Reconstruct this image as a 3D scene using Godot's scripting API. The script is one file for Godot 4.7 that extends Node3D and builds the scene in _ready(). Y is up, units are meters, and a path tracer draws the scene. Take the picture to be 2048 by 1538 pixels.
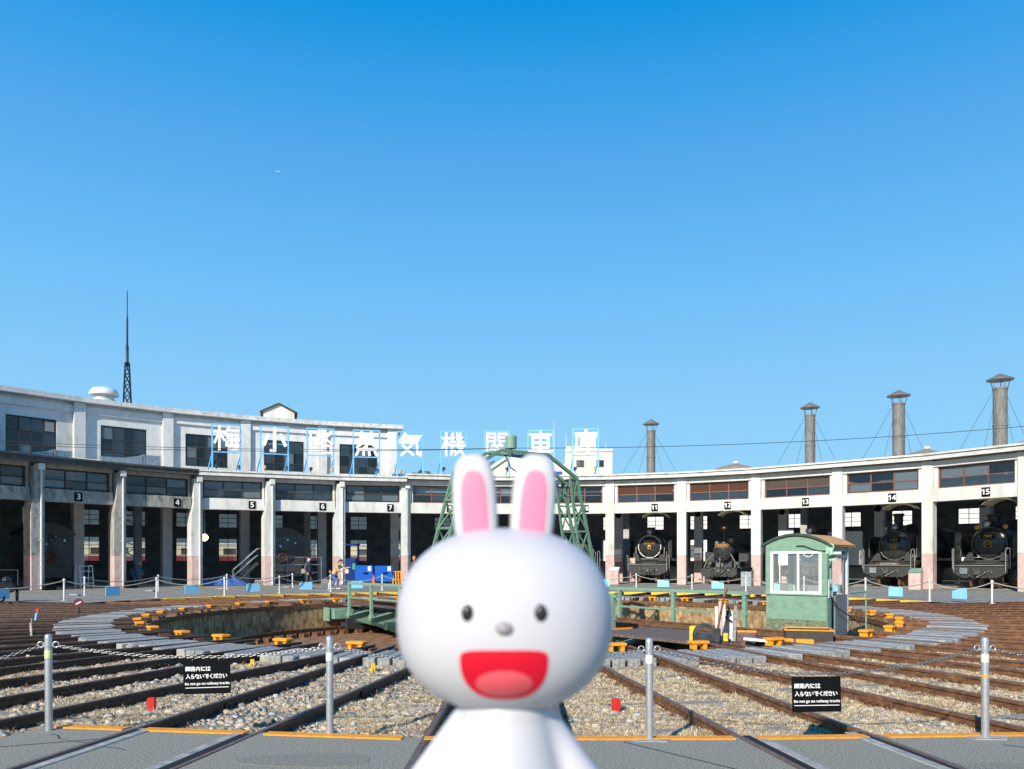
extends Node3D
# A turntable yard with a curved engine shed. World: y up, metres, camera looks along -Z. "F" below is the distance in front of the camera (F = -z).

const CX := 0.17          # turntable centre
const CF := 24.0
const SUN_ELEV := 28.0
const SUN_AZ := 27.0      # light travels away from the camera and this far to the right

var rng := RandomNumberGenerator.new()
var names := {}
var M := {}
var shared := {}


class MB:
	var v := PackedVector3Array()
	var n := PackedVector3Array()
	var c := PackedColorArray()
	var X := Transform3D()
	var tint := Color.WHITE
	var use_tint := false

	func tri(a: Vector3, b: Vector3, d: Vector3, na: Vector3, nb: Vector3, nd: Vector3) -> void:
		if (b - a).cross(d - a).dot(na + nb + nd) > 0.0:
			var t := b; b = d; d = t
			t = nb; nb = nd; nd = t
		var B := X.basis
		v.append(X * a); v.append(X * b); v.append(X * d)
		n.append((B * na).normalized()); n.append((B * nb).normalized()); n.append((B * nd).normalized())
		if use_tint:
			c.append(tint); c.append(tint); c.append(tint)

	func face(a: Vector3, b: Vector3, d: Vector3, out: Vector3) -> void:
		var f := (b - a).cross(d - a)
		if f.length_squared() < 1e-16:
			return
		f = f.normalized()
		if f.dot(out) < 0.0:
			f = -f
		tri(a, b, d, f, f, f)

	func quad(a: Vector3, b: Vector3, d: Vector3, e: Vector3, out: Vector3) -> void:
		face(a, b, d, out)
		face(a, d, e, out)

	func box(o: Vector3, s: Vector3, bev := 0.0) -> void:
		var h := s * 0.5
		if bev <= 0.0:
			for ax in 3:
				for sg: float in [-1.0, 1.0]:
					var u := (ax + 1) % 3
					var w := (ax + 2) % 3
					var q: Array[Vector3] = []
					for k in [[-1, -1], [1, -1], [1, 1], [-1, 1]]:
						var p := Vector3.ZERO
						p[ax] = h[ax] * sg
						p[u] = h[u] * k[0]
						p[w] = h[w] * k[1]
						q.append(o + p)
					var out := Vector3.ZERO
					out[ax] = sg
					quad(q[0], q[1], q[2], q[3], out)
			return
		var b := minf(bev, minf(h.x, minf(h.y, h.z)) * 0.98)
		var pt := func(sx: float, sy: float, sz: float, ax: int) -> Vector3:
			var sgn := Vector3(sx, sy, sz)
			var p := Vector3.ZERO
			for k in 3:
				p[k] = sgn[k] * (h[k] if k == ax else h[k] - b)
			return o + p
		for ax in 3:
			var u := (ax + 1) % 3
			var w := (ax + 2) % 3
			for sg: float in [-1.0, 1.0]:
				var q: Array[Vector3] = []
				for k in [[-1, -1], [1, -1], [1, 1], [-1, 1]]:
					var s3 := Vector3.ZERO
					s3[ax] = sg; s3[u] = k[0]; s3[w] = k[1]
					q.append(pt.call(s3.x, s3.y, s3.z, ax))
				var out := Vector3.ZERO
				out[ax] = sg
				quad(q[0], q[1], q[2], q[3], out)
			for su: float in [-1.0, 1.0]:
				for sw: float in [-1.0, 1.0]:
					var e0 := Vector3.ZERO
					var e1 := Vector3.ZERO
					e0[ax] = -1.0; e0[u] = su; e0[w] = sw
					e1[ax] = 1.0; e1[u] = su; e1[w] = sw
					var out2 := Vector3.ZERO
					out2[u] = su; out2[w] = sw
					quad(pt.call(e0.x, e0.y, e0.z, u), pt.call(e1.x, e1.y, e1.z, u), pt.call(e1.x, e1.y, e1.z, w), pt.call(e0.x, e0.y, e0.z, w), out2)
		for sx: float in [-1.0, 1.0]:
			for sy: float in [-1.0, 1.0]:
				for sz: float in [-1.0, 1.0]:
					face(pt.call(sx, sy, sz, 0), pt.call(sx, sy, sz, 1), pt.call(sx, sy, sz, 2), Vector3(sx, sy, sz))

	func bar(a: Vector3, b: Vector3, w: float, hgt: float, up := Vector3.UP) -> void:
		var d := b - a
		var l := d.length()
		if l < 1e-5:
			return
		d /= l
		if absf(d.dot(up)) > 0.98:
			up = Vector3.RIGHT
		var r := d.cross(up).normalized()
		var u := r.cross(d)
		var keep := X
		X = X * Transform3D(Basis(r, u, -d), (a + b) * 0.5)
		box(Vector3.ZERO, Vector3(w, hgt, l))
		X = keep

	# prof: Vector2(radius, height along axis); smooth round the axis, and along it where the profile bends gently
	func lathe(o: Vector3, axis: Vector3, prof: Array, seg := 14, smooth := true) -> void:
		axis = axis.normalized()
		var s := Vector3.RIGHT if absf(axis.x) < 0.8 else Vector3.UP
		var p := axis.cross(s).normalized()
		var q := axis.cross(p)
		for i in prof.size() - 1:
			var a: Vector2 = prof[i]
			var b: Vector2 = prof[i + 1]
			var t := b - a
			if t.length() < 1e-6:
				continue
			var m := Vector2(t.y, -t.x).normalized()
			var ma := m
			var mb := m
			if smooth:
				if i > 0:
					var t0: Vector2 = a - prof[i - 1]
					var m0 := Vector2(t0.y, -t0.x).normalized()
					if m0.dot(m) > 0.7:
						ma = (m0 + m).normalized()
				if i < prof.size() - 2:
					var t1: Vector2 = prof[i + 2] - b
					var m1 := Vector2(t1.y, -t1.x).normalized()
					if m1.dot(m) > 0.7:
						mb = (m1 + m).normalized()
			for k in seg:
				var w0 := TAU * k / seg
				var w1 := TAU * (k + 1) / seg
				var d0 := p * cos(w0) + q * sin(w0)
				var d1 := p * cos(w1) + q * sin(w1)
				var a0 := o + d0 * a.x + axis * a.y
				var a1 := o + d1 * a.x + axis * a.y
				var b0 := o + d0 * b.x + axis * b.y
				var b1 := o + d1 * b.x + axis * b.y
				var na0 := d0 * ma.x + axis * ma.y
				var na1 := d1 * ma.x + axis * ma.y
				var nb0 := d0 * mb.x + axis * mb.y
				var nb1 := d1 * mb.x + axis * mb.y
				if a.x > 1e-6:
					tri(a0, a1, b0, na0, na1, nb0)
				if b.x > 1e-6:
					tri(a1, b1, b0, na1, nb1, nb0)

	func cyl(a: Vector3, b: Vector3, r0: float, r1: float, seg := 12) -> void:
		var l := a.distance_to(b)
		if l < 1e-6:
			return
		lathe(a, b - a, [Vector2(0, 0), Vector2(r0, 0), Vector2(r1, l), Vector2(0, l)], seg, false)

	func tube(pts: Array, r: float, seg := 6) -> void:
		for i in pts.size() - 1:
			cyl(pts[i], pts[i + 1], r, r, seg)

	func ring(o: Vector3, axis: Vector3, R: float, r: float, seg := 20, sub := 6) -> void:
		axis = axis.normalized()
		var s := Vector3.RIGHT if absf(axis.x) < 0.8 else Vector3.UP
		var p := axis.cross(s).normalized()
		var q := axis.cross(p)
		for k in seg:
			for j in sub:
				var g: Array[Vector3] = []
				var m: Array[Vector3] = []
				for e in [[0, 0], [1, 0], [1, 1], [0, 1]]:
					var w: float = TAU * (k + e[0]) / seg
					var h: float = TAU * (j + e[1]) / sub
					var d := p * cos(w) + q * sin(w)
					var nn := d * cos(h) + axis * sin(h)
					g.append(o + d * R + nn * r)
					m.append(nn)
				tri(g[0], g[1], g[2], m[0], m[1], m[2])
				tri(g[0], g[2], g[3], m[0], m[2], m[3])

	func ball(o: Vector3, r: Vector3, nu := 16, nv := 10, pw := 1.0) -> void:
		var P := func(i: int, j: int) -> Array:
			var a := TAU * i / nu
			var t := PI * j / nv - PI / 2
			var d := Vector3(cos(a) * cos(t), sin(t), sin(a) * cos(t))
			if pw != 1.0:
				var l := pow(pow(absf(d.x), 2.0 * pw) + pow(absf(d.y), 2.0 * pw) + pow(absf(d.z), 2.0 * pw), -0.5 / pw)
				var e := d * l
				var g := Vector3(signf(d.x) * pow(absf(e.x), 2.0 * pw - 1.0) / r.x, signf(d.y) * pow(absf(e.y), 2.0 * pw - 1.0) / r.y, signf(d.z) * pow(absf(e.z), 2.0 * pw - 1.0) / r.z)
				return [o + e * r, g.normalized()]
			return [o + d * r, (d / r).normalized()]
		for i in nu:
			for j in nv:
				var a: Array = P.call(i, j)
				var b: Array = P.call(i + 1, j)
				var d: Array = P.call(i + 1, j + 1)
				var e: Array = P.call(i, j + 1)
				tri(a[0], b[0], d[0], a[1], b[1], d[1])
				tri(a[0], d[0], e[0], a[1], d[1], e[1])

	func prism(poly: PackedVector2Array, z0: float, z1: float) -> void:
		var id := Geometry2D.triangulate_polygon(poly)
		for i in range(0, id.size(), 3):
			var a := poly[id[i]]
			var b := poly[id[i + 1]]
			var d := poly[id[i + 2]]
			face(Vector3(a.x, a.y, z1), Vector3(b.x, b.y, z1), Vector3(d.x, d.y, z1), Vector3(0, 0, z1 - z0))
			face(Vector3(a.x, a.y, z0), Vector3(b.x, b.y, z0), Vector3(d.x, d.y, z0), Vector3(0, 0, z0 - z1))
		var cw := Geometry2D.is_polygon_clockwise(poly)
		for i in poly.size():
			var a := poly[i]
			var b := poly[(i + 1) % poly.size()]
			var t := b - a
			var out := Vector3(-t.y, t.x, 0) if cw else Vector3(t.y, -t.x, 0)
			quad(Vector3(a.x, a.y, z0), Vector3(b.x, b.y, z0), Vector3(b.x, b.y, z1), Vector3(a.x, a.y, z1), out)

	func mesh() -> ArrayMesh:
		var arr := []
		arr.resize(Mesh.ARRAY_MAX)
		arr[Mesh.ARRAY_VERTEX] = v
		arr[Mesh.ARRAY_NORMAL] = n
		if use_tint:
			arr[Mesh.ARRAY_COLOR] = c
		var m := ArrayMesh.new()
		m.add_surface_from_arrays(Mesh.PRIMITIVE_TRIANGLES, arr)
		return m


# ---------- naming ----------
func numbered(called: String, parent: Node) -> String:
	var key := str(parent.get_instance_id()) + called
	var k: int = names.get(key, 0)
	names[key] = k + 1
	return called if k == 0 else "%s_%03d" % [called, k]


func meshed(called: String, mesh: Mesh, mat: Material, parent: Node, xf := Transform3D()) -> MeshInstance3D:
	var o := MeshInstance3D.new()
	o.mesh = mesh
	o.material_override = mat
	o.transform = xf
	o.name = numbered(called, parent)
	parent.add_child(o, true)
	return o


func part(called: String, mb: MB, mat: Material, parent: Node, xf := Transform3D()) -> MeshInstance3D:
	return meshed(called, mb.mesh(), mat, parent, xf)


func tag(o: Node, label: String, category := "", group := "", kind := "") -> void:
	if label: o.set_meta("label", label)
	if category: o.set_meta("category", category)
	if group: o.set_meta("group", group)
	if kind: o.set_meta("kind", kind)


func thing(called: String, label: String, category: String, xf := Transform3D(), group := "") -> Node3D:
	var o := Node3D.new()
	o.name = numbered(called, self)
	o.transform = xf
	add_child(o, true)
	tag(o, label, category, group)
	return o


func copy(src: Node3D, label: String, xf: Transform3D) -> Node3D:
	var o: Node3D = src.duplicate()
	var base := RegEx.create_from_string("_\\d+$").sub(src.name, "")
	o.name = numbered(base, self)
	o.transform = xf
	add_child(o, true)
	o.set_meta("label", label)
	return o


func struct(called: String, mb: MB, mat: Material, label := "") -> MeshInstance3D:
	var o := part(called, mb, mat, self)
	tag(o, label, "", "", "structure")
	return o


# ---------- places ----------
func at(x: float, y: float, f: float) -> Vector3:
	return Vector3(x, y, -f)


func pol(deg: float, r: float, y := 0.0) -> Vector3:
	var a := deg_to_rad(deg)
	return Vector3(CX + r * sin(a), y, -(CF + r * cos(a)))


# local x along the tangent (to the right seen from the turntable), y up, z towards the turntable
func ring_frame(deg: float, r: float, y := 0.0) -> Transform3D:
	var a := deg_to_rad(deg)
	return Transform3D(Basis(Vector3(cos(a), 0, sin(a)), Vector3.UP, Vector3(-sin(a), 0, cos(a))), pol(deg, r, y))


func facing(p: Vector3, towards: Vector3) -> Transform3D:
	var z := towards - p
	z.y = 0
	z = z.normalized()
	return Transform3D(Basis(Vector3.UP.cross(z), Vector3.UP, z), p)


func yaw(p: Vector3, deg: float) -> Transform3D:
	return Transform3D(Basis(Vector3.UP, deg_to_rad(deg)), p)


# ---------- materials ----------
func noise(freq: float, seed_: int, octaves := 4, gain := 0.5, kind := FastNoiseLite.TYPE_SIMPLEX_SMOOTH) -> FastNoiseLite:
	var nz := FastNoiseLite.new()
	nz.seed = seed_
	nz.noise_type = kind
	nz.frequency = freq
	nz.fractal_octaves = octaves
	nz.fractal_gain = gain
	return nz


func ramp(stops: Array) -> Gradient:
	var g := Gradient.new()
	g.offsets = PackedFloat32Array()
	g.colors = PackedColorArray()
	var o := PackedFloat32Array()
	var k := PackedColorArray()
	for s in stops:
		o.append(s[0])
		k.append(s[1])
	g.offsets = o
	g.colors = k
	return g


func ntex(nz: FastNoiseLite, stops: Array, size := 512) -> NoiseTexture2D:
	var t := NoiseTexture2D.new()
	t.width = size
	t.height = size
	t.seamless = true
	t.seamless_blend_skirt = 0.2
	t.noise = nz
	t.color_ramp = ramp(stops)
	return t


func nbump(nz: FastNoiseLite, strength: float, size := 512) -> NoiseTexture2D:
	var t := NoiseTexture2D.new()
	t.width = size
	t.height = size
	t.seamless = true
	t.noise = nz
	t.as_normal_map = true
	t.bump_strength = strength
	return t


func mat(key: String, col: Color, rough := 0.7, metal := 0.0) -> StandardMaterial3D:
	var m := StandardMaterial3D.new()
	m.resource_name = key
	m.albedo_color = col
	m.roughness = rough
	m.metallic = metal
	M[key] = m
	return m


# a material whose colour wanders between shades, mapped in the world at `size` metres per tile
func worn(key: String, stops: Array, size: float, freq: float, rough := 0.8, metal := 0.0, bump := 0.0, octaves := 5, gain := 0.55) -> StandardMaterial3D:
	var m := mat(key, Color.WHITE, rough, metal)
	var nz := noise(freq, hash(key) % 1000, octaves, gain)
	m.albedo_texture = ntex(nz, stops)
	m.uv1_triplanar = true
	m.uv1_world_triplanar = true
	m.uv1_scale = Vector3.ONE / size
	if bump > 0.0:
		m.normal_enabled = true
		m.normal_texture = nbump(noise(freq * 2.0, 7 + hash(key) % 1000, 4), bump)
		m.normal_scale = 1.0
	return m


# the same, drawn out vertically into rain streaks
func streaky(key: String, stops: Array, across: float, down: float, freq: float, rough: float, bump: float) -> StandardMaterial3D:
	var m := worn(key, stops, across, freq, rough, 0.0, bump, 6, 0.62)
	m.uv1_scale = Vector3(1.0 / across, 1.0 / down, 1.0 / across)
	m.detail_enabled = true
	m.detail_uv_layer = BaseMaterial3D.DETAIL_UV_1
	m.detail_blend_mode = BaseMaterial3D.BLEND_MODE_MUL
	m.detail_albedo = ntex(noise(0.004, 50 + hash(key) % 100, 3), [[0.0, c(.86, .85, .82)], [0.42, c(.97, .965, .95)], [0.6, c(1, 1, 1)], [1.0, c(1, 1, 1)]], 512)
	return m


func glow(key: String, col: Color, energy: float) -> StandardMaterial3D:
	var m := mat(key, col, 0.6)
	m.emission_enabled = true
	m.emission = col
	m.emission_energy_multiplier = energy
	return m


const WORDS := ["zero", "one", "two", "three", "four", "five", "six", "seven", "eight", "nine", "ten", "eleven", "twelve", "thirteen", "fourteen", "fifteen", "sixteen"]


func c(r: float, g: float, b: float) -> Color:
	return Color(r, g, b)


func materials() -> void:
	streaky("plaster_cream", [[0.0, c(.66, .66, .63)], [0.22, c(.785, .785, .76)], [0.5, c(.82, .82, .80)], [1.0, c(.855, .855, .835)]], 2.6, 11.0, 0.02, 0.85, 0.5)
	streaky("plaster_grey", [[0.0, c(.62, .62, .60)], [0.22, c(.76, .765, .755)], [0.5, c(.805, .81, .805)], [1.0, c(.84, .845, .84)]], 2.4, 9.0, 0.02, 0.85, 0.5)
	streaky("plaster_sooty", [[0.0, c(.30, .29, .26)], [0.28, c(.54, .53, .50)], [0.5, c(.66, .655, .63)], [1.0, c(.74, .735, .71)]], 2.2, 7.0, 0.02, 0.9, 0.7)  # shade from off frame is put into this colour, besides soot
	streaky("pink_paint", [[0.0, c(.60, .50, .47)], [0.3, c(.745, .645, .62)], [0.6, c(.79, .69, .665)], [1.0, c(.83, .74, .72)]], 1.6, 5.0, 0.02, 0.8, 0.5)
	worn("pier_grey", [[0.0, c(.72, .73, .74)], [0.5, c(.80, .81, .82)], [1.0, c(.85, .85, .85)]], 3.0, 0.008, 0.85)
	worn("soot_wall", [[0.0, c(.42, .45, .46)], [0.5, c(.54, .57, .58)], [1.0, c(.63, .65, .65)]], 4.0, 0.008, 0.9)
	worn("roof_trim", [[0.0, c(.56, .56, .54)], [0.3, c(.72, .72, .70)], [0.55, c(.79, .79, .775)], [1.0, c(.85, .85, .84)]], 3.0, 0.014, 0.7)
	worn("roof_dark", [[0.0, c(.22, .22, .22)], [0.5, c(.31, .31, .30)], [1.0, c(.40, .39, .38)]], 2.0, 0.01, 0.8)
	worn("frame_dark", [[0.0, c(.16, .15, .14)], [1.0, c(.27, .24, .21)]], 1.0, 0.02, 0.6)
	worn("frame_brown", [[0.0, c(.34, .20, .17)], [0.5, c(.43, .29, .26)], [1.0, c(.52, .38, .36)]], 1.0, 0.02, 0.6)
	worn("louvre_brown", [[0.0, c(.32, .19, .15)], [0.5, c(.41, .27, .22)], [1.0, c(.48, .33, .28)]], 1.0, 0.02, 0.65)
	worn("louvre_grey", [[0.0, c(.33, .28, .26)], [0.5, c(.40, .35, .33)], [1.0, c(.46, .41, .38)]], 1.0, 0.02, 0.65)
	worn("galvanised", [[0.0, c(.46, .49, .51)], [0.5, c(.58, .62, .64)], [0.85, c(.66, .69, .71)], [1.0, c(.55, .38, .25)]], 1.2, 0.012, 0.45, 0.6)
	streaky("stack_steel", [[0.0, c(.28, .275, .265)], [0.4, c(.42, .41, .395)], [0.75, c(.50, .49, .47)], [1.0, c(.60, .58, .54)]], 0.9, 5.0, 0.015, 0.6, 0.2)
	worn("black_iron", [[0.0, c(.17, .18, .19)], [0.55, c(.245, .255, .265)], [0.9, c(.33, .34, .35)], [1.0, c(.44, .40, .35)]], 1.1, 0.012, 0.36, 0.25, 0.4)
	worn("black_satin", [[0.0, c(.16, .165, .17)], [0.6, c(.23, .235, .24)], [1.0, c(.34, .34, .34)]], 0.9, 0.012, 0.2, 0.35, 0.3)
	worn("dusty_iron", [[0.0, c(.15, .155, .16)], [0.6, c(.23, .235, .24)], [1.0, c(.35, .34, .32)]], 0.7, 0.015, 0.7, 0.2, 0.6)
	worn("dark_blue_steel", [[0.0, c(.08, .11, .15)], [0.6, c(.13, .17, .22)], [1.0, c(.20, .24, .28)]], 1.0, 0.012, 0.45, 0.2)
	mat("bright_steel", c(.60, .60, .59), 0.35, 0.85)
	worn("brushed_steel", [[0.0, c(.66, .665, .67)], [0.5, c(.74, .745, .75)], [1.0, c(.80, .80, .80)]], 0.5, 0.02, 0.34, 0.62)
	worn("white_paint", [[0.0, c(.70, .70, .68)], [0.5, c(.82, .82, .80)], [1.0, c(.88, .88, .87)]], 0.8, 0.02, 0.55)
	mat("sign_white", c(.93, .93, .92), 0.5)
	worn("letter_white", [[0.0, c(.66, .52, .40)], [0.14, c(.90, .89, .87)], [1.0, c(.95, .95, .94)]], 2.0, 0.01, 0.5)
	mat("brass", c(.78, .58, .26), 0.3, 0.9)
	worn("gold_paint", [[0.0, c(.62, .44, .18)], [1.0, c(.80, .60, .28)]], 0.3, 0.03, 0.4, 0.4)
	mat("plate_red", c(.30, .08, .06), 0.5)
	mat("blue_frame", c(.42, .70, .88), 0.5)
	mat("board_blue", c(.55, .80, .92), 0.6)
	worn("rail_rust", [[0.0, c(.28, .19, .13)], [0.5, c(.44, .31, .215)], [0.85, c(.58, .41, .275)], [1.0, c(.68, .49, .34)]], 0.9, 0.015, 0.75, 0.25, 0.8)
	worn("rail_dark", [[0.0, c(.17, .14, .125)], [0.5, c(.28, .225, .195)], [0.85, c(.37, .285, .235)], [1.0, c(.46, .34, .26)]], 0.9, 0.015, 0.62, 0.35, 0.6)
	worn("rail_head", [[0.0, c(.38, .29, .24)], [0.5, c(.49, .39, .34)], [1.0, c(.60, .50, .45)]], 0.8, 0.02, 0.5, 0.4)
	worn("asphalt", [[0.0, c(.24, .235, .21)], [0.32, c(.435, .43, .385)], [0.5, c(.545, .535, .485)], [0.66, c(.64, .625, .57)], [1.0, c(.92, .90, .83)]], 1.8, 0.17, 0.92, 0, 1.6, 4, 0.8)
	worn("tar_patch", [[0.0, c(.22, .215, .19)], [0.32, c(.40, .395, .355)], [0.5, c(.505, .495, .45)], [0.66, c(.60, .585, .535)], [1.0, c(.90, .88, .81)]], 1.8, 0.17, 0.9, 0, 1.6, 4, 0.8)
	worn("apron_asphalt", [[0.0, c(.42, .415, .39)], [0.45, c(.51, .505, .475)], [0.6, c(.56, .555, .52)], [1.0, c(.66, .65, .61)]], 5.0, 0.02, 0.92, 0, 0.8, 6, 0.72)
	worn("concrete_pale", [[0.0, c(.46, .46, .44)], [0.5, c(.60, .60, .58)], [1.0, c(.72, .71, .69)]], 1.3, 0.015, 0.85, 0, 0.8)
	worn("shed_floor", [[0.0, c(.58, .58, .57)], [0.5, c(.68, .68, .67)], [1.0, c(.75, .75, .73)]], 4.0, 0.012, 0.85)
	worn("gravel", [[0.0, c(.42, .35, .25)], [0.35, c(.60, .51, .38)], [0.55, c(.72, .62, .48)], [0.75, c(.76, .68, .55)], [1.0, c(.84, .78, .67)]], 1.9, 0.035, 0.95, 0, 3.0, 5, 0.7)
	worn("track_bed", [[0.0, c(.30, .20, .13)], [0.35, c(.49, .345, .24)], [0.6, c(.61, .455, .335)], [0.85, c(.72, .60, .48)], [1.0, c(.84, .78, .69)]], 2.3, 0.035, 0.95, 0, 2.5, 5, 0.7)
	streaky("pit_wall", [[0.0, c(.28, .20, .12)], [0.3, c(.50, .38, .24)], [0.5, c(.63, .53, .38)], [0.75, c(.74, .66, .53)], [1.0, c(.84, .80, .71)]], 2.2, 5.5, 0.02, 0.9, 0.8)
	worn("pit_dirt", [[0.0, c(.36, .25, .16)], [0.5, c(.54, .39, .265)], [1.0, c(.67, .51, .37)]], 2.6, 0.012, 0.95, 0, 1.6, 6, 0.6)
	worn("old_sleeper", [[0.0, c(.36, .37, .37)], [0.45, c(.52, .53, .525)], [0.7, c(.61, .615, .61)], [1.0, c(.71, .71, .69)]], 0.8, 0.02, 0.9, 0, 1.2)
	worn("buried_sleeper", [[0.0, c(.36, .33, .29)], [0.5, c(.54, .51, .46)], [1.0, c(.68, .65, .60)]], 0.9, 0.02, 0.95, 0, 1.2)
	worn("deck_plank", [[0.0, c(.28, .23, .21)], [0.5, c(.40, .34, .315)], [1.0, c(.51, .44, .41)]], 0.9, 0.02, 0.85, 0, 0.8)
	worn("yellow_kerb", [[0.0, c(.62, .47, .12)], [0.3, c(.84, .70, .18)], [1.0, c(.92, .79, .26)]], 1.0, 0.02, 0.7)
	worn("orange_paint", [[0.0, c(.72, .42, .07)], [0.35, c(.90, .58, .09)], [1.0, c(.94, .64, .14)]], 0.8, 0.02, 0.65)
	worn("green_paint", [[0.0, c(.35, .36, .27)], [0.14, c(.41, .50, .42)], [0.34, c(.45, .575, .495)], [0.6, c(.475, .605, .52)], [1.0, c(.51, .635, .555)]], 1.6, 0.016, 0.5, 0, 0.3)
	worn("green_dark", [[0.0, c(.12, .17, .15)], [0.5, c(.18, .28, .25)], [1.0, c(.27, .39, .34)]], 1.4, 0.012, 0.6)
	worn("green_frame", [[0.0, c(.26, .27, .20)], [0.25, c(.34, .46, .38)], [0.6, c(.41, .55, .46)], [1.0, c(.47, .62, .53)]], 0.8, 0.02, 0.55)
	worn("green_dirty", [[0.0, c(.27, .23, .16)], [0.3, c(.36, .36, .27)], [0.55, c(.43, .49, .39)], [1.0, c(.50, .60, .51)]], 0.9, 0.02, 0.7)
	mat("bright_iron", c(.46, .46, .45), 0.35, 0.6)
	worn("hill_green", [[0.0, c(.16, .20, .22)], [0.5, c(.22, .27, .28)], [1.0, c(.29, .33, .32)]], 60.0, 0.02, 0.95)
	worn("rust_roof", [[0.0, c(.60, .38, .22)], [0.35, c(.78, .55, .33)], [0.65, c(.84, .64, .42)], [0.8, c(.62, .68, .54)], [1.0, c(.58, .66, .54)]], 1.0, 0.012, 0.8)
	mat("rubber", c(.07, .07, .07), 0.85)
	mat("cable", c(.10, .11, .12), 0.7)
	mat("rope", c(.62, .61, .57), 0.8)
	mat("panel_black", c(.055, .065, .075), 0.75)
	M.panel_black.metallic_specular = 0.2
	mat("red_paint", c(.78, .13, .10), 0.55)
	mat("machine_blue", c(.07, .35, .72), 0.4)
	mat("tarp_blue", c(.16, .34, .62), 0.6)
	mat("grey_plastic", c(.45, .46, .47), 0.6)
	mat("maroon", c(.42, .16, .17), 0.5)
	mat("cream_paint", c(.80, .76, .64), 0.5)
	worn("far_wall", [[0.0, c(.78, .76, .71)], [1.0, c(.86, .84, .79)]], 12.0, 0.006, 0.9)
	worn("white_wall", [[0.0, c(.86, .86, .84)], [1.0, c(.92, .92, .90)]], 12.0, 0.006, 0.9)
	mat("vinyl_white", c(.755, .75, .77), 0.4)
	mat("vinyl_pink", c(.90, .49, .60), 0.5)
	mat("vinyl_red", c(.82, .0, .15), 0.5)
	mat("vinyl_tongue", c(.86, .33, .37), 0.5)
	mat("vinyl_dark", c(.16, .15, .17), 0.3)
	var g := mat("pane", Color(.20, .26, .30, .46), 0.03)
	g.transparency = BaseMaterial3D.TRANSPARENCY_ALPHA
	g.metallic_specular = 0.6
	g = mat("pane_pale", Color(.42, .47, .50, .55), 0.06)
	g.transparency = BaseMaterial3D.TRANSPARENCY_ALPHA
	g = mat("pane_dark", Color(.10, .13, .15, .62), 0.02)
	g.transparency = BaseMaterial3D.TRANSPARENCY_ALPHA
	g = mat("clear_pane", Color(.85, .9, .9, .08), 0.03)
	g.transparency = BaseMaterial3D.TRANSPARENCY_ALPHA
	mat("lens", c(.62, .68, .72), 0.08, 0.5)
	var vc := mat("vertex", Color.WHITE, 0.8)
	vc.vertex_color_use_as_albedo = true
	var st := mat("stone", Color.WHITE, 0.9)
	st.vertex_color_use_as_albedo = true
	glow("lamp_yellow", c(.98, .93, .55), 2.0)
	glow("lamp_warm", c(1.0, .72, .35), 2.0)


# ---------- sky, camera, sun ----------
func sky_image() -> Image:
	var w := 256
	var h := 512
	var im := Image.create(w, h, false, Image.FORMAT_RGBF)
	# elevation in degrees -> colour seen there (sRGB)
	var st := [[0.0, c(.635, .855, .990)], [6.0, c(.595, .835, .988)], [11.2, c(.545, .802, .980)], [17.8, c(.450, .750, .974)], [26.7, c(.318, .658, .925)], [31.0, c(.205, .618, .902)], [34.5, c(.075, .575, .880)], [37.0, c(.035, .545, .860)], [60.0, c(.01, .43, .76)], [90.0, c(.01, .36, .70)]]
	for y in h:
		var e := 90.0 - 180.0 * (y + 0.5) / h
		var col: Color
		if e <= 0.0:
			col = c(.590, .835, .985).lerp(c(.55, .58, .58), clampf(-e / 6.0, 0, 1))
		else:
			for i in st.size() - 1:
				if e >= st[i][0] and e <= st[i + 1][0]:
					var t: float = (e - st[i][0]) / (st[i + 1][0] - st[i][0])
					col = (st[i][1] as Color).lerp(st[i + 1][1], t)
		var l := col.srgb_to_linear()
		for x in w:
			im.set_pixel(x, y, l)
	return im


func setup_view() -> void:
	var attr := CameraAttributesPhysical.new()
	attr.frustum_focal_length = 50.0
	attr.frustum_focus_distance = 24.0
	attr.exposure_aperture = 12.5
	attr.frustum_near = 0.05
	attr.frustum_far = 2000.0
	var cam := Camera3D.new()
	cam.name = "camera"
	cam.attributes = attr
	add_child(cam)
	cam.projection = Camera3D.PROJECTION_FRUSTUM
	cam.near = 0.05
	cam.far = 2000.0
	cam.size = 2.0 * 0.05 * 769.0 / 1635.0
	cam.frustum_offset = Vector2(0.0, 0.05 * 355.0 / 1635.0)
	cam.position = Vector3(0, 1.45, 0)
	cam.current = true
	var env := Environment.new()
	var sky := Sky.new()
	var pano := PanoramaSkyMaterial.new()
	pano.panorama = ImageTexture.create_from_image(sky_image())
	sky.sky_material = pano
	env.background_mode = Environment.BG_SKY
	env.sky = sky
	env.background_energy_multiplier = 1.0 / EXPOSURE
	env.tonemap_mode = Environment.TONE_MAPPER_LINEAR
	env.tonemap_exposure = EXPOSURE
	env.sdfgi_enabled = true
	env.ssao_enabled = true
	env.ssil_enabled = true
	var we := WorldEnvironment.new()
	we.name = "world_environment"
	we.environment = env
	add_child(we)
	var sun := DirectionalLight3D.new()
	sun.name = "sun"
	sun.light_energy = 1.5
	sun.light_color = Color(1.0, 0.962, 0.895)
	sun.light_angular_distance = 0.5
	sun.shadow_enabled = true
	add_child(sun)
	var az := deg_to_rad(SUN_AZ)
	var el := deg_to_rad(SUN_ELEV)
	var dir := Vector3(sin(az) * cos(el), -sin(el), -cos(az) * cos(el))
	sun.look_at_from_position(Vector3.ZERO, dir, Vector3.UP)


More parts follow.
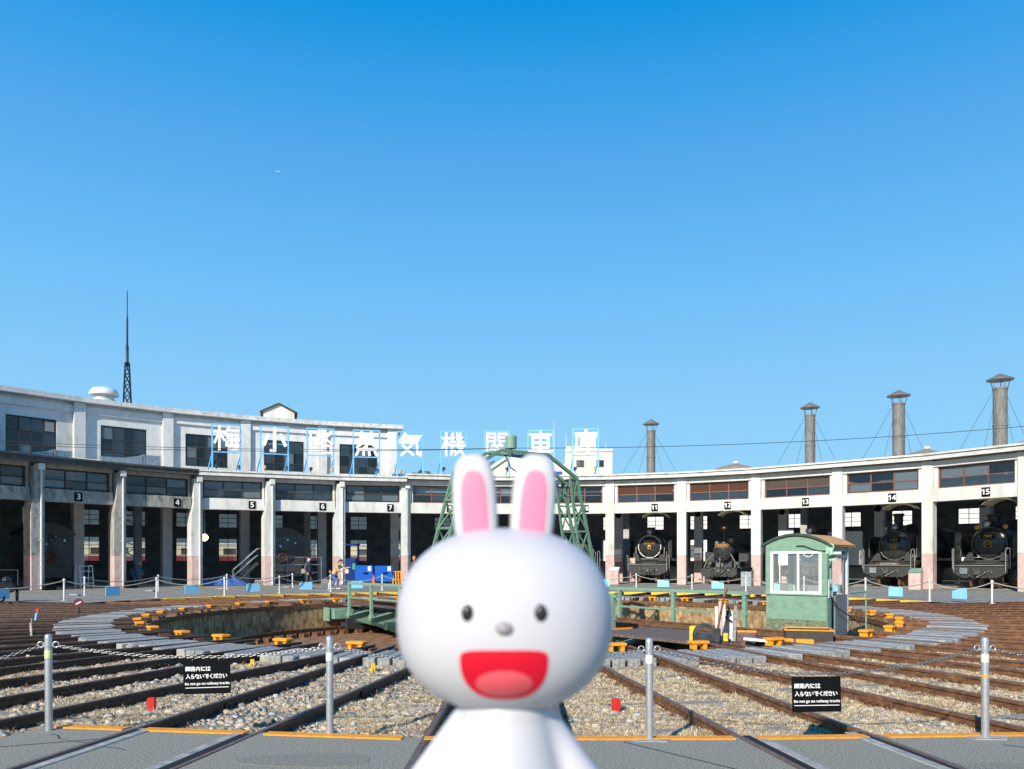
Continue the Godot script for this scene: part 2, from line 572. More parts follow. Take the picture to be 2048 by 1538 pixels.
# ---------- ground ----------
func annulus(a0: float, a1: float, r0: float, r1: float, y: float, bumps: float, na: int, nr: int, drop := 0.0) -> MB:
	var mb := MB.new()
	var nz := noise(0.9, 5, 3)
	var P := func(i: int, j: int) -> Vector3:
		var t := float(j) / nr
		var p := pol(lerpf(a0, a1, float(i) / na), lerpf(r0, r1, t * t if nr > 30 else t), y)
		p.y += bumps * nz.get_noise_2d(p.x * 1.5, p.z * 1.5) - drop * t
		return p
	for i in na:
		for j in nr:
			mb.quad(P.call(i, j), P.call(i + 1, j), P.call(i + 1, j + 1), P.call(i, j + 1), Vector3.UP)
	return mb


func sheet(poly: Array, y0: float, y1: float) -> MB:
	var mb := MB.new()
	mb.X = Transform3D(Basis(Vector3(1, 0, 0), Vector3(0, 0, -1), Vector3(0, 1, 0)), Vector3.ZERO)
	mb.prism(PackedVector2Array(poly), y0, y1)
	return mb


const EXPOSURE := 1.32
const EDGE := [[-4.05, 7.28], [-0.8, 6.78], [1.9, 6.80], [4.4, 6.95], [9.5, 7.3]]


func edge_f(x: float) -> float:
	for i in EDGE.size() - 1:
		if x <= EDGE[i + 1][0]:
			return remap(x, EDGE[i][0], EDGE[i + 1][0], EDGE[i][1], EDGE[i + 1][1])
	return 7.3


func ground() -> void:
	var far := MB.new()
	far.lathe(Vector3(CX, -0.22, -CF), Vector3.UP, [Vector2(900, -0.01), Vector2(10.2, 0.0)], 96)
	tag(struct("ground", far, M.gravel), "open gravel ground running out behind the engine shed")
	tag(struct("gravel_yard", annulus(100, 260, 10.02, 46, -0.125, 0.035, 200, 90), M.gravel), "pale pebble ballast between the rails in the foreground")
	tag(struct("track_bed", annulus(-100, 100, 10.02, 16.3, -0.125, 0.03, 180, 26), M.track_bed), "rust brown ballast between turntable pit and shed apron")
	for s in [1, -1]:
		tag(struct("side_track_bed", annulus(72 * s, 100 * s, 16.3, 60, -0.13, 0.03, 60, 60), M.track_bed), "rust brown ballast at the %s end of the apron" % ("right" if s > 0 else "left"))
	# the apron and the floor inside the shed
	tag(struct("apron", annulus(-72, 72, 16.2, 31.5, -0.003, 0.004, 120, 14), M.apron_asphalt), "grey asphalt apron in front of the engine shed doors")
	tag(struct("shed_floor", annulus(-72, 72, 31.5, 53.5, -0.004, 0.0, 72, 2), M.shed_floor), "dark concrete floor inside the engine shed")
	# foreground asphalt
	var poly := []
	for e in EDGE:
		poly.append(Vector2(e[0], e[1]))
	poly.append_array([Vector2(9.5, -6), Vector2(-6.2, -6), Vector2(-5.0, 2.5), Vector2(-4.4, 6.2)])
	var asphalt := struct("asphalt_path", sheet(poly, -0.21, -0.004), M.asphalt)
	tag(asphalt, "grey asphalt path in the foreground where two tracks end")
	# painted strip along the edge, broken at each rail
	var cuts := [[-4.0, -3.36], [-3.18, -2.26], [-2.08, -0.90], [-0.72, 0.18], [0.36, 1.83], [2.01, 2.95], [3.12, 6.4], [6.5, 9.4]]
	for q in cuts:
		var mb := MB.new()
		var xa: float = q[0]
		while xa < q[1] - 0.01:
			var xb := minf(q[1], xa + 0.5)
			mb.bar(at(xa, 0.001, edge_f(xa) - 0.06), at(xb, 0.001, edge_f(xb) - 0.06), 0.115, 0.012)
			xa = xb
		part("painted_strip", mb, M.orange_paint, asphalt)
	# darker tar patches and cracks
	for q in [[3.4, 5.6, 0.8, 0.3], [-1.5, 6.0, 0.5, 0.22]]:
		var pm := MB.new()
		var pl := PackedVector2Array()
		for k in 14:
			var a := TAU * k / 14
			var r := 1.0 + 0.10 * sin(k * 1.3 + q[0])
			pl.append(Vector2(q[0] + q[2] * r * cos(a), q[1] + q[3] * r * sin(a)))
		pm.X = Transform3D(Basis(Vector3(1, 0, 0), Vector3(0, 0, -1), Vector3(0, 1, 0)), Vector3.ZERO)
		pm.prism(pl, -0.006, -0.0005)
		part("tar_patch", pm, M.tar_patch, asphalt)
	for q in [[-3.9, 6.9, -3.0, 6.3]]:
		var cm := MB.new()
		var p0 := Vector2(q[0], q[1])
		for k in 9:
			var p1 := Vector2(q[0], q[1]).lerp(Vector2(q[2], q[3]), (k + 1) / 9.0) + Vector2(rng.randf_range(-.05, .05), rng.randf_range(-.05, .05))
			cm.bar(at(p0.x, -0.0035, p0.y), at(p1.x, -0.0035, p1.y), rng.randf_range(0.004, 0.010), 0.003)
			p0 = p1
		part("crack", cm, M.rubber, asphalt)
	# repair patch and seam in the asphalt
	var seam := MB.new()
	for s in [[-4.3, 6.3, -3.3, 6.75], [0.9, 6.6, 2.6, 4.4], [3.9, 6.5, 5.6, 5.2]]:
		seam.bar(at(s[0], -0.0035, s[1]), at(s[2], -0.0035, s[3]), 0.012, 0.004)
	part("asphalt_seam", seam, M.rubber, asphalt)


func pit() -> void:
	var wall := MB.new()
	for i in 144:
		var a := 2.5 * i
		for j in 3:
			var y0 := -1.3 + 0.39 * j
			wall.quad(pol(a, 9.98, y0), pol(a + 2.5, 9.98, y0), pol(a + 2.5, 9.98, y0 + 0.39), pol(a, 9.98, y0 + 0.39), pol(a, 0, 0) - pol(a, 1, 0))
		wall.quad(pol(a, 9.98, -0.13), pol(a + 2.5, 9.98, -0.13), pol(a + 2.5, 10.3, -0.128), pol(a, 10.3, -0.128), Vector3.UP)
	var w := struct("pit_wall", wall, M.pit_wall)
	tag(w, "rust stained concrete wall round the turntable pit")
	var rim := MB.new()
	for i in 72:
		rim.bar(pol(5.0 * i, 10.02, -0.20), pol(5.0 * i + 5.0, 10.02, -0.20), 0.14, 0.13)
	part("rim_beam", rim, M.rail_rust, w)
	var fl := MB.new()
	fl.lathe(Vector3(CX, -1.2, -CF), Vector3.UP, [Vector2(10.1, 0.0), Vector2(8, 0.02), Vector2(4, -0.04), Vector2(0.0, -0.08)], 72)
	tag(struct("pit_floor", fl, M.pit_dirt), "brown dirt floor of the turntable pit")
	# the circular rail on its blocks
	var t := thing("ring_rail", "rusty circular rail on wooden blocks inside the turntable pit", "rail", Transform3D())
	var mb := MB.new()
	for i in 90:
		mb.bar(pol(4.0 * i, 8.9, -0.93), pol(4.0 * i + 4.0, 8.9, -0.93), 0.065, 0.05)
		mb.bar(pol(4.0 * i, 8.9, -0.99), pol(4.0 * i + 4.0, 8.9, -0.99), 0.02, 0.09)
		mb.bar(pol(4.0 * i, 8.9, -1.035), pol(4.0 * i + 4.0, 8.9, -1.035), 0.12, 0.02)
	part("rail", mb, M.rail_rust, t)
	var blk := MB.new()
	blk.box(Vector3.ZERO, Vector3(0.24, 0.2, 0.6), 0.012)
	var bm := blk.mesh()
	for i in 90:
		meshed("sleeper", bm, M.rail_rust, t, ring_frame(4.0 * i + 1.5, 8.9, -1.145))


# ---------- tracks ----------
func rail_mesh(r0: float, r1: float) -> Array:
	var key := "rail%.2f_%.2f" % [r0, r1]
	if not shared.has(key):
		var mb := MB.new()
		mb.prism(PackedVector2Array([Vector2(-.06, -.14), Vector2(.06, -.14), Vector2(.06, -.128), Vector2(.012, -.11), Vector2(.012, -.04), Vector2(.033, -.03), Vector2(.033, -.006), Vector2(.025, 0), Vector2(-.025, 0), Vector2(-.033, -.006), Vector2(-.033, -.03), Vector2(-.012, -.04), Vector2(-.012, -.11), Vector2(-.06, -.128)]), -r1, -r0)
		var hd := MB.new()
		hd.box(Vector3(0, 0.0005, -(r0 + r1) / 2), Vector3(0.044, 0.003, r1 - r0))
		shared[key] = [mb.mesh(), hd.mesh()]
	return shared[key]


func track(deg: float, r0: float, r1: float, label: String, m: Material, group: String, stop := true) -> Node3D:
	var t := thing("railway_track", label, "track", ring_frame(deg, 0.0), group)
	var g := rail_mesh(r0, r1)
	for s in [-1, 1]:
		var r := meshed("rail", g[0], m, t, Transform3D(Basis(), Vector3(0.566 * s, 0, 0)))
		meshed("rail_head", g[1], M.rail_head, r)
	if stop:
		if not shared.has("stop"):
			var mb := MB.new()
			mb.box(Vector3(0, 0.045, 0), Vector3(0.34, 0.05, 0.2), 0.012)
			mb.box(Vector3(-0.1, -0.03, 0), Vector3(0.07, 0.1, 0.16), 0.008)
			mb.box(Vector3(0.1, -0.03, 0), Vector3(0.07, 0.1, 0.16), 0.008)
			shared.stop = mb.mesh()
		meshed("stop_block", shared.stop, M.orange_paint, t, Transform3D(Basis(), Vector3(-0.30 + 0.08 * sin(deg), 0, -r0 - 0.2)))
		if not shared.has("chair"):
			var cb := MB.new()
			cb.box(Vector3(0, -0.16, 0), Vector3(0.2, 0.06, 0.3), 0.01)
			cb.box(Vector3(0.07, -0.09, 0), Vector3(0.05, 0.1, 0.26), 0.01)
			cb.box(Vector3(-0.07, -0.09, 0), Vector3(0.05, 0.1, 0.26), 0.01)
			shared.chair = cb.mesh()
		for s in [-1, 1]:
			meshed("rail_chair", shared.chair, M.rail_rust, t, Transform3D(Basis(), Vector3(0.566 * s, 0, -r0 - 0.18)))
	if not shared.has("fish"):
		var fb := MB.new()
		for s in [-1, 1]:
			fb.box(Vector3(0.024 * s, -0.072, 0), Vector3(0.02, 0.075, 0.5), 0.006)
			for k in 4:
				fb.cyl(Vector3(0.03 * s, -0.072, -0.18 + 0.12 * k), Vector3(0.055 * s, -0.072, -0.18 + 0.12 * k), 0.014, 0.014, 6)
		shared.fish = fb.mesh()
	var rj := r0 + 3.6 + 1.6 * absf(sin(deg * 1.7))
	if rj < r1 - 0.5:
		for s in [-1, 1]:
			meshed("fish_plate", shared.fish, m, t, Transform3D(Basis(), Vector3(0.566 * s, 0, -rj - 0.5 * s)))
	return t


func side_word(k: int) -> String:
	var w := ["", "second", "third", "fourth", "fifth", "sixth", "seventh", "eighth", "ninth", "tenth", "eleventh", "twelfth", "thirteenth"]
	return w[k]


func tracks() -> void:
	var sl := MB.new()
	sl.box(Vector3.ZERO, Vector3(2.0, 0.1, 0.2), 0.015)
	var slm := sl.mesh()
	for k in range(-12, 13):
		var deg := 181.05 + 8.65 * k
		var lab: String
		if k == 0:
			lab = "railway track running straight at the camera behind the toy rabbit"
		elif absi(k) == 1:
			lab = "railway track set into the asphalt just %s of the toy rabbit" % ("left" if k > 0 else "right")
		else:
			lab = "%s railway track counted from the toy rabbit towards the %s edge" % [side_word(absi(k)), "left" if k > 0 else "right"]
		var r1 := 44.0
		if absi(k) <= 1:
			r1 = 25.0
		var t := track(deg, 9.95, r1, lab, M.rail_dark if k > 0 else M.rail_rust, "tracks fanning out towards the foreground")
		if absi(k) <= 6:
			var r := 12.2
			while r < (17.0 if absi(k) < 2 else 22.0):
				var m := meshed("sleeper", slm, M.buried_sleeper, t, Transform3D(Basis(Vector3.UP, rng.randf_range(-0.03, 0.03)), Vector3(rng.randf_range(-0.06, 0.06), -0.165 + rng.randf_range(-0.01, 0.014), -r)))
				m.scale.x = rng.randf_range(0.94, 1.04)
				r += 0.72
		if absi(k) <= 3:
			var sp := MB.new()
			var rr := 12.2
			while rr < (16.8 if absi(k) < 2 else 20.0):
				for s in [-1, 1]:
					for e in [-1, 1]:
						sp.box(Vector3(0.566 * s + 0.085 * e, -0.118, -rr), Vector3(0.06, 0.03, 0.11), 0.006)
						sp.cyl(Vector3(0.566 * s + 0.085 * e, -0.11, -rr), Vector3(0.566 * s + 0.085 * e, -0.075, -rr), 0.014, 0.012, 6)
				rr += 0.72
			part("rail_fastenings", sp, M.rail_rust, t).set_meta("kind", "stuff")
		if absi(k) <= 1:
			for s in [-1, 1]:
				var fl := MB.new()
				fl.box(Vector3(0.566 * s - 0.066 * s, -0.004, -21.2), Vector3(0.062, 0.008, 7.9))
				part("flangeway", fl, M.rubber, t)
				var gd := MB.new()
				gd.box(Vector3(0.566 * s - 0.143 * s, -0.001, -21.2), Vector3(0.085, 0.012, 7.9), 0.003)
				part("guard_strip", gd, M.concrete_pale, t)
	for b in BAYS:
		var deg: float = track_deg(b)
		track(deg, 9.95, 40.0, "rusty railway track running from the turntable into bay %s" % WORDS[b], M.rail_rust, "tracks running into the engine shed")
	for q in [[-66.4, "left"], [70.5, "right"]]:
		track(q[0], 9.95, 40.0, "rusty railway track beyond the last bay at the %s edge" % q[1], M.rail_rust, "tracks running into the engine shed")
	# wooden walkway planks laid between the rails all round the pit
	var holder := thing("walkway", "grey weathered plank walkway ringing the turntable pit between the rails", "walkway", Transform3D())
	holder.set_meta("kind", "structure")
	holder.remove_meta("category")
	var vs := []
	for i in 5:
		var mb := MB.new()
		mb.box(Vector3.ZERO, Vector3(0.195, 0.17, 1.0 + 0.05 * i), 0.012)
		vs.append(mb.mesh())
	var all := []
	for k in range(-12, 13):
		all.append(181.05 + 8.65 * k)
	for b in BAYS:
		all.append(track_deg(b))
	for i in all.size():
		var deg: float = all[i]
		var hidden := absf(wrapf(deg - 180.0, -180, 180)) > 168.0
		if hidden:
			continue
		for q in [-0.36, -0.12, 0.12, 0.36, 0.74, 0.95]:
			if holder.get_child_count() >= 300 or (absf(wrapf(deg, -180, 180)) < 80 and absf(q) == 0.95):
				continue
			var xf := ring_frame(deg, 0.0) * Transform3D(Basis(Vector3.UP, rng.randf_range(-0.012, 0.012)), Vector3(q * 1.0 + rng.randf_range(-0.008, 0.008), -0.085 + rng.randf_range(-0.012, 0.008), -11.3 + rng.randf_range(-0.06, 0.06)))
			var m := meshed("plank", vs[rng.randi() % 5], M.old_sleeper if rng.randf() < 0.8 else M.concrete_pale, holder, xf)
			m.rotation.z += rng.randf_range(-0.01, 0.01)
	# yellow kerb pieces along the edge of the apron
	var ap := get_node("apron")
	var ks := MB.new()
	ks.box(Vector3.ZERO, Vector3(0.92, 0.13, 0.22), 0.015)
	var ksm := ks.mesh()
	var kw := MB.new()
	kw.box(Vector3.ZERO, Vector3(1.05, 0.13, 0.22), 0.015)
	var kwm := kw.mesh()
	for b in BAYS:
		var deg: float = bay_deg(b)
		meshed("kerb", ksm, M.yellow_kerb, ap, ring_frame(deg, 16.1, -0.045))
		var nxt: float = bay_deg(b + 1) if b < 16 else 70.5
		meshed("kerb", kwm, M.yellow_kerb, ap, ring_frame((deg + nxt) / 2, 16.1, -0.045))


func pebbles() -> void:
	var nz := noise(0.45, 31, 3)
	var ht := noise(0.9, 5, 3)
	# a few rounded stone shapes
	var meshes := []
	for s in 3:
		var mb := MB.new()
		var rr := RandomNumberGenerator.new()
		rr.seed = 11 + s
		var nu := 6
		var nv := 4
		var rad := {}
		for i in nu:
			for j in nv + 1:
				rad[Vector2i(i, j)] = rr.randf_range(0.78, 1.15)
		var P := func(i: int, j: int) -> Vector3:
			var k := 0 if (j == 0 or j == nv) else i % nu
			var t := PI * j / nv - PI / 2
			var a := TAU * i / nu
			var r: float = rad[Vector2i(k, j)]
			return Vector3(cos(a) * cos(t), 0.62 * sin(t), sin(a) * cos(t)) * r
		for i in nu:
			for j in nv:
				var a: Vector3 = P.call(i, j)
				var b: Vector3 = P.call(i + 1, j)
				var d: Vector3 = P.call(i + 1, j + 1)
				var e: Vector3 = P.call(i, j + 1)
				mb.tri(a, b, d, a.normalized(), b.normalized(), d.normalized())
				mb.tri(a, d, e, a.normalized(), d.normalized(), e.normalized())
		meshes.append(mb.mesh())
	var holder := thing("ballast_stones", "loose rounded ballast stones lying between the foreground rails", "gravel", Transform3D())
	holder.set_meta("kind", "stuff")
	var sets := [[], [], []]
	var cols := [[], [], []]
	var tries := 120000
	for i in tries:
		var f := 6.7 + 13.0 * pow(rng.randf(), 1.7)
		var x := rng.randf_range(-0.72, 0.72) * (f + 0.5)
		var p := Vector2(x - CX, f - CF)
		var R := p.length()
		if R < 12.05 or (f < edge_f(x) + 0.03 and x > -4.5):
			continue
		var deg := rad_to_deg(atan2(p.x, p.y))
		var k := roundf(wrapf(deg - 181.05, -180, 180) / 8.65)
		var off := R * sin(deg_to_rad(wrapf(deg - 181.05 - 8.65 * k, -180, 180)))
		if absf(absf(off) - 0.566) < 0.075:
			continue
		var dens := 0.62 + 0.9 * nz.get_noise_2d(x, f) - (0.36 if x > 0.5 else 0.0)
		if rng.randf() > dens + 0.25:
			continue
		var big := pow(rng.randf(), 3.0)
		var s := 0.010 + 0.024 * big
		if rng.randf() < (0.012 if x > 0.3 else 0.024):
			s = rng.randf_range(0.034, 0.055)
		var b := Basis.from_euler(Vector3(rng.randf_range(-.5, .5), rng.randf() * TAU, rng.randf_range(-.5, .5))).scaled(Vector3(s * rng.randf_range(.8, 1.4), s, s))
		var gy := -0.125 + 0.035 * ht.get_noise_2d(x * 1.5, -f * 1.5)
		var v := rng.randi() % 3
		sets[v].append(Transform3D(b, at(x, gy + s * 0.25, f)))
		var g := rng.randf_range(0.17, 0.52)
		var w := rng.randf()
		var col := Color(g * 1.04, g * 0.91, g * 0.72)
		if w < 0.22:
			col = Color(g * 1.05, g * 0.84, g * 0.62)
		elif w < 0.40:
			col = Color(g * 0.88, g * 0.9, g * 0.86)
		cols[v].append(col)
	for v in 3:
		var mm := MultiMesh.new()
		mm.transform_format = MultiMesh.TRANSFORM_3D
		mm.use_colors = true
		mm.mesh = meshes[v]
		mm.instance_count = sets[v].size()
		for i in sets[v].size():
			mm.set_instance_transform(i, sets[v][i])
			mm.set_instance_color(i, cols[v][i])
		var mi := MultiMeshInstance3D.new()
		mi.multimesh = mm
		mi.material_override = M.stone
		mi.name = numbered("stones", holder)
		mi.set_meta("kind", "stuff")
		holder.add_child(mi, true)
	# dry grass: tufts of thin bent blades
	var gm := []
	for s in 3:
		var mb := MB.new()
		var rr := RandomNumberGenerator.new()
		rr.seed = 91 + s
		for k in 11:
			var a := rr.randf() * TAU
			var lean := rr.randf_range(0.25, 1.5)
			var l := rr.randf_range(0.5, 1.0)
			var d := Vector3(cos(a), 0, sin(a))
			var side := Vector3(-d.z, 0, d.x) * 0.028
			var b0 := d * rr.randf_range(0.0, 0.25)
			var m1 := b0 + Vector3(d.x * lean * 0.3, 0.55, d.z * lean * 0.3) * l
			var m2 := b0 + Vector3(d.x * lean * 0.9, 0.8 - 0.3 * lean, d.z * lean * 0.9) * l
			mb.quad(b0 - side, b0 + side, m1 + side * 0.8, m1 - side * 0.8, Vector3(d.x, 1, d.z))
			mb.face(m1 - side * 0.8, m1 + side * 0.8, m2, Vector3(d.x, 1, d.z))
		gm.append(mb.mesh())
	var gh := thing("dry_grass", "straw coloured dry grass growing among the foreground rails", "grass", Transform3D())
	gh.set_meta("kind", "stuff")
	var gs := [[], [], []]
	var gc := [[], [], []]
	for i in 150000:
		var f := 6.75 + 9.0 * pow(rng.randf(), 1.6)
		var x := rng.randf_range(-0.70, 0.72) * (f + 0.4)
		var R := Vector2(x - CX, f - CF).length()
		if R < 12.2 or (f < edge_f(x) + 0.06 and x > -4.5):
			continue
		var d := nz.get_noise_2d(x + 40.0, f) + (0.5 if x > 0.2 else 0.06)
		if rng.randf() > clampf(d * 1.7 + 0.12, 0.03, 0.95):
			continue
		var s := rng.randf_range(0.035, 0.08) * (1.35 if rng.randf() < 0.06 else 1.0)
		var gy := -0.13 + 0.035 * ht.get_noise_2d(x * 1.5, -f * 1.5)
		var v := rng.randi() % 3
		gs[v].append(Transform3D(Basis(Vector3.UP, rng.randf() * TAU).scaled(Vector3(s * 1.3, s * rng.randf_range(0.5, 1.0), s * 1.3)), at(x, gy, f)))
		var w := rng.randf_range(0.75, 1.25)
		var col := Color(0.68 * w, 0.55 * w, 0.35 * w)
		if rng.randf() < 0.07:
			col = Color(0.40 * w, 0.22 * w, 0.10 * w)
		elif rng.randf() < 0.03:
			col = Color(0.20 * w, 0.25 * w, 0.09 * w)
		gc[v].append(col)
	for v in 3:
		var mm := MultiMesh.new()
		mm.transform_format = MultiMesh.TRANSFORM_3D
		mm.use_colors = true
		mm.mesh = gm[v]
		mm.instance_count = gs[v].size()
		for i in gs[v].size():
			mm.set_instance_transform(i, gs[v][i])
			mm.set_instance_color(i, gc[v][i])
		var mi := MultiMeshInstance3D.new()
		mi.multimesh = mm
		mi.material_override = M.stone
		mi.name = numbered("tufts", gh)
		mi.set_meta("kind", "stuff")
		gh.add_child(mi, true)


# ---------- the engine shed ----------
const BAYS := [2, 3, 4, 5, 6, 7, 8, 9, 10, 11, 12, 13, 14, 15, 16]
# front of each pillar between bay i and bay i+1: x and distance in front of the camera
const COL := {1: [-26.80, 38.5], 2: [-24.58, 42.2], 3: [-21.94, 45.6], 4: [-18.82, 48.7], 5: [-14.97, 50.4], 6: [-10.97, 52.0], 7: [-6.86, 52.9], 8: [-2.44, 53.9], 9: [2.05, 53.9], 10: [6.39, 53.4], 11: [10.76, 51.9], 12: [14.79, 49.6], 13: [18.45, 46.4], 14: [21.93, 43.2], 15: [24.59, 39.3], 16: [26.70, 35.2]}
const R_UP := 37.3       # wall of the upper storey
const R_BACK := 53.2
const TOP_LEFT := 6.9
const TOP_RIGHT := 7.1


func col_deg(i: int) -> float:
	return rad_to_deg(atan2(COL[i][0] - CX, COL[i][1] - CF))


func col_r(i: int) -> float:
	return Vector2(COL[i][0] - CX, COL[i][1] - CF).length()


func bay_deg(b: int) -> float:
	return rad_to_deg(atan2((COL[b - 1][0] + COL[b][0]) / 2 - CX, (COL[b - 1][1] + COL[b][1]) / 2 - CF))


func track_deg(b: int) -> float:
	var own := {11: 16.07, 12: 24.6, 13: 33.8, 14: 42.4, 15: 51.1}
	return own[b] if b in own else bay_deg(b)


func chord(p: Vector3, q: Vector3) -> Transform3D:
	var t := (q - p)
	t.y = 0
	t = t.normalized()
	return Transform3D(Basis(t, Vector3.UP, t.cross(Vector3.UP)), (p + q) * 0.5)


func bay_frame(b: int) -> Transform3D:
	return chord(at(COL[b - 1][0], 0, COL[b - 1][1]), at(COL[b][0], 0, COL[b][1]))


func bay_w(b: int) -> float:
	return Vector2(COL[b][0] - COL[b - 1][0], COL[b][1] - COL[b - 1][1]).length()


func slab(p: Array, y0: float, y1: float) -> MB:
	var mb := MB.new()
	var mid: Vector3 = (p[0] + p[1] + p[2] + p[3]) * 0.25
	var u := Vector3.UP
	mb.quad(p[0] + u * y1, p[1] + u * y1, p[2] + u * y1, p[3] + u * y1, u)
	mb.quad(p[0] + u * y0, p[1] + u * y0, p[2] + u * y0, p[3] + u * y0, -u)
	for i in 4:
		var a: Vector3 = p[i]
		var b: Vector3 = p[(i + 1) % 4]
		mb.quad(a + u * y0, b + u * y0, b + u * y1, a + u * y1, (a + b) * 0.5 - mid)
	return mb


func pane(parent: Node, o: Vector3, s: Vector2, m: Material) -> void:
	var mb := MB.new()
	var use := m
	if m == M.pane:
		use = [M.pane, M.pane, M.pane_dark, M.pane_dark, M.pane_pale][rng.randi() % 5]
		mb.X = Transform3D(Basis.from_euler(Vector3(rng.randf_range(-.012, .012), rng.randf_range(-.02, .02), 0)), o)
		mb.box(Vector3.ZERO, Vector3(s.x, s.y, 0.012))
	else:
		mb.box(o, Vector3(s.x, s.y, 0.012))
	part("pane", mb, use, parent)


# a steel window, nx by ny panes; rows listed in `louvred` get slats instead of glass
func window(called: String, parent: Node, xf: Transform3D, w: float, h: float, nx: int, rows: Array, fm: Material, gm: Material, louvred := [], lm: Material = null, bar_w := 0.06) -> MeshInstance3D:
	var mb := MB.new()
	var e := bar_w
	mb.box(Vector3(0, e / 2, 0), Vector3(w, e, 0.08))
	mb.box(Vector3(0, h - e / 2, 0), Vector3(w, e, 0.08))
	for s in [-1, 1]:
		mb.box(Vector3(s * (w / 2 - e / 2), h / 2, 0), Vector3(e, h - 2 * e, 0.08))
	var iw := w - 2 * e
	var ih := h - 2 * e
	for i in range(1, nx):
		mb.box(Vector3(-iw / 2 + iw * i / nx, h / 2, 0), Vector3(e * 0.9, ih, 0.07))
	var y := e
	for j in rows.size():
		var rh: float = rows[j] * ih
		if j > 0:
			for i in nx:
				mb.box(Vector3(-iw / 2 + iw * (i + 0.5) / nx, y, 0), Vector3(iw / nx - e * 0.92, e * 0.8, 0.06))
		y += rh
	var win := part(called, mb, fm, parent, xf)
	y = e
	for j in rows.size():
		var rh: float = rows[j] * ih
		for i in nx:
			var o := Vector3(-iw / 2 + iw * (i + 0.5) / nx, y + rh / 2, -0.01)
			if j in louvred:
				var lv := MB.new()
				var k := int(rh / 0.07)
				for q in k:
					lv.X = Transform3D(Basis(Vector3.RIGHT, 0.6), Vector3(o.x, y + 0.03 + (rh - 0.06) * (q + 0.5) / k, 0))
					lv.box(Vector3.ZERO, Vector3(iw / nx - e * 0.9, 0.075, 0.01))
				part("louvre", lv, lm, win)
			else:
				pane(win, o, Vector2(iw / nx - e * 0.85, rh - e * 0.7), gm)
		y += rh
	return win


func front_bay(R: Node3D, b: int) -> void:
	var left := b <= 7
	var xf := bay_frame(b)
	var w := bay_w(b)
	var wall: Material = M.plaster_cream if not left else (M.plaster_sooty if b <= 4 else M.plaster_grey)  # leftmost bays darker: off-frame shade painted in, with soot streaks
	var lin := MB.new()
	lin.box(Vector3(0, 4.96, -0.26), Vector3(w - 0.5, 0.68, 0.36), 0.015)
	part("lintel", lin, wall, R, xf)
	var top := 6.44 if not left else 6.38
	var beam_top := 6.74 if not left else 6.62
	var bm := MB.new()
	bm.box(Vector3(0, (top + beam_top) / 2, -0.26), Vector3(w - 0.5, beam_top - top, 0.36 if not left else 0.3), 0.01)
	part("beam", bm, wall, R, xf)
	var jw := 0.2 if not left else 0.12
	for s in [-1, 1]:
		var jb := MB.new()
		jb.box(Vector3(s * (w / 2 - 0.27 - jw / 2), (5.3 + top) / 2, -0.32), Vector3(jw, top - 5.3, 0.26))
		part("jamb", jb, wall, R, xf)
	var ww := w - 0.54 - 2 * jw
	var fm: Material = M.frame_dark if left else M.frame_brown
	var lou := []
	var lm: Material = null
	if b in [11, 12]:
		lou = [1]; lm = M.louvre_brown
	elif b in [13, 16]:
		lou = [1]; lm = M.louvre_grey
	window("window", R, xf * Transform3D(Basis(), Vector3(0, 5.3, -0.34)), ww, top - 5.3, 3, [0.47, 0.53], fm, M.pane, lou, lm, 0.075)
	# fascia along the roof edge
	var d0 := col_deg(b - 1)
	var d1 := col_deg(b)
	var r0 := col_r(b - 1)
	var r1 := col_r(b)
	var t := TOP_LEFT if left else TOP_RIGHT
	var ov := 0.55 if left else 0.42
	var fa := slab([pol(d0, r0 - ov), pol(d1, r1 - ov), pol(d1, r1 - ov + 0.16), pol(d0, r0 - ov + 0.16)], t - 0.30, t + 0.01)
	part("fascia", fa, M.roof_trim if b > 4 else M.roof_dark, R)  # dark fascia on the left bays paints in shade cast from off frame
	var lip := slab([pol(d0, r0 - ov - 0.09), pol(d1, r1 - ov - 0.09), pol(d1, r1 - ov - 0.004), pol(d0, r0 - ov - 0.004)], t - 0.07, t + 0.03)
	part("gutter", lip, M.roof_trim if b > 4 else M.roof_dark, R)  # gutter darkened along with the fascia, for the same off-frame shade
	# the left wing is a tall hall behind its lower front; unseen roof lights are added on the right to brighten the interior
	var ends := [[r0 - ov + 0.164, r1 - ov + 0.164, R_UP + 0.1, R_UP + 0.1]]
	if not left:
		ends = [[r0 - ov + 0.164, r1 - ov + 0.164, 38.5, 38.5], [40.3, 40.3, R_BACK + 0.3, R_BACK + 0.3]]
	for e in ends:
		var ro := slab([pol(d0, e[0]), pol(d1, e[1]), pol(d1, e[2]), pol(d0, e[3])], t - 0.26, t - 0.01)
		part("roof", ro, M.pier_grey, R)
	if not left:
		var sk := slab([pol(d0, 38.5), pol(d1, 38.5), pol(d1, 40.3), pol(d0, 40.3)], t - 0.05, t - 0.03)
		part("added_roof_light", sk, M.clear_pane, R)  # added glazing, out of view, lets sun in to lift the rear of the shed


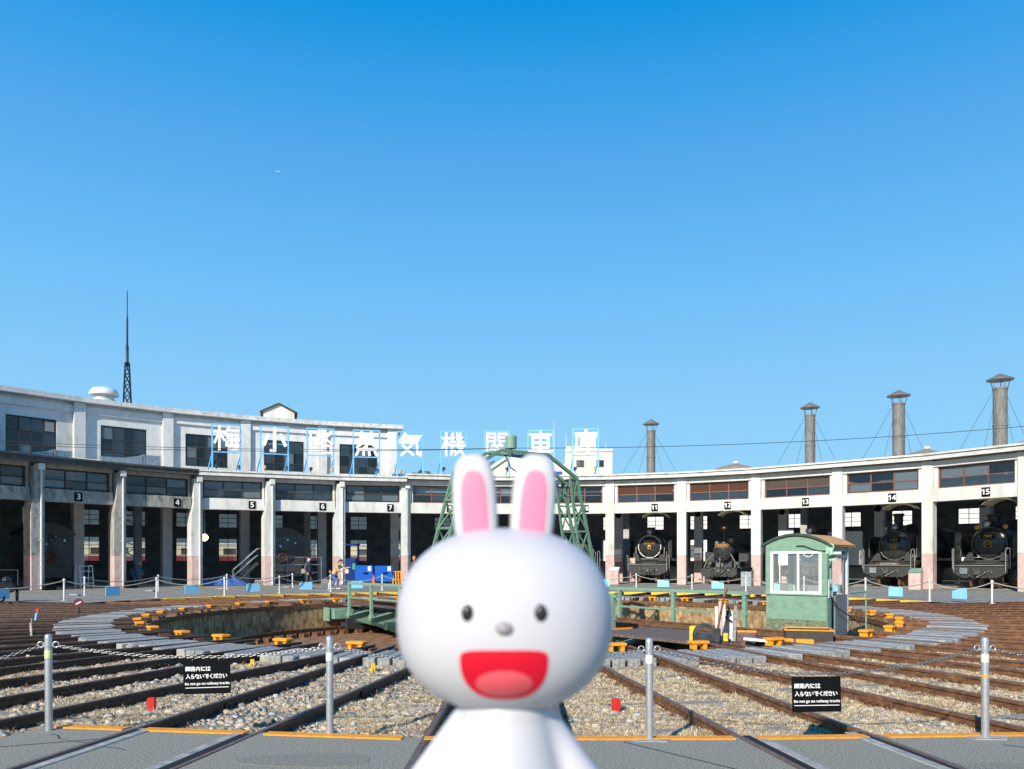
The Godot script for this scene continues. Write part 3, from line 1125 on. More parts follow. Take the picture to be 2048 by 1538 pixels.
func pillar(R: Node3D, i: int) -> void:
	var xf := ring_frame(col_deg(i), col_r(i))
	var left := i <= 6
	if not left:
		var up := MB.new()
		up.box(Vector3(0, (1.86 + 6.78) / 2, -0.27), Vector3(0.57, 6.78 - 1.86, 0.54), 0.02)
		var o := part("pillar", up, M.plaster_cream if i > 7 else M.plaster_grey, R, xf)
		var lo := MB.new()
		lo.box(Vector3(0, 0.93, -0.27), Vector3(0.57, 1.86, 0.54), 0.02)
		part("pink_base", lo, M.pink_paint, o)
	else:
		var m: Material = M.plaster_sooty if i <= 3 else M.plaster_grey  # first pillars carry the painted-in off-frame shade together with soot
		var up := MB.new()
		up.prism(PackedVector2Array([Vector2(-0.34, 1.8), Vector2(-0.34, 4.15), Vector2(-0.2, 5.0), Vector2(-0.2, 6.4), Vector2(0.3, 6.4), Vector2(0.3, 1.8)]), -0.6, 0.28)
		var o := part("pillar", up, m, R, xf)
		var lo := MB.new()
		lo.box(Vector3(-0.02, 0.9, -0.16), Vector3(0.64, 1.8, 0.88), 0.01)
		part("pink_base", lo, M.pink_paint, o)
	if i <= 7:
		var z := 0.34 if left else 0.08
		var pp := MB.new()
		pp.cyl(Vector3(0.12, 0.05, z), Vector3(0.12, 6.2, z), 0.055, 0.055, 10)
		for y in [1.2, 2.6, 4.0, 5.4]:
			pp.box(Vector3(0.12, y, z - 0.02), Vector3(0.2, 0.04, 0.1))
		var dp := part("drain_pipe", pp, M.white_paint if i != 7 else M.galvanised, R, xf)
		var hp := MB.new()
		hp.box(Vector3(0.10, 6.36, z), Vector3(0.32, 0.34, 0.26), 0.02)
		part("hopper", hp, M.white_paint, dp)
	# second row of pillars inside
	var ix := ring_frame(col_deg(i), R_UP)
	var ip := MB.new()
	ip.box(Vector3(0, (1.8 + 6.6) / 2, -0.3), Vector3(0.6, 4.8, 0.6), 0.02)
	var io := part("inner_pillar", ip, M.pier_grey, R, ix)
	var il := MB.new()
	il.box(Vector3(0, 0.9, -0.3), Vector3(0.6, 1.8, 0.6), 0.02)
	part("pink_base", il, M.pink_paint if i > 6 else M.pier_grey, io)
	if i < 16:
		for y in [6.2]:
			var tb := MB.new()
			tb.bar(ring_frame(col_deg(i), R_UP + 0.3, y).origin, ring_frame(col_deg(i + 1), R_UP + 0.3, y).origin, 0.24, 0.34)
			part("tie_beam", tb, M.pier_grey, R)
		if i % 2 == 0:
			var cr := MB.new()
			cr.box(Vector3(0, (1.8 + 6.6) / 2, -0.3), Vector3(0.5, 4.8, 0.5), 0.02)
			cr.box(Vector3(0, 0.9, -0.3), Vector3(0.5, 1.8, 0.5), 0.02)
			part("inner_pillar", cr, M.pier_grey, R, ring_frame(col_deg(i), 45.0))
	var br := MB.new()
	br.bar(ring_frame(col_deg(i), col_r(i) + 0.55, 6.45).origin, ring_frame(col_deg(i), R_UP, 6.45).origin, 0.3, 0.4)
	part("roof_beam", br, M.soot_wall, R)


func back_bay(R: Node3D, b: int) -> void:
	var p := pol(col_deg(b - 1), R_BACK)
	var q := pol(col_deg(b), R_BACK)
	var xf := chord(p, q)
	var w := p.distance_to(q)
	var top := 6.65 if b > 7 else 11.3
	var mb := MB.new()
	mb.box(Vector3(0, 0.75, 0), Vector3(w, 1.5, 0.3))
	mb.box(Vector3(0, 3.95, 0), Vector3(w, 0.9, 0.3))
	mb.box(Vector3(0, (5.65 + top) / 2, 0), Vector3(w, top - 5.65, 0.3))
	var ww := 1.55
	for row in [[1.5, 3.5], [4.4, 5.65]]:
		var h: float = row[1] - row[0]
		var cy: float = (row[0] + row[1]) / 2
		var x := -w / 2
		for cx in [-1.95, 1.95, w / 2 + ww / 2]:
			var x1: float = cx - ww / 2
			mb.box(Vector3((x + x1) / 2, cy, 0), Vector3(x1 - x, h, 0.3))
			x = cx + ww / 2
		for cx in [-1.95, 1.95]:
			window("rear_window", R, xf * Transform3D(Basis(), Vector3(cx, row[0], 0)), ww, h, 2, [0.34, 0.33, 0.33] if h < 1.5 else [0.25, 0.25, 0.25, 0.25], M.frame_dark, M.clear_pane, [], null, 0.05)
	part("rear_wall", mb, M.soot_wall, R, xf)


func upper_storey(R: Node3D) -> void:
	for b in range(2, 8):
		var p := pol(col_deg(b - 1), R_UP)
		var q := pol(col_deg(b), R_UP)
		var xf := chord(p, q)
		var w := p.distance_to(q)
		var ww := 2.75
		var m: Material = M.plaster_grey
		var wall := MB.new()
		var y0 := 6.92
		for s in [-1, 1]:
			wall.box(Vector3(s * (w / 2 + ww / 2) / 2, (7.85 + 10.0) / 2, -0.30), Vector3((w - ww) / 2, 2.15, 0.3))
		wall.box(Vector3(0, (10.0 + 11.2) / 2, -0.30), Vector3(w, 1.2, 0.3))
		wall.box(Vector3(0, (y0 + 7.85) / 2, -0.30), Vector3(w, 7.85 - y0, 0.3))
		part("upper_wall", wall, m, R, xf)
		var hd := MB.new()
		hd.box(Vector3(0, (10.58 + 11.02) / 2, -0.075), Vector3(w - 0.5, 0.44, 0.149), 0.01)
		part("header_beam", hd, m, R, xf)
		var win := window("upper_window", R, xf * Transform3D(Basis(), Vector3(0, 7.85, -0.24)), ww, 2.15, 4, [0.24, 0.38, 0.38], M.frame_dark, M.pane, [], null, 0.06)
		var dk := MB.new()
		dk.box(Vector3(0, 0.3, -0.04), Vector3(ww - 0.1, 0.44, 0.02))
		part("lower_panel", dk, M.frame_dark, win)
		if b in [2, 3]:
			var lv := MB.new()
			for k in 9:
				lv.box(Vector3(1.0, 1.45 + 0.065 * k, 0.03), Vector3(0.5, 0.025, 0.03))
			part("vent_grille", lv, M.white_paint, win)
		var co := slab([pol(col_deg(b - 1), R_UP - 0.42), pol(col_deg(b), R_UP - 0.42), pol(col_deg(b), R_BACK + 0.4), pol(col_deg(b - 1), R_BACK + 0.4)], 11.22, 11.5)
		part("upper_roof", co, M.roof_trim if b > 4 else M.plaster_grey, R)
	for i in range(1, 8):
		var xf := ring_frame(col_deg(i), R_UP)
		var pl := MB.new()
		pl.box(Vector3(0 if i < 7 else -0.2, (6.93 + 11.2) / 2, -0.05), Vector3(0.66, 4.27, 0.42), 0.012)
		part("pilaster", pl, M.plaster_grey, R, xf)
	# gable end beside the single-storey roof, and the two outer end walls
	for e in [[7, R_UP + 0.2, R_BACK, 6.9, 11.22], [1, 31.0, R_BACK, 0.0, 11.22], [16, 29.2, R_BACK, 0.0, 6.84]]:
		var a := pol(col_deg(e[0]), e[1])
		var z := pol(col_deg(e[0]), e[2])
		var mb := MB.new()
		mb.X = Transform3D(Basis(), Vector3(0, (e[3] + e[4]) / 2, 0))
		mb.bar(a, z, 0.3, e[4] - e[3])
		part("end_wall", mb, M.plaster_grey, R)
	var tip := slab([pol(col_deg(7), R_UP - 0.42), pol(col_deg(7) + 0.9, R_UP - 0.42), pol(col_deg(7) + 0.9, R_BACK + 0.4), pol(col_deg(7), R_BACK + 0.4)], 11.22, 11.5)
	part("upper_roof", tip, M.roof_trim, R)


func roof_parts(R: Node3D) -> void:
	# tall ventilation stacks over the right-hand bays
	for s in [[10.42, 61.3, 0.32, 11.3], [20.45, 56.1, 0.34, 11.55], [24.97, 52.8, 0.375, 11.7], [29.02, 48.6, 0.39, 11.8]]:
		var o := at(s[0], 7.0, s[1])
		var h: float = s[3] - 7.0
		var r: float = s[2]
		var mb := MB.new()
		mb.lathe(Vector3.ZERO, Vector3.UP, [Vector2(r, 0), Vector2(r, h * 0.52), Vector2(r + 0.035, h * 0.525), Vector2(r + 0.035, h * 0.54), Vector2(r, h * 0.545), Vector2(r, h - 0.12), Vector2(r + 0.03, h - 0.12), Vector2(r + 0.03, h), Vector2(r - 0.03, h), Vector2(r - 0.03, h - 0.6)], 22)
		var st := part("smoke_stack", mb, M.stack_steel, R, Transform3D(Basis(), o))
		var cap := MB.new()
		cap.lathe(Vector3(0, h + 0.5, 0), Vector3.UP, [Vector2(0, 0.02), Vector2(r * 1.9, -0.05), Vector2(r * 1.92, 0.0), Vector2(r * 1.0, 0.17), Vector2(0.1, 0.33), Vector2(0, 0.35)], 22)
		for k in 5:
			var a := TAU * k / 5 + 0.3
			cap.cyl(Vector3(cos(a) * r, h - 0.1, sin(a) * r), Vector3(cos(a) * r * 1.35, h + 0.5, sin(a) * r * 1.35), 0.022, 0.022, 5)
		part("cap", cap, M.stack_steel, st)
		for a in [30.0, 68.0, 112.0, 150.0]:
			for sg in [1]:
				var wr := MB.new()
				var d := Vector3(cos(deg_to_rad(a)), 0, -0.4 + sin(deg_to_rad(a)) * 0.4)
				wr.cyl(d * r + Vector3(0, h - 0.15, 0), d * 3.1 + Vector3(0, 0.1, 0), 0.010, 0.010, 4)
				part("guy_wire", wr, M.cable, st)
	# low hipped roof vents
	for s in [[16.6, 60.6, 8.75, 2.7], [26.6, 52.4, 8.7, 2.4], [30.6, 47.6, 8.7, 2.4]]:
		var mb := MB.new()
		var h: float = s[2] - 7.0
		var w: float = s[3]
		mb.box(Vector3(0, (h - 0.45) / 2, 0), Vector3(w * 0.8, h - 0.45, w * 0.8))
		var v := part("roof_vent", mb, M.plaster_cream, R, facing(at(s[0], 7.0, s[1]), Vector3(CX, 0, -CF)))
		var rf := MB.new()
		rf.lathe(Vector3(0, h - 0.43, 0), Vector3.UP, [Vector2(0, -0.02), Vector2(w * 0.66, -0.05), Vector2(w * 0.66, 0.02), Vector2(0.12, 0.42), Vector2(0, 0.42)], 4, false)
		part("vent_roof", rf, M.buried_sleeper, v, Transform3D(Basis(Vector3.UP, PI / 4), Vector3.ZERO))
		var k := MB.new()
		k.ball(Vector3(0, h + 0.07, 0), Vector3(0.2, 0.12, 0.2), 10, 6)
		part("vent_knob", k, M.sign_white, v)
	# mushroom ventilator and gabled ventilator on the upper roof
	var mu := MB.new()
	mu.lathe(Vector3.ZERO, Vector3.UP, [Vector2(0.7, 0), Vector2(0.7, 1.0), Vector2(0.62, 1.02), Vector2(0.55, 1.3)], 24)
	mu.box(Vector3(0, 0.35, 0), Vector3(1.9, 0.7, 1.9), 0.03)
	var mv := part("roof_ventilator", mu, M.roof_trim, R, Transform3D(Basis(), at(-27.7, 11.5, 55.5)))
	var dm := MB.new()
	dm.lathe(Vector3(0, 1.25, 0), Vector3.UP, [Vector2(0.4, 0.05), Vector2(0.93, 0.0), Vector2(0.95, 0.06), Vector2(0.86, 0.28), Vector2(0.72, 0.45), Vector2(0.3, 0.54), Vector2(0, 0.56)], 28)
	part("dome", dm, M.white_paint, mv)
	var gv := MB.new()
	gv.prism(PackedVector2Array([Vector2(-1.15, 0), Vector2(-1.15, 1.55), Vector2(0, 2.1), Vector2(1.15, 1.55), Vector2(1.15, 0)]), -1.5, 1.2)
	var gn := part("gable_ventilator", gv, M.plaster_cream, R, facing(at(-18.25, 11.48, 64.0), Vector3(0, 0, 0)))
	var gr := MB.new()
	for s in [-1, 1]:
		gr.bar(Vector3(s * 1.38, 1.46, -0.15), Vector3(0, 2.14, -0.15), 3.1, 0.09, Vector3(0, 1, 0))
	part("vent_roof", gr, M.frame_dark, gn)


func text_mesh(s: String, size: float, depth: float, font := "Droid Sans", bold := true) -> TextMesh:
	var t := TextMesh.new()
	var f := SystemFont.new()
	f.font_names = PackedStringArray([font])
	f.font_weight = 700 if bold else 400
	t.font = f
	t.text = s
	t.font_size = 64
	t.pixel_size = size / 46.0
	t.depth = depth
	t.curve_step = 4.0
	return t


func number_signs() -> void:
	for b in BAYS:
		if b == 2 or b == 16:
			continue
		var dx := 1.1 if b in [4, 5, 6, 7] else (0.0 if b == 3 else 0.6)
		var xf := bay_frame(b) * Transform3D(Basis(), Vector3(dx, 4.95, -0.05))
		var t := thing("bay_number_sign", "small black plate with the white number %s on the beam over a shed bay" % WORDS[b], "number sign", xf, "bay number plates on the shed beam")
		var mb := MB.new()
		mb.box(Vector3.ZERO, Vector3(0.40, 0.46, 0.05), 0.006)
		part("plate", mb, M.panel_black, t)
		meshed("digits", text_mesh(str(b), 0.30 if b < 10 else 0.27, 0.012), M.sign_white, t, Transform3D(Basis(), Vector3(0, 0, 0.03)))


const GLYPH := {
	"ume": [[[4, 76], [42, 76]], [[23, 97], [23, 3]], [[22, 72], [5, 32]], [[24, 70], [40, 46]], [[60, 97], [46, 70]], [[54, 84], [97, 84]], [[56, 66], [50, 22], [94, 22]], [[56, 66], [90, 66], [86, 4], [76, 4]], [[44, 44], [98, 44]], [[70, 60], [70, 50]], [[70, 38], [70, 28]]],
	"ko": [[[50, 97], [50, 8], [36, 8]], [[24, 70], [9, 32]], [[74, 72], [92, 32]]],
	"ro": [[[9, 92], [38, 92], [38, 62], [9, 62], [9, 92]], [[25, 62], [25, 12]], [[25, 40], [42, 40]], [[10, 46], [10, 10]], [[4, 9], [46, 15]], [[63, 97], [48, 70]], [[60, 86], [88, 86], [48, 44]], [[58, 72], [98, 44]], [[57, 36], [91, 36], [91, 7], [57, 7], [57, 36]]],
	"jo": [[[4, 88], [96, 88]], [[30, 98], [30, 80]], [[70, 98], [70, 80]], [[26, 74], [74, 74], [54, 62]], [[50, 66], [50, 34], [42, 34]], [[10, 58], [38, 58], [12, 36]], [[88, 66], [64, 52]], [[60, 58], [92, 36]], [[14, 26], [88, 26]], [[16, 19], [8, 3]], [[38, 18], [38, 4]], [[60, 18], [62, 4]], [[84, 19], [92, 3]]],
	"ki": [[[30, 98], [8, 68]], [[24, 88], [96, 88]], [[24, 75], [86, 75]], [[8, 62], [78, 62], [82, 14], [96, 8], [96, 22]], [[58, 52], [14, 8]], [[20, 48], [62, 10]]],
	"kai": [[[3, 76], [36, 76]], [[19, 97], [19, 3]], [[18, 72], [4, 34]], [[20, 66], [32, 50]], [[48, 97], [40, 80], [52, 80], [40, 60], [56, 60]], [[80, 97], [72, 80], [86, 80], [74, 60], [92, 60]], [[36, 46], [98, 46]], [[46, 46], [40, 6]], [[66, 97], [70, 40], [94, 4]], [[88, 34], [58, 6]], [[44, 28], [60, 18]]],
	"kan": [[[8, 95], [8, 3]], [[8, 95], [42, 95], [42, 64], [8, 64]], [[8, 80], [42, 80]], [[92, 95], [92, 5], [82, 5]], [[92, 95], [58, 95], [58, 64], [92, 64]], [[58, 80], [92, 80]], [[36, 58], [41, 48]], [[64, 58], [59, 48]], [[28, 45], [72, 45]], [[22, 30], [78, 30]], [[50, 45], [50, 30], [26, 8]], [[50, 30], [74, 8]]],
	"sha": [[[6, 88], [94, 88]], [[17, 75], [83, 75], [83, 32], [17, 32], [17, 75]], [[17, 53], [83, 53]], [[3, 17], [97, 17]], [[50, 99], [50, 1]]],
	"kura": [[[52, 99], [52, 88]], [[9, 87], [97, 87]], [[12, 87], [12, 40], [4, 3]], [[26, 73], [94, 73]], [[32, 62], [88, 62], [88, 34], [32, 34], [32, 62]], [[32, 48], [88, 48]], [[20, 20], [98, 20]], [[60, 82], [60, 2]]],
	"sen": [[[22, 97], [8, 80], [26, 80]], [[33, 90], [6, 56], [38, 60]], [[21, 56], [21, 4]], [[10, 40], [5, 14]], [[32, 42], [37, 22]], [[50, 92], [92, 92], [92, 60], [50, 60], [50, 92]], [[50, 76], [92, 76]], [[71, 60], [71, 4]], [[45, 46], [66, 46], [46, 12]], [[95, 50], [76, 38]], [[74, 40], [98, 10]]],
	"nai": [[[12, 78], [12, 4]], [[12, 78], [88, 78], [88, 7], [76, 7]], [[50, 98], [50, 65], [25, 24]], [[50, 62], [76, 27]]],
	"ni": [[[18, 92], [14, 50], [20, 6]], [[42, 76], [86, 76]], [[42, 42], [46, 18], [60, 12], [92, 14]]],
	"ha": [[[16, 92], [12, 50], [18, 6]], [[38, 70], [96, 70]], [[72, 93], [72, 20], [60, 8], [45, 12], [45, 24], [60, 28], [96, 8]]],
	"iru": [[[38, 96], [52, 90], [48, 56], [6, 4]], [[50, 66], [96, 4]]],
	"ra": [[[35, 96], [62, 86]], [[30, 76], [25, 38], [55, 52], [80, 42], [80, 20], [60, 7], [30, 5]]],
	"na": [[[8, 78], [54, 78]], [[33, 97], [10, 42]], [[66, 86], [94, 70]], [[70, 60], [70, 15], [55, 5], [42, 12], [45, 25], [60, 28], [94, 7]]],
	"i": [[[15, 86], [14, 35], [28, 10], [40, 28]], [[75, 82], [92, 38]]],
	"de": [[[6, 86], [90, 90], [56, 66], [45, 35], [60, 10], [82, 7]], [[74, 56], [80, 42]], [[90, 62], [96, 48]]],
	"ku": [[[72, 97], [25, 50], [77, 3]]],
	"da": [[[6, 75], [56, 75]], [[33, 97], [8, 6]], [[55, 50], [90, 50]], [[52, 30], [55, 12], [92, 9]], [[72, 92], [78, 76]], [[88, 97], [95, 81]]],
	"sa": [[[8, 75], [92, 75]], [[42, 98], [76, 40]], [[22, 38], [22, 18], [45, 7], [77, 9]]]}


# strokes of a written character as raised bars, `size` metres square, lower left corner at o
func write(mb: MB, key: String, o: Vector2, size: float, wd: float, z0: float, z1: float) -> void:
	var j := 0
	for s in GLYPH[key]:
		for i in s.size() - 1:
			var a := o + Vector2(s[i][0], s[i][1]) * size / 100.0
			var b := o + Vector2(s[i + 1][0], s[i + 1][1]) * size / 100.0
			var d := (b - a).normalized() * wd * 0.5
			var e := Vector2(-d.y, d.x)
			var k := wd * 0.01 * (j % 5)    # neighbouring strokes are not quite flush
			mb.prism(PackedVector2Array([a - d * 0.9 - e, b + d * 0.9 - e, b + d * 0.9 + e, a - d * 0.9 + e]), z0, z1 + k)
			j += 1


func roof_letters() -> void:
	var row := [["ume", -17.75, 50.8, 8.33, "plum tree"], ["ko", -14.93, 51.4, 8.30, "small"], ["ro", -12.26, 52.35, 8.32, "road"], ["jo", -9.4, 52.8, 8.28, "steam"], ["ki", -6.7, 53.7, 8.32, "vapour"], ["kai", -3.86, 53.9, 8.40, "loom"], ["kan", -0.99, 54.0, 8.42, "gate"], ["sha", 1.88, 53.9, 8.46, "wheel"], ["kura", 4.83, 53.7, 8.52, "storehouse"]]
	var ord := ["leftmost", "second", "third", "fourth", "fifth", "sixth", "seventh", "eighth", "rightmost"]
	for i in row.size():
		var r: Array = row[i]
		var p := at(r[1], 0, r[2])
		var xf := facing(p, Vector3(CX * 0.5, 0, -CF * 0.5))
		var base := TOP_LEFT if i < 5 else TOP_RIGHT
		var lab := "%s big white character on a blue frame on the shed roof, counted from the left" % ord[i]
		var t := thing("rooftop_character", lab, "roof sign", xf, "big characters standing along the shed roof")
		var y0: float = r[3]
		var sz := 1.6
		var fr := MB.new()
		for s in [-1, 1]:
			fr.bar(Vector3(s * 0.83, base, 0), Vector3(s * 0.83, y0 + sz + 0.06, 0), 0.09, 0.09)
			fr.bar(Vector3(s * 0.83, y0 - 0.2, -0.03), Vector3(s * 0.83 - 0.25, base, -0.95), 0.07, 0.07)
			fr.bar(Vector3(s * 0.83, base + 0.03, 0.03), Vector3(s * 0.83, base + 0.03, -0.95), 0.05, 0.05)
		fr.bar(Vector3(-0.86, y0 + sz + 0.06, 0), Vector3(0.86, y0 + sz + 0.06, 0), 0.07, 0.08)
		fr.bar(Vector3(-0.80, y0 - 0.06, 0), Vector3(0.80, y0 - 0.06, 0), 0.07, 0.07)
		for y in [0.35, 0.72]:
			fr.bar(Vector3(-0.80, y0 + sz * y, -0.02), Vector3(0.80, y0 + sz * y, -0.02), 0.03, 0.03)
		fr.bar(Vector3(-0.83, base + 0.12, -0.9), Vector3(0.83, base + 0.12, -0.9), 0.04, 0.04)
		part("frame", fr, M.blue_frame, t)
		var ch := MB.new()
		write(ch, r[0], Vector2(-0.77, y0 + 0.02), 1.54, 0.20 if r[0] == "ko" else (0.165 if r[0] in ["jo", "ki", "sha", "kura"] else 0.145), 0.03, 0.10)
		part("character", ch, M.letter_white, t)
		for s in [-1, 1]:
			var f := thing("floodlight", "small floodlight at the %s foot of the %s big white roof character" % ["left" if s < 0 else "right", ord[i]], "floodlight", xf * Transform3D(Basis(Vector3.UP, 0.25 * s), Vector3(0.62 * s, base, 0.72)), "floodlights along the roof edge")
			if not shared.has("flood"):
				var arm := MB.new()
				arm.tube([Vector3(0, 0.0, -0.3), Vector3(0, 0.12, 0.0), Vector3(0, 0.30, 0.16)], 0.022, 5)
				arm.box(Vector3(0, 0.03, -0.3), Vector3(0.2, 0.06, 0.2))
				var head := MB.new()
				head.lathe(Vector3(0, 0.32, 0.18), Vector3(0.0, 0.75, -0.65), [Vector2(0, -0.10), Vector2(0.055, -0.08), Vector2(0.075, 0.0), Vector2(0.115, 0.14), Vector2(0.115, 0.16)], 10)
				var ln := MB.new()
				ln.lathe(Vector3(0, 0.32, 0.18), Vector3(0.0, 0.75, -0.65), [Vector2(0, 0.17), Vector2(0.11, 0.155), Vector2(0, 0.15)], 10)
				shared.flood = [arm.mesh(), head.mesh(), ln.mesh()]
			meshed("arm", shared.flood[0], M.blue_frame, f)
			var hd := meshed("lamp_head", shared.flood[1], M.black_iron if (i + s) % 3 else M.rust_roof, f)
			meshed("glass", shared.flood[2], M.lens, hd)


func shed() -> void:
	var R := thing("roundhouse", "long curved pale concrete engine shed with numbered bays and a taller left wing", "engine shed")
	for b in BAYS:
		front_bay(R, b)
		back_bay(R, b)
	for i in range(1, 17):
		pillar(R, i)
	upper_storey(R)
	roof_parts(R)
	number_signs()
	roof_letters()
	# galvanised ducts lying on the lower roof of the left wing
	var q := [["long tapering galvanised duct on the lower roof at the far left", -26.1, 46.4, 1.0], ["galvanised duct with a square mouth on the lower roof above bay four", -22.0, 48.6, 1.0], ["grey duct box beside the end of the upper storey", -6.3, 55.6, 0.8]]
	for d in q:
		var xf := facing(at(d[1], TOP_LEFT, d[2]), Vector3(CX, 0, -CF))
		var t := thing("roof_duct", d[0], "duct", xf, "ducts on the shed roof")
		var s: float = d[3]
		var mb := MB.new()
		mb.box(Vector3(0.45, 0.55, 0) * s, Vector3(0.95, 0.66, 0.8) * s, 0.02)
		for x in [0.0, 0.9]:
			mb.box(Vector3(x, 0.55, 0) * s, Vector3(0.05, 0.72, 0.86) * s)
		part("duct_mouth", mb, M.galvanised, t)
		var tp := MB.new()
		tp.prism(PackedVector2Array([Vector2(-0.06, 0.25) * s, Vector2(-0.06, 0.85) * s, Vector2(-1.2, 0.62) * s, Vector2(-1.2, 0.3) * s]), -0.3 * s, 0.3 * s)
		tp.box(Vector3(-1.75, 0.46, 0) * s, Vector3(1.08, 0.34, 0.36) * s)
		part("duct_run", tp, M.galvanised, t)
		var sp := MB.new()
		for x in [-1.9, -0.5, 0.45]:
			sp.box(Vector3(x, 0.12, 0) * s, Vector3(0.3, 0.24, 0.4) * s)
		part("support", sp, M.concrete_pale, t)
	var pl := thing("roof_pipe", "pale pipe on short stands along the lower roof at the far left", "pipe", ring_frame(-49.0, 33.2, TOP_LEFT))
	var pm := MB.new()
	pm.cyl(Vector3(-5.5, 0.35, 0), Vector3(3.5, 0.35, 0), 0.09, 0.09, 8)
	part("pipe_run", pm, M.white_paint, pl)
	for k in 7:
		var sm := MB.new()
		sm.box(Vector3(-5.2 + 1.4 * k, 0.21, 0), Vector3(0.05, 0.42, 0.12))
		part("pipe_stand", sm, M.galvanised, pl)


# ---------- beyond the shed ----------
func background() -> void:
	var hm := MB.new()
	var hz := noise(0.02, 12, 3)
	for i in 60:
		var g := []
		for e in [0, 1]:
			var a: float = -75.0 + 120.0 * (i + e) / 60.0
			g.append([pol(a, 380, -0.3), pol(a, 420, 30.0 + 6.0 * hz.get_noise_1d(a * 6.0)), pol(a, 520, -0.3)])
		hm.quad(g[0][0], g[1][0], g[1][1], g[0][1], Vector3(0, 1, 0.5))
		hm.quad(g[0][1], g[1][1], g[1][2], g[0][2], Vector3(0, 1, -0.5))
	tag(struct("hills", hm, M.hill_green), "low dark hills far behind the engine shed, glimpsed through its rear windows")
	var t := thing("lattice_mast", "dark steel lattice mast with a tall spike rising behind the left wing", "mast", Transform3D(Basis(Vector3.UP, 0.5), at(-35.3, -0.2, 75)))
	var ht := 19.9
	var lat := MB.new()
	var w := func(y: float) -> float: return lerpf(0.95, 0.17, y / ht)
	for s in [[-1, -1], [1, -1], [1, 1], [-1, 1]]:
		lat.bar(Vector3(s[0] * 0.95, 0, s[1] * 0.95), Vector3(s[0] * 0.17, ht, s[1] * 0.17), 0.12, 0.12)
	var n := 20
	for k in n:
		var y0 := ht * k / n
		var y1 := ht * (k + 1) / n
		var a: float = w.call(y0)
		var b: float = w.call(y1)
		for e in [[Vector3(-1, 0, -1), Vector3(1, 0, -1)], [Vector3(1, 0, -1), Vector3(1, 0, 1)], [Vector3(1, 0, 1), Vector3(-1, 0, 1)], [Vector3(-1, 0, 1), Vector3(-1, 0, -1)]]:
			var p: Vector3 = e[0]
			var q: Vector3 = e[1]
			lat.bar(p * a + Vector3(0, y0, 0), q * b + Vector3(0, y1, 0), 0.06, 0.06)
			lat.bar(q * a + Vector3(0, y0, 0), p * b + Vector3(0, y1, 0), 0.06, 0.06)
			lat.bar(p * b + Vector3(0, y1, 0), q * b + Vector3(0, y1, 0), 0.06, 0.06)
	part("lattice", lat, M.dark_blue_steel, t)
	var sp := MB.new()
	sp.lathe(Vector3(0, ht, 0), Vector3.UP, [Vector2(0.13, -0.3), Vector2(0.13, 1.6), Vector2(0.085, 1.65), Vector2(0.085, 4.2), Vector2(0.05, 4.3), Vector2(0.045, 6.6), Vector2(0, 6.62)], 8)
	part("spike", sp, M.dark_blue_steel, t)
	# a far-off aeroplane
	var ap := thing("airplane", "tiny white aeroplane high in the sky above the left wing", "airplane", Transform3D(Basis(Vector3.UP, 1.2).scaled(Vector3.ONE * 0.22), at(-430, 718, 1500)))
	var fu := MB.new()
	fu.lathe(Vector3(0, 0, -16), Vector3(0, 0, 1), [Vector2(0, 0), Vector2(1.6, 5), Vector2(1.9, 12), Vector2(1.9, 27), Vector2(0.9, 32), Vector2(0, 33)], 12)
	part("fuselage", fu, M.sign_white, ap)
	var wi := MB.new()
	wi.prism(PackedVector2Array([Vector2(0, 3), Vector2(15, -5), Vector2(15, -7), Vector2(0, -3), Vector2(-15, -7), Vector2(-15, -5)]), -0.2, 0.2)
	part("wings", wi, M.sign_white, ap, Transform3D(Basis(Vector3.RIGHT, PI / 2), Vector3.ZERO))
	var ft := MB.new()
	ft.box(Vector3(0, 3, -14), Vector3(0.4, 5, 3))
	ft.box(Vector3(0, 0.6, -14), Vector3(10, 0.3, 2.4))
	part("tail", ft, M.sign_white, ap)
	# pale factory block behind the shed
	var B := thing("far_building", "beige flat-roofed building with small windows behind the shed roof characters", "building", facing(at(4.9, -0.2, 112), Vector3(0, 0, 0)))
	var a := MB.new()
	a.prism(PackedVector2Array([Vector2(-8.4, 0), Vector2(-8.4, 14.4), Vector2(-5.8, 16.2), Vector2(-2.6, 15.6), Vector2(2.4, 15.0), Vector2(2.4, 0)]), -12, 0)
	part("wall", a, M.far_wall, B)
	var b := MB.new()
	b.box(Vector3(5.6, 8.4, -4), Vector3(6.4, 16.8, 9), 0.02)
	b.box(Vector3(3.6, 17.2, -4), Vector3(2.2, 0.9, 6))
	part("tower_wall", b, M.far_wall, B)
	var pr := MB.new()
	pr.box(Vector3(5.6, 16.85, 0.5), Vector3(6.45, 0.35, 0.3))
	part("parapet", pr, M.white_wall, B)
	for x in [4.4, 7.1]:
		window("window", B, Transform3D(Basis(), Vector3(x, 14.6, 0.56)), 1.0, 0.9, 2, [1.0], M.frame_dark, M.pane)
	var bs := MB.new()
	for k in 4:
		bs.box(Vector3(1.3, 12.6 + 0.42 * k, 0.12), Vector3(1.2, 0.34, 0.2))
	part("blue_unit", bs, M.machine_blue, B)
	for q in [[0.9, 15.1, 6.6], [2.6, 17.6, 2.2], [8.2, 17.0, 1.6]]:
		var am := MB.new()
		am.cyl(Vector3(q[0], q[1], -4), Vector3(q[0], q[1] + q[2], -4), 0.05, 0.03, 5)
		part("aerial", am, M.white_paint, B)
	# long white warehouse seen through the rear windows on the right
	var W := thing("white_warehouse", "long white warehouse seen through the rear windows of the right bays", "building", ring_frame(28, 78, -0.2))
	var wm := MB.new()
	wm.box(Vector3(0, 5.5, -6), Vector3(78, 11, 12))
	part("wall", wm, M.white_wall, W)
	var wr := MB.new()
	wr.box(Vector3(0, 11.15, -6), Vector3(79, 0.3, 13))
	part("roof", wr, M.roof_dark, W)
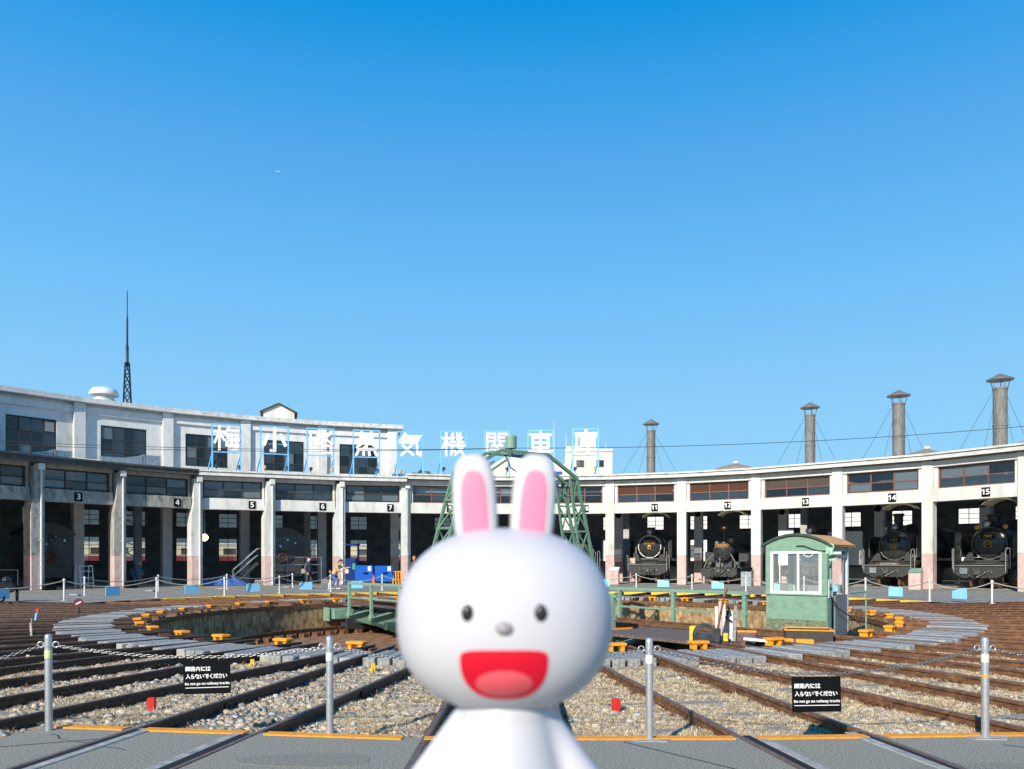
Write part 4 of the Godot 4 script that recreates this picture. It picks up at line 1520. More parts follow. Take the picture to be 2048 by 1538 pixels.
	for k in 9:
		window("window", W, Transform3D(Basis(), Vector3(-34 + 8.4 * k, 2.2, 0.04)), 2.4, 1.5, 3, [1.0], M.frame_dark, M.pane)
	# railcars standing on the line behind the left wing
	for k in 4:
		var deg := -62.0 + 16.4 * k
		var xf := ring_frame(deg, 78, 0.0)
		var car := thing("passenger_railcar", "maroon and cream railcar glimpsed through the rear windows of bay %s" % ["three", "four", "six", "eight"][k], "railcar", xf, "railcars behind the shed")
		var bd := MB.new()
		bd.box(Vector3(0, 1.55, 0), Vector3(19, 1.1, 2.8), 0.04)
		part("lower_body", bd, M.maroon, car)
		var ub := MB.new()
		ub.box(Vector3(0, 2.65, 0), Vector3(19, 1.1, 2.76), 0.03)
		part("upper_body", ub, M.cream_paint, car)
		var rf := MB.new()
		rf.box(Vector3(0, 3.4, 0), Vector3(19, 0.4, 2.7), 0.15)
		part("roof", rf, M.roof_trim, car)
		for j in 8:
			var wd := MB.new()
			wd.box(Vector3(-7.9 + 2.25 * j, 2.65, 1.39), Vector3(1.4, 0.7, 0.03))
			part("window", wd, M.frame_dark, car)
		for s in [-1, 1]:
			var bg := MB.new()
			bg.box(Vector3(6.6 * s, 0.55, 0), Vector3(3.0, 0.8, 2.2))
			part("bogie", bg, M.dusty_iron, car)


# ---------- turntable ----------
func bridge_frame() -> Transform3D:
	# local z runs along the bridge towards its near right end, local x to its far side
	return Transform3D(Basis(Vector3(.81, 0, -.586), Vector3.UP, Vector3(.586, 0, .81)), at(CX, 0, CF))


func turntable() -> void:
	var T := thing("turntable_bridge", "green steel turntable bridge with handrails spanning the round pit", "turntable", bridge_frame())
	for s in [-1, 1]:
		var g := MB.new()
		var x: float = 0.9 * s
		g.X = Transform3D(Basis(Vector3(0, 0, 1), Vector3.UP, Vector3(-1, 0, 0)), Vector3(x, 0, 0))
		g.prism(PackedVector2Array([Vector2(-9.4, -0.22), Vector2(-9.4, -0.75), Vector2(-7.0, -0.8), Vector2(-4.0, -1.08), Vector2(4.0, -1.08), Vector2(7.0, -0.8), Vector2(9.4, -0.75), Vector2(9.4, -0.22)]), -0.02, 0.02)
		g.X = Transform3D()
		g.box(Vector3(x, -0.205, 0), Vector3(0.34, 0.03, 18.8))
		g.bar(Vector3(x, -1.095, -4), Vector3(x, -1.095, 4), 0.34, 0.03)
		for e in [-1, 1]:
			g.bar(Vector3(x, -1.095, 4.0 * e), Vector3(x, -0.815, 7.0 * e), 0.34, 0.03)
			g.bar(Vector3(x, -0.815, 7.0 * e), Vector3(x, -0.765, 9.4 * e), 0.34, 0.03)
		for k in 13:
			g.box(Vector3(x + 0.08 * s, -0.5, -9.0 + 1.5 * k), Vector3(0.14, 0.52, 0.03))
		part("girder", g, M.green_dark, T)
	for s in [-1, 1]:
		var e := MB.new()
		e.box(Vector3(-0.2, -0.50, 9.5 * s), Vector3(3.4, 0.44, 0.24), 0.01)
		e.box(Vector3(-1.9, -0.5, 9.5 * s), Vector3(0.05, 0.5, 0.5))
		e.box(Vector3(-1.2, -0.5, 9.2 * s), Vector3(1.2, 0.36, 0.3), 0.02)
		part("end_beam", e, M.green_paint, T)
		var tr := MB.new()
		tr.box(Vector3(0, -0.92, 8.9 * s), Vector3(3.0, 0.26, 0.5), 0.02)
		for x in [-1.2, 1.2]:
			tr.lathe(Vector3(x, -0.8, 8.9 * s - 0.06), Vector3(0, 0, 1), [Vector2(0, 0), Vector2(0.2, 0), Vector2(0.2, 0.12), Vector2(0, 0.12)], 16, false)
		part("end_truck", tr, M.black_iron, T)
	var pk := MB.new()
	pk.box(Vector3.ZERO, Vector3(2.5, 0.05, 0.20), 0.006)
	var pm := pk.mesh()
	for k in 84:
		meshed("deck_plank", pm, M.deck_plank, T, Transform3D(Basis(Vector3.UP, rng.randf_range(-.006, .006)), Vector3(rng.randf_range(-.02, .02), -0.165 + rng.randf_range(-.006, .006), -9.35 + 0.225 * k)))
	var rg := rail_mesh(-9.9, 9.9)
	for s in [-1, 1]:
		var r := meshed("rail", rg[0], M.rail_rust, T, Transform3D(Basis(), Vector3(0.566 * s, 0, 0)))
		meshed("rail_head", rg[1], M.rail_head, r)
	# railings
	for q in [[-1.85, -7.6, 6.05], [1.85, -7.6, 6.7]]:
		var x: float = q[0]
		var a: float = q[1]
		var b: float = q[2]
		var tr := MB.new()
		tr.bar(Vector3(x, 0.70, a - 0.08), Vector3(x, 0.70, b + 0.14), 0.10, 0.085)
		part("handrail", tr, M.green_paint, T)
		var mr := MB.new()
		mr.bar(Vector3(x, 0.20, a), Vector3(x, 0.20, b + 0.1), 0.05, 0.05)
		part("mid_rail", mr, M.green_paint, T)
		var zs := [a]
		var z := a + 1.75
		while z < b - 1.2:
			zs.append(z)
			z += 2.05
		zs.append(b)
		for zz in zs:
			var ps := MB.new()
			ps.box(Vector3(x, 0.08, zz), Vector3(0.10, 1.16, 0.10), 0.008)
			ps.box(Vector3(x + 0.004, -0.44, zz), Vector3(0.17, 0.2, 0.17), 0.02)
			part("post", ps, M.green_paint, T)
			var sg := signf(x)
			var bk := MB.new()
			bk.X = Transform3D(Basis(Vector3(sg, 0, 0), Vector3.UP, Vector3(0, 0, sg)), Vector3(0, 0, zz))
			bk.prism(PackedVector2Array([Vector2(0.93, -0.27), Vector2(1.92, -0.46), Vector2(1.92, -0.52), Vector2(0.93, -0.85)]), -0.015, 0.015)
			bk.X = Transform3D()
			bk.bar(Vector3(0.93 * sg, -0.25, zz), Vector3(1.95 * sg, -0.455, zz), 0.3, 0.02)
			part("bracket", bk, M.green_paint, T)
	# dark platform at the near right end
	var pf := MB.new()
	pf.box(Vector3(-1.72, -0.05, 7.9), Vector3(1.9, 0.06, 3.2), 0.005)
	part("platform", pf, M.deck_plank, T)
	var pe := MB.new()
	pe.bar(Vector3(-2.66, -0.01, 6.28), Vector3(-1.5, -0.01, 6.28), 0.07, 0.04)
	part("platform_edge", pe, M.orange_paint, T)
	for z in [-1.6, 1.6, 6.9, 8.6]:
		var ob := MB.new()
		ob.box(Vector3(0.4 if z > 2 else 0.0, -0.38, z), Vector3(7.0 if z < 2 else 5.6, 0.22, 0.2), 0.01)
		part("outrigger", ob, M.green_dark, T)
	# lattice portal over the middle
	for s in [-1, 1]:
		var leg := MB.new()
		var top_y := 3.98
		var xo := func(y: float) -> float: return ((3.22 if s < 0 else 3.02) - (1.22 if s < 0 else 1.04) * y / 3.98) * s
		var xi := func(y: float) -> float: return (2.36 - 0.66 * y / 3.98) * s
		for z in [-0.35, 0.35]:
			leg.bar(Vector3(xo.call(-0.25), -0.25, z), Vector3(xo.call(top_y), top_y, z), 0.075, 0.075)
			leg.bar(Vector3(xi.call(-0.25), -0.25, z), Vector3(xi.call(top_y), top_y, z), 0.06, 0.06)
			var n := 5
			for k in n:
				var y0 := top_y * k / n
				var y1 := top_y * (k + 1) / n
				leg.bar(Vector3(xo.call(y0), y0, z), Vector3(xi.call(y1), y1, z), 0.034, 0.034)
				leg.bar(Vector3(xi.call(y0), y0, z), Vector3(xo.call(y1), y1, z), 0.034, 0.034)
				leg.bar(Vector3(xo.call(y1), y1, z), Vector3(xi.call(y1), y1, z), 0.05, 0.05)
		for k in 5:
			var y0 := top_y * k / 5
			var y1 := top_y * (k + 1) / 5
			leg.bar(Vector3(xo.call(y0), y0, -0.35), Vector3(xo.call(y1), y1, 0.35), 0.04, 0.04)
			leg.bar(Vector3(xo.call(y1), y1, -0.35), Vector3(xo.call(y1), y1, 0.35), 0.05, 0.05)
		part("portal_leg", leg, M.green_frame, T)
	var cr := MB.new()
	for z in [-0.35, 0.35]:
		cr.bar(Vector3(-2.0, 3.98, z), Vector3(-0.85, 4.62, z), 0.085, 0.085)
		cr.bar(Vector3(-0.85, 4.62, z), Vector3(0.85, 4.62, z), 0.08, 0.085)
		cr.bar(Vector3(0.85, 4.62, z), Vector3(2.0, 3.98, z), 0.085, 0.085)
		cr.bar(Vector3(-1.67, 3.72, z), Vector3(-0.6, 4.40, z), 0.05, 0.05)
		cr.bar(Vector3(1.67, 3.72, z), Vector3(0.6, 4.40, z), 0.05, 0.05)
	for x in [-0.85, -0.3, 0.3, 0.85]:
		cr.bar(Vector3(x, 4.62, -0.35), Vector3(x, 4.62, 0.35), 0.05, 0.05)
	part("portal_beam", cr, M.green_frame, T)
	var dr := MB.new()
	dr.lathe(Vector3(-0.25, 4.66, 0), Vector3.UP, [Vector2(0, 0.1), Vector2(0.17, 0.1), Vector2(0.17, 0.44), Vector2(0.155, 0.47), Vector2(0, 0.48)], 20, false)
	dr.cyl(Vector3(-0.25, 4.6, 0), Vector3(-0.25, 4.78, 0), 0.05, 0.05, 8)
	part("collector_drum", dr, M.green_paint, T)
	var cb := MB.new()
	var pts := []
	for k in 9:
		var t := k / 8.0
		pts.append(Vector3(-0.25, 4.62, -0.3).lerp(Vector3(1.5, 4.12, -0.4), t) - Vector3(0, 0.35 * sin(PI * sqrt(t)), 0))
	cb.tube(pts, 0.018, 5)
	part("cable", cb, M.cable, T)


func cab() -> void:
	# it stands a little askew to the bridge, on the outriggers of its far side
	var fz := Vector3(-0.656, 0, 0.755)
	var xf := Transform3D(Basis(Vector3.UP.cross(fz), Vector3.UP, fz), at(7.06, -0.16, 19.55))
	var C := thing("operator_cab", "small green control cabin with a curved rusty roof and big front window", "control cabin", xf)
	var w := 0.72     # half width
	var d := 0.68     # half depth
	var lo := MB.new()
	lo.box(Vector3(0, 0.42, d), Vector3(2 * w, 0.84, 0.05), 0.006)
	lo.box(Vector3(0, 0.42, -d), Vector3(2 * w, 0.84, 0.05), 0.006)
	lo.box(Vector3(-w + 0.025, 0.42, 0), Vector3(0.05, 0.84, 2 * d - 0.06))
	lo.box(Vector3(0, 0.02, 0), Vector3(2 * w - 0.12, 0.04, 2 * d - 0.08))
	lo.box(Vector3(0, 0.855, d + 0.03), Vector3(2 * w + 0.02, 0.03, 0.06))
	for k in 9:
		lo.ball(Vector3(-0.62 + 0.16 * k, 0.74 - 0.02 * (k % 3), d + 0.028), Vector3(0.014, 0.014, 0.008), 6, 4)
	part("lower_wall", lo, M.green_paint, C)
	var dt := MB.new()
	dt.box(Vector3(0, 0.14, d + 0.0275), Vector3(2 * w - 0.03, 0.27, 0.006))
	part("dirty_skirt", dt, M.green_dirty, C)
	for q in [[-1, 1], [1, 1], [-1, -1], [1, -1]]:
		var ps := MB.new()
		ps.box(Vector3(q[0] * (w - 0.05), 1.42, q[1] * (d - 0.02)), Vector3(0.12, 1.16, 0.1), 0.008)
		part("corner_post", ps, M.green_paint, C)
	var gb := MB.new()
	var arc := PackedVector2Array()
	for k in 13:
		var t := -1.0 + 2.0 * k / 12
		arc.append(Vector2(t * w, 2.0 + 0.2 * (1.0 - t * t)))
	arc.append(Vector2(w, 1.86))
	arc.append(Vector2(-w, 1.86))
	gb.prism(arc, d - 0.03, d + 0.02)
	gb.prism(arc, -d - 0.02, -d + 0.03)
	gb.box(Vector3(-w + 0.03, 1.93, 0), Vector3(0.05, 0.14, 2 * d - 0.07))
	gb.box(Vector3(w - 0.03, 1.93, 0), Vector3(0.05, 0.14, 2 * d - 0.07))
	part("gable", gb, M.green_paint, C)
	var rf := MB.new()
	var ar := []
	for k in 15:
		var t := -1.15 + 2.3 * k / 14
		ar.append(Vector2(t * w, 2.035 + 0.2 * (1.0 - t * t)))
	for k in 14:
		var a: Vector2 = ar[k]
		var b: Vector2 = ar[k + 1]
		var n := Vector3(-(b.y - a.y), b.x - a.x, 0).normalized()
		var z0 := -d - 0.22
		var z1 := d + 0.07
		var th := 0.035
		rf.quad(Vector3(a.x, a.y + th, z0), Vector3(b.x, b.y + th, z0), Vector3(b.x, b.y + th, z1), Vector3(a.x, a.y + th, z1), n)
		rf.quad(Vector3(a.x, a.y, z0), Vector3(b.x, b.y, z0), Vector3(b.x, b.y, z1), Vector3(a.x, a.y, z1), -n)
		for z in [z0, z1]:
			rf.quad(Vector3(a.x, a.y, z), Vector3(b.x, b.y, z), Vector3(b.x, b.y + th, z), Vector3(a.x, a.y + th, z), Vector3(0, 0, signf(z)))
	part("roof", rf, M.rust_roof, C)
	var ro := MB.new()
	for k in 14:
		var a: Vector2 = ar[k]
		var b: Vector2 = ar[k + 1]
		var z := d + 0.075
		var lo2 := Vector3(0, -0.012, 0)
		var hi2 := Vector3(0, 0.045, 0)
		var p := Vector3(a.x, a.y, z)
		var q := Vector3(b.x, b.y, z)
		ro.quad(p + lo2, q + lo2, q + hi2, p + hi2, Vector3(0, 0, 1))
		ro.quad(p + lo2, q + lo2, q + lo2 - Vector3(0, 0, 0.02), p + lo2 - Vector3(0, 0, 0.02), Vector3(0, -1, 0))
	part("roof_edge", ro, M.green_dark, C)
	# front window: white frame, two panes
	var fr := MB.new()
	for s in [-1, 1]:
		fr.box(Vector3(s * 0.575, 1.36, d + 0.01), Vector3(0.07, 0.96, 0.06))
	for y in [0.9, 1.83]:
		fr.box(Vector3(0, y, d + 0.012), Vector3(1.22, 0.06, 0.062))
	fr.box(Vector3(0.06, 1.36, d + 0.012), Vector3(0.055, 0.88, 0.05))
	var win := part("front_window", fr, M.white_paint, C)
	pane(win, Vector3(-0.25, 1.36, d - 0.01), Vector2(0.57, 0.88), M.clear_pane)
	pane(win, Vector3(0.31, 1.36, d - 0.012), Vector2(0.47, 0.88), M.clear_pane)
	var bw := MB.new()
	for s in [-1, 1]:
		bw.box(Vector3(s * 0.60, 1.36, -d), Vector3(0.05, 1.0, 0.05))
	bw.box(Vector3(0, 0.87, -d), Vector3(1.24, 0.05, 0.05))
	var rw := part("rear_window", bw, M.white_paint, C)
	pane(rw, Vector3(0, 1.36, -d), Vector2(1.18, 0.96), M.clear_pane)
	# door side
	var dj := MB.new()
	dj.box(Vector3(w - 0.02, 0.42, d - 0.14), Vector3(0.05, 0.84, 0.22))
	dj.box(Vector3(w - 0.02, 1.40, d - 0.26), Vector3(0.05, 1.0, 0.06))
	part("side_panel", dj, M.green_paint, C)
	var dr := MB.new()
	dr.box(Vector3(w, 0.36, -0.18), Vector3(0.04, 0.96, 0.8), 0.006)
	dr.box(Vector3(w, 1.74, -0.18), Vector3(0.04, 0.1, 0.8))
	dr.box(Vector3(w, 1.32, -0.36), Vector3(0.045, 1.0, 0.07))
	dr.box(Vector3(w + 0.01, 0.98, -0.12), Vector3(0.05, 0.2, 0.12), 0.01)
	var door := part("door", dr, M.grey_plastic, C)
	var hd := MB.new()
	hd.cyl(Vector3(w + 0.03, 0.86, 0.08), Vector3(w + 0.09, 0.86, 0.08), 0.012, 0.012, 6)
	part("handle", hd, M.bright_steel, door)
	var sp := MB.new()
	sp.box(Vector3(w - 0.02, 0.9, -d + 0.05), Vector3(0.08, 1.9, 0.09), 0.006)
	part("rear_jamb", sp, M.white_paint, C)
	# green cross plate on the corner
	var sg := MB.new()
	sg.box(Vector3(w + 0.012, 1.0, d - 0.17), Vector3(0.012, 0.42, 0.28), 0.005)
	var plate := part("first_aid_plate", sg, M.sign_white, C)
	var cx := MB.new()
	cx.box(Vector3(w + 0.021, 1.0, d - 0.17), Vector3(0.006, 0.24, 0.07))
	cx.box(Vector3(w + 0.022, 1.0, d - 0.17), Vector3(0.006, 0.07, 0.17))
	part("green_cross", cx, mat("cross_green", c(.10, .45, .16), 0.5), plate)
	# horn and conduit
	var hn := MB.new()
	hn.lathe(Vector3(w + 0.1, 1.83, d + 0.04), Vector3(0.35, -0.7, 0.5), [Vector2(0, -0.16), Vector2(0.05, -0.15), Vector2(0.055, -0.02), Vector2(0.03, 0.0), Vector2(0.045, 0.06), Vector2(0.10, 0.14), Vector2(0.105, 0.16), Vector2(0.02, 0.05)], 16)
	hn.ring(Vector3(w + 0.07, 1.95, d), Vector3(0.2, 0, 1), 0.07, 0.018, 14, 5)
	hn.box(Vector3(w + 0.02, 1.85, d), Vector3(0.1, 0.12, 0.08), 0.01)
	part("horn", hn, mat("horn_green", c(.62, .78, .66), 0.5), C)
	var cd := MB.new()
	cd.tube([Vector3(w, 1.86, d + 0.035), Vector3(0.55, 1.86, d + 0.04), Vector3(0.4, 1.9, d + 0.04), Vector3(0.2, 1.98, d + 0.04), Vector3(0.02, 1.98, d + 0.04)], 0.014, 5)
	part("conduit", cd, M.cable, C)
	var de := MB.new()
	de.box(Vector3(-0.25, 1.1, -0.1), Vector3(0.1, 0.9, 0.1), 0.01)
	de.box(Vector3(-0.1, 0.72, 0.1), Vector3(0.5, 0.1, 0.3), 0.01)
	part("control_desk", de, M.dark_blue_steel, C)
	# thin green rail and slack cable at the rear
	var rl := MB.new()
	rl.tube([Vector3(w, 0.86, -d - 0.1), Vector3(w + 0.1, 0.88, -d - 1.0), Vector3(w + 0.1, -0.35, -d - 1.0)], 0.022, 6)
	part("side_rail", rl, M.green_paint, C)
	var sc := MB.new()
	sc.tube([Vector3(w + 0.03, 0.86, d - 0.1), Vector3(w + 0.1, 0.55, d - 0.4), Vector3(w + 0.14, 0.25, -d), Vector3(w + 0.16, 0.1, -d - 0.4)], 0.014, 5)
	part("slack_cable", sc, M.cable, C)


func turntable_gear() -> void:
	# point lever with quadrant, on the platform
	var p := at(3.62, -0.02, 14.95)
	var L := thing("lever_frame", "black lever with a curved quadrant frame at the near right end of the turntable", "lever", facing(p, Vector3.ZERO))
	var q := MB.new()
	var arc := PackedVector2Array()
	for k in 15:
		var a0 := PI * k / 14.0
		arc.append(Vector2(-0.10 - 0.21 * cos(a0), 0.14 + 0.21 * sin(a0)))
	for k in 15:
		var a0 := PI * (1.0 - k / 14.0)
		arc.append(Vector2(-0.10 - 0.145 * cos(a0), 0.14 + 0.145 * sin(a0)))
	q.prism(arc, -0.09, 0.09)
	q.box(Vector3(-0.10, 0.09, 0), Vector3(0.42, 0.16, 0.14), 0.02)
	q.box(Vector3(0.13, 0.13, 0), Vector3(0.12, 0.26, 0.16), 0.02)
	part("quadrant", q, M.black_iron, L)
	var lv := MB.new()
	lv.tube([Vector3(0.13, 0.15, 0), Vector3(0.17, 0.45, 0.02), Vector3(0.26, 0.85, 0.02), Vector3(0.31, 1.0, 0.02)], 0.022, 6)
	lv.tube([Vector3(0.10, 0.15, 0.05), Vector3(0.17, 0.4, 0.05), Vector3(0.22, 0.7, 0.04)], 0.018, 6)
	part("lever_arm", lv, M.rail_rust, L)
	var yb := MB.new()
	yb.box(Vector3(-0.30, 0.15, -0.12), Vector3(0.14, 0.28, 0.12), 0.012)
	part("yellow_guard", yb, M.yellow_kerb, L)
	var yc := MB.new()
	yc.box(Vector3(0.28, 0.09, -0.1), Vector3(0.09, 0.15, 0.1), 0.012)
	part("yellow_guard", yc, M.yellow_kerb, L)
	var b := at(4.0, -0.02, 15.25)
	var S := thing("striped_board", "weathered white and pink board leaning behind the lever on the turntable", "board", facing(b, Vector3.ZERO))
	var cols := [M.white_paint, M.pink_paint, M.white_paint, M.dusty_iron, M.white_paint, M.old_sleeper]
	for k in 6:
		var sl := MB.new()
		var x := -0.16 + 0.06 * k
		sl.X = Transform3D(Basis(Vector3.FORWARD, 0.04 * (k - 2.5) * 0.4), Vector3(x, 0, 0.01 * (k % 2)))
		sl.box(Vector3(0, 0.32 + 0.05 * sin(k * 1.3), 0), Vector3(0.058, 0.64 + 0.1 * sin(k * 1.3), 0.03), 0.004)
		part("slat", sl, cols[k], S)
	var rb := MB.new()
	rb.tube([Vector3(0.02, 0.66, 0.03), Vector3(0.08, 0.5, 0.05), Vector3(-0.02, 0.44, 0.05), Vector3(0.1, 0.36, 0.05)], 0.016, 5)
	part("cord", rb, M.dark_blue_steel, S)
	var bx := thing("rim_box", "low dark box with orange top edges at the pit rim below the cabin", "box", facing(at(5.75, -0.12, 15.9), Vector3(0, 0, 5)))
	var m := MB.new()
	m.box(Vector3(0, 0.13, 0), Vector3(0.86, 0.26, 0.75), 0.01)
	part("box", m, M.frame_dark, bx)
	var e := MB.new()
	for s in [-1, 1]:
		e.box(Vector3(0, 0.27, s * 0.36), Vector3(0.9, 0.022, 0.05))
		e.box(Vector3(s * 0.42, 0.27, 0), Vector3(0.05, 0.02, 0.66))
	part("orange_edge", e, M.orange_paint, bx)
	var b2 := thing("orange_block", "large orange painted iron block beside the white rod on the right pit rim", "stop block", facing(at(5.0, -0.1, 15.1), Vector3(0, 0, 5)))
	var m2 := MB.new()
	m2.box(Vector3(0, 0.07, 0), Vector3(0.38, 0.14, 0.2), 0.015)
	m2.box(Vector3(0.38, 0.09, 0.02), Vector3(0.32, 0.09, 0.18), 0.015)
	part("block", m2, M.orange_paint, b2)
	var r := thing("white_rod", "thin white rod lying by the rails left of the large orange block", "rod", facing(at(4.5, -0.02, 15.0), Vector3(0, 0, 5)))
	var m3 := MB.new()
	m3.bar(Vector3(-0.24, 0.06, 0), Vector3(0.28, 0.02, 0.05), 0.035, 0.045)
	part("rod", m3, M.sign_white, r)
	var b3 := thing("dark_block", "dark wooden block with an orange top edge right of the striped board", "block", facing(at(4.32, -0.1, 15.4), Vector3(0, 0, 5)))
	var m4 := MB.new()
	m4.box(Vector3(0, 0.12, 0), Vector3(0.5, 0.24, 0.35), 0.012)
	part("block", m4, M.deck_plank, b3)
	var m5 := MB.new()
	m5.box(Vector3(0, 0.255, 0.1), Vector3(0.52, 0.03, 0.1))
	part("edge", m5, M.orange_paint, b3)


# ---------- posts, ropes, chains, signs ----------
func chain_links(a: Vector3, b: Vector3, sag: float) -> MB:
	var mb := MB.new()
	var l := a.distance_to(b)
	var n := int(l / 0.034)
	for i in n:
		var t := (i + 0.5) / n
		var t1 := t + 0.01
		var p := a.lerp(b, t) - Vector3(0, 4.0 * sag * t * (1 - t), 0)
		var q := a.lerp(b, t1) - Vector3(0, 4.0 * sag * t1 * (1 - t1), 0)
		var d := (q - p).normalized()
		var u := d.cross(Vector3.UP).normalized()
		if i % 2:
			u = u.cross(d).normalized()
		u = (u + d.cross(u) * 0.35).normalized()
		var hl := 0.024
		var hw := 0.0105
		var pts := [p - d * hl * 0.55 - u * hw, p - d * hl, p - d * hl * 0.55 + u * hw, p + d * hl * 0.55 + u * hw, p + d * hl, p + d * hl * 0.55 - u * hw]
		for k in 6:
			mb.cyl(pts[k], pts[(k + 1) % 6], 0.0036, 0.0036, 5)
	return mb


func bollards() -> void:
	var spots := [[-4.0, 7.06, 0.3, "leftmost steel bollard at the asphalt edge with a pale yellow band"], [-1.535, 6.89, 0.2, "steel bollard just left of the toy rabbit on a concrete foot"], [1.13, 6.70, 0.4, "steel bollard just right of the toy rabbit"], [3.92, 6.77, 0.3, "rightmost steel bollard with both a white and a thin orange band"]]
	for i in 4:
		var s: Array = spots[i]
		var xf := Transform3D(Basis(Vector3.FORWARD, deg_to_rad(-s[2])), at(s[0], -0.004, s[1]))
		var B := thing("bollard", s[3], "bollard", xf, "steel bollards along the asphalt edge")
		var mb := MB.new()
		mb.lathe(Vector3.ZERO, Vector3.UP, [Vector2(0.0302, 0.0), Vector2(0.0302, 0.80), Vector2(0.028, 0.818), Vector2(0.021, 0.829), Vector2(0.01, 0.834), Vector2(0, 0.835)], 28)
		part("post", mb, M.brushed_steel, B)
		var col := MB.new()
		col.lathe(Vector3(0, 0.715, 0), Vector3.UP, [Vector2(0.03, 0), Vector2(0.034, 0.003), Vector2(0.034, 0.019), Vector2(0.03, 0.022)], 24)
		part("collar", col, M.brushed_steel, B)
		for q in [-1, 1]:
			var rg := MB.new()
			rg.cyl(Vector3(0.03 * q, 0.728, 0), Vector3(0.046 * q, 0.735, 0), 0.006, 0.006, 6)
			rg.ring(Vector3(0.066 * q, 0.742, 0), Vector3(0.2, 0, 1), 0.024, 0.0055, 20, 6)
			part("eye_ring", rg, M.brushed_steel, B)
		var bd := MB.new()
		bd.lathe(Vector3(0, 0.625, 0), Vector3.UP, [Vector2(0.0305, 0), Vector2(0.0308, 0.001), Vector2(0.0308, 0.066), Vector2(0.0305, 0.067)], 24)
		part("band", bd, mat("band%d" % i, [c(.80, .86, .60), c(.82, .86, .78), c(.86, .87, .78), c(.84, .86, .80)][i], 0.5), B)
		if i == 3:
			var ob := MB.new()
			ob.lathe(Vector3(0, 0.50, 0), Vector3.UP, [Vector2(0.0305, 0), Vector2(0.0308, 0.001), Vector2(0.0308, 0.022), Vector2(0.0305, 0.023)], 24)
			part("orange_band", ob, M.orange_paint, B)
		if i > 0:
			var ft := MB.new()
			ft.prism(PackedVector2Array([Vector2(-0.13, -0.09), Vector2(0.12, -0.1), Vector2(0.2, 0.02), Vector2(0.1, 0.09), Vector2(-0.1, 0.08), Vector2(-0.16, 0.0)]), -0.03, 0.006)
			part("concrete_foot", ft, M.concrete_pale, B, Transform3D(Basis(Vector3(1, 0, 0), Vector3(0, 0, -1), Vector3(0, 1, 0)), Vector3.ZERO))
	var A := func(i: int, side: int) -> Vector3: return at(spots[i][0] + 0.082 * side, 0.725, spots[i][1])
	var spans := [[A.call(0, 1), A.call(1, -1), 0.085, "slack steel chain between the two left bollards carrying a black notice"], [A.call(1, 1), A.call(2, -1), 0.13, "slack steel chain passing behind the toy rabbit"], [A.call(2, 1), A.call(3, -1), 0.195, "slack steel chain between the two right bollards carrying a black notice"], [at(-6.6, 0.70, 7.0), A.call(0, -1), 0.22, "steel chain running out of frame from the leftmost bollard"], [A.call(3, 1), at(6.5, 0.70, 7.1), 0.14, "steel chain running out of frame from the rightmost bollard"]]
	for s in spans:
		var C := thing("chain", s[3], "chain", Transform3D(), "chains between the bollards")
		part("links", chain_links(s[0], s[1], s[2]), M.bright_steel, C)
	# black notices hanging on the chains
	for q in [[0, 0.574, -0.02, -0.01, "black notice hanging on the left chain telling people to keep off the tracks"], [2, 0.49, 0.0, 0.012, "black notice hanging on the right chain telling people to keep off the tracks"]]:
		var s: Array = spans[q[0]]
		var t: float = q[1]
		var p: Vector3 = (s[0] as Vector3).lerp(s[1], t) - Vector3(0, 4.0 * s[2] * t * (1 - t) + 0.012, 0)
		var xf := facing(p + Vector3(0, 0, 0.012), Vector3(p.x * 0.85, 0, 0))
		xf.basis = xf.basis * Basis(Vector3(0, 0, 1), 0.025)
		var N := thing("warning_sign", q[4], "notice", xf, "black keep-off notices on the chains")
		var bd := MB.new()
		bd.box(Vector3(0, -0.155, 0), Vector3(0.395, 0.292, 0.006), 0.002)
		part("board", bd, M.panel_black, N)
		for x in [-0.11, 0.11]:
			var hk := MB.new()
			hk.ring(Vector3(x, -0.012, 0), Vector3(1, 0, 0.3), 0.014, 0.0025, 14, 5)
			part("hook", hk, M.bright_steel, N)
		var tx := MB.new()
		var line1 := ["sen", "ro", "nai", "ni", "ha"]
		var line2 := ["iru", "ra", "na", "i", "de", "ku", "da", "sa", "i"]
		for i in line1.size():
			write(tx, line1[i], Vector2(-0.178 + 0.0425 * i, -0.105), 0.040, 0.0042 if i < 3 else 0.0056, 0.0025, 0.0042)
		for i in line2.size():
			write(tx, line2[i], Vector2(-0.175 + 0.0385 * i, -0.168), 0.0365, 0.0054, 0.0025, 0.0042)
		part("lettering", tx, M.sign_white, N)
		meshed("english_line", text_mesh("Do not go on railway tracks", 0.0205, 0.0015), M.sign_white, N, Transform3D(Basis(), Vector3(0.002, -0.212, 0.0042)))
		var rule := MB.new()
		rule.box(Vector3(0, -0.246, 0.0032), Vector3(0.362, 0.005, 0.002))
		part("rule", rule, M.sign_white, N)


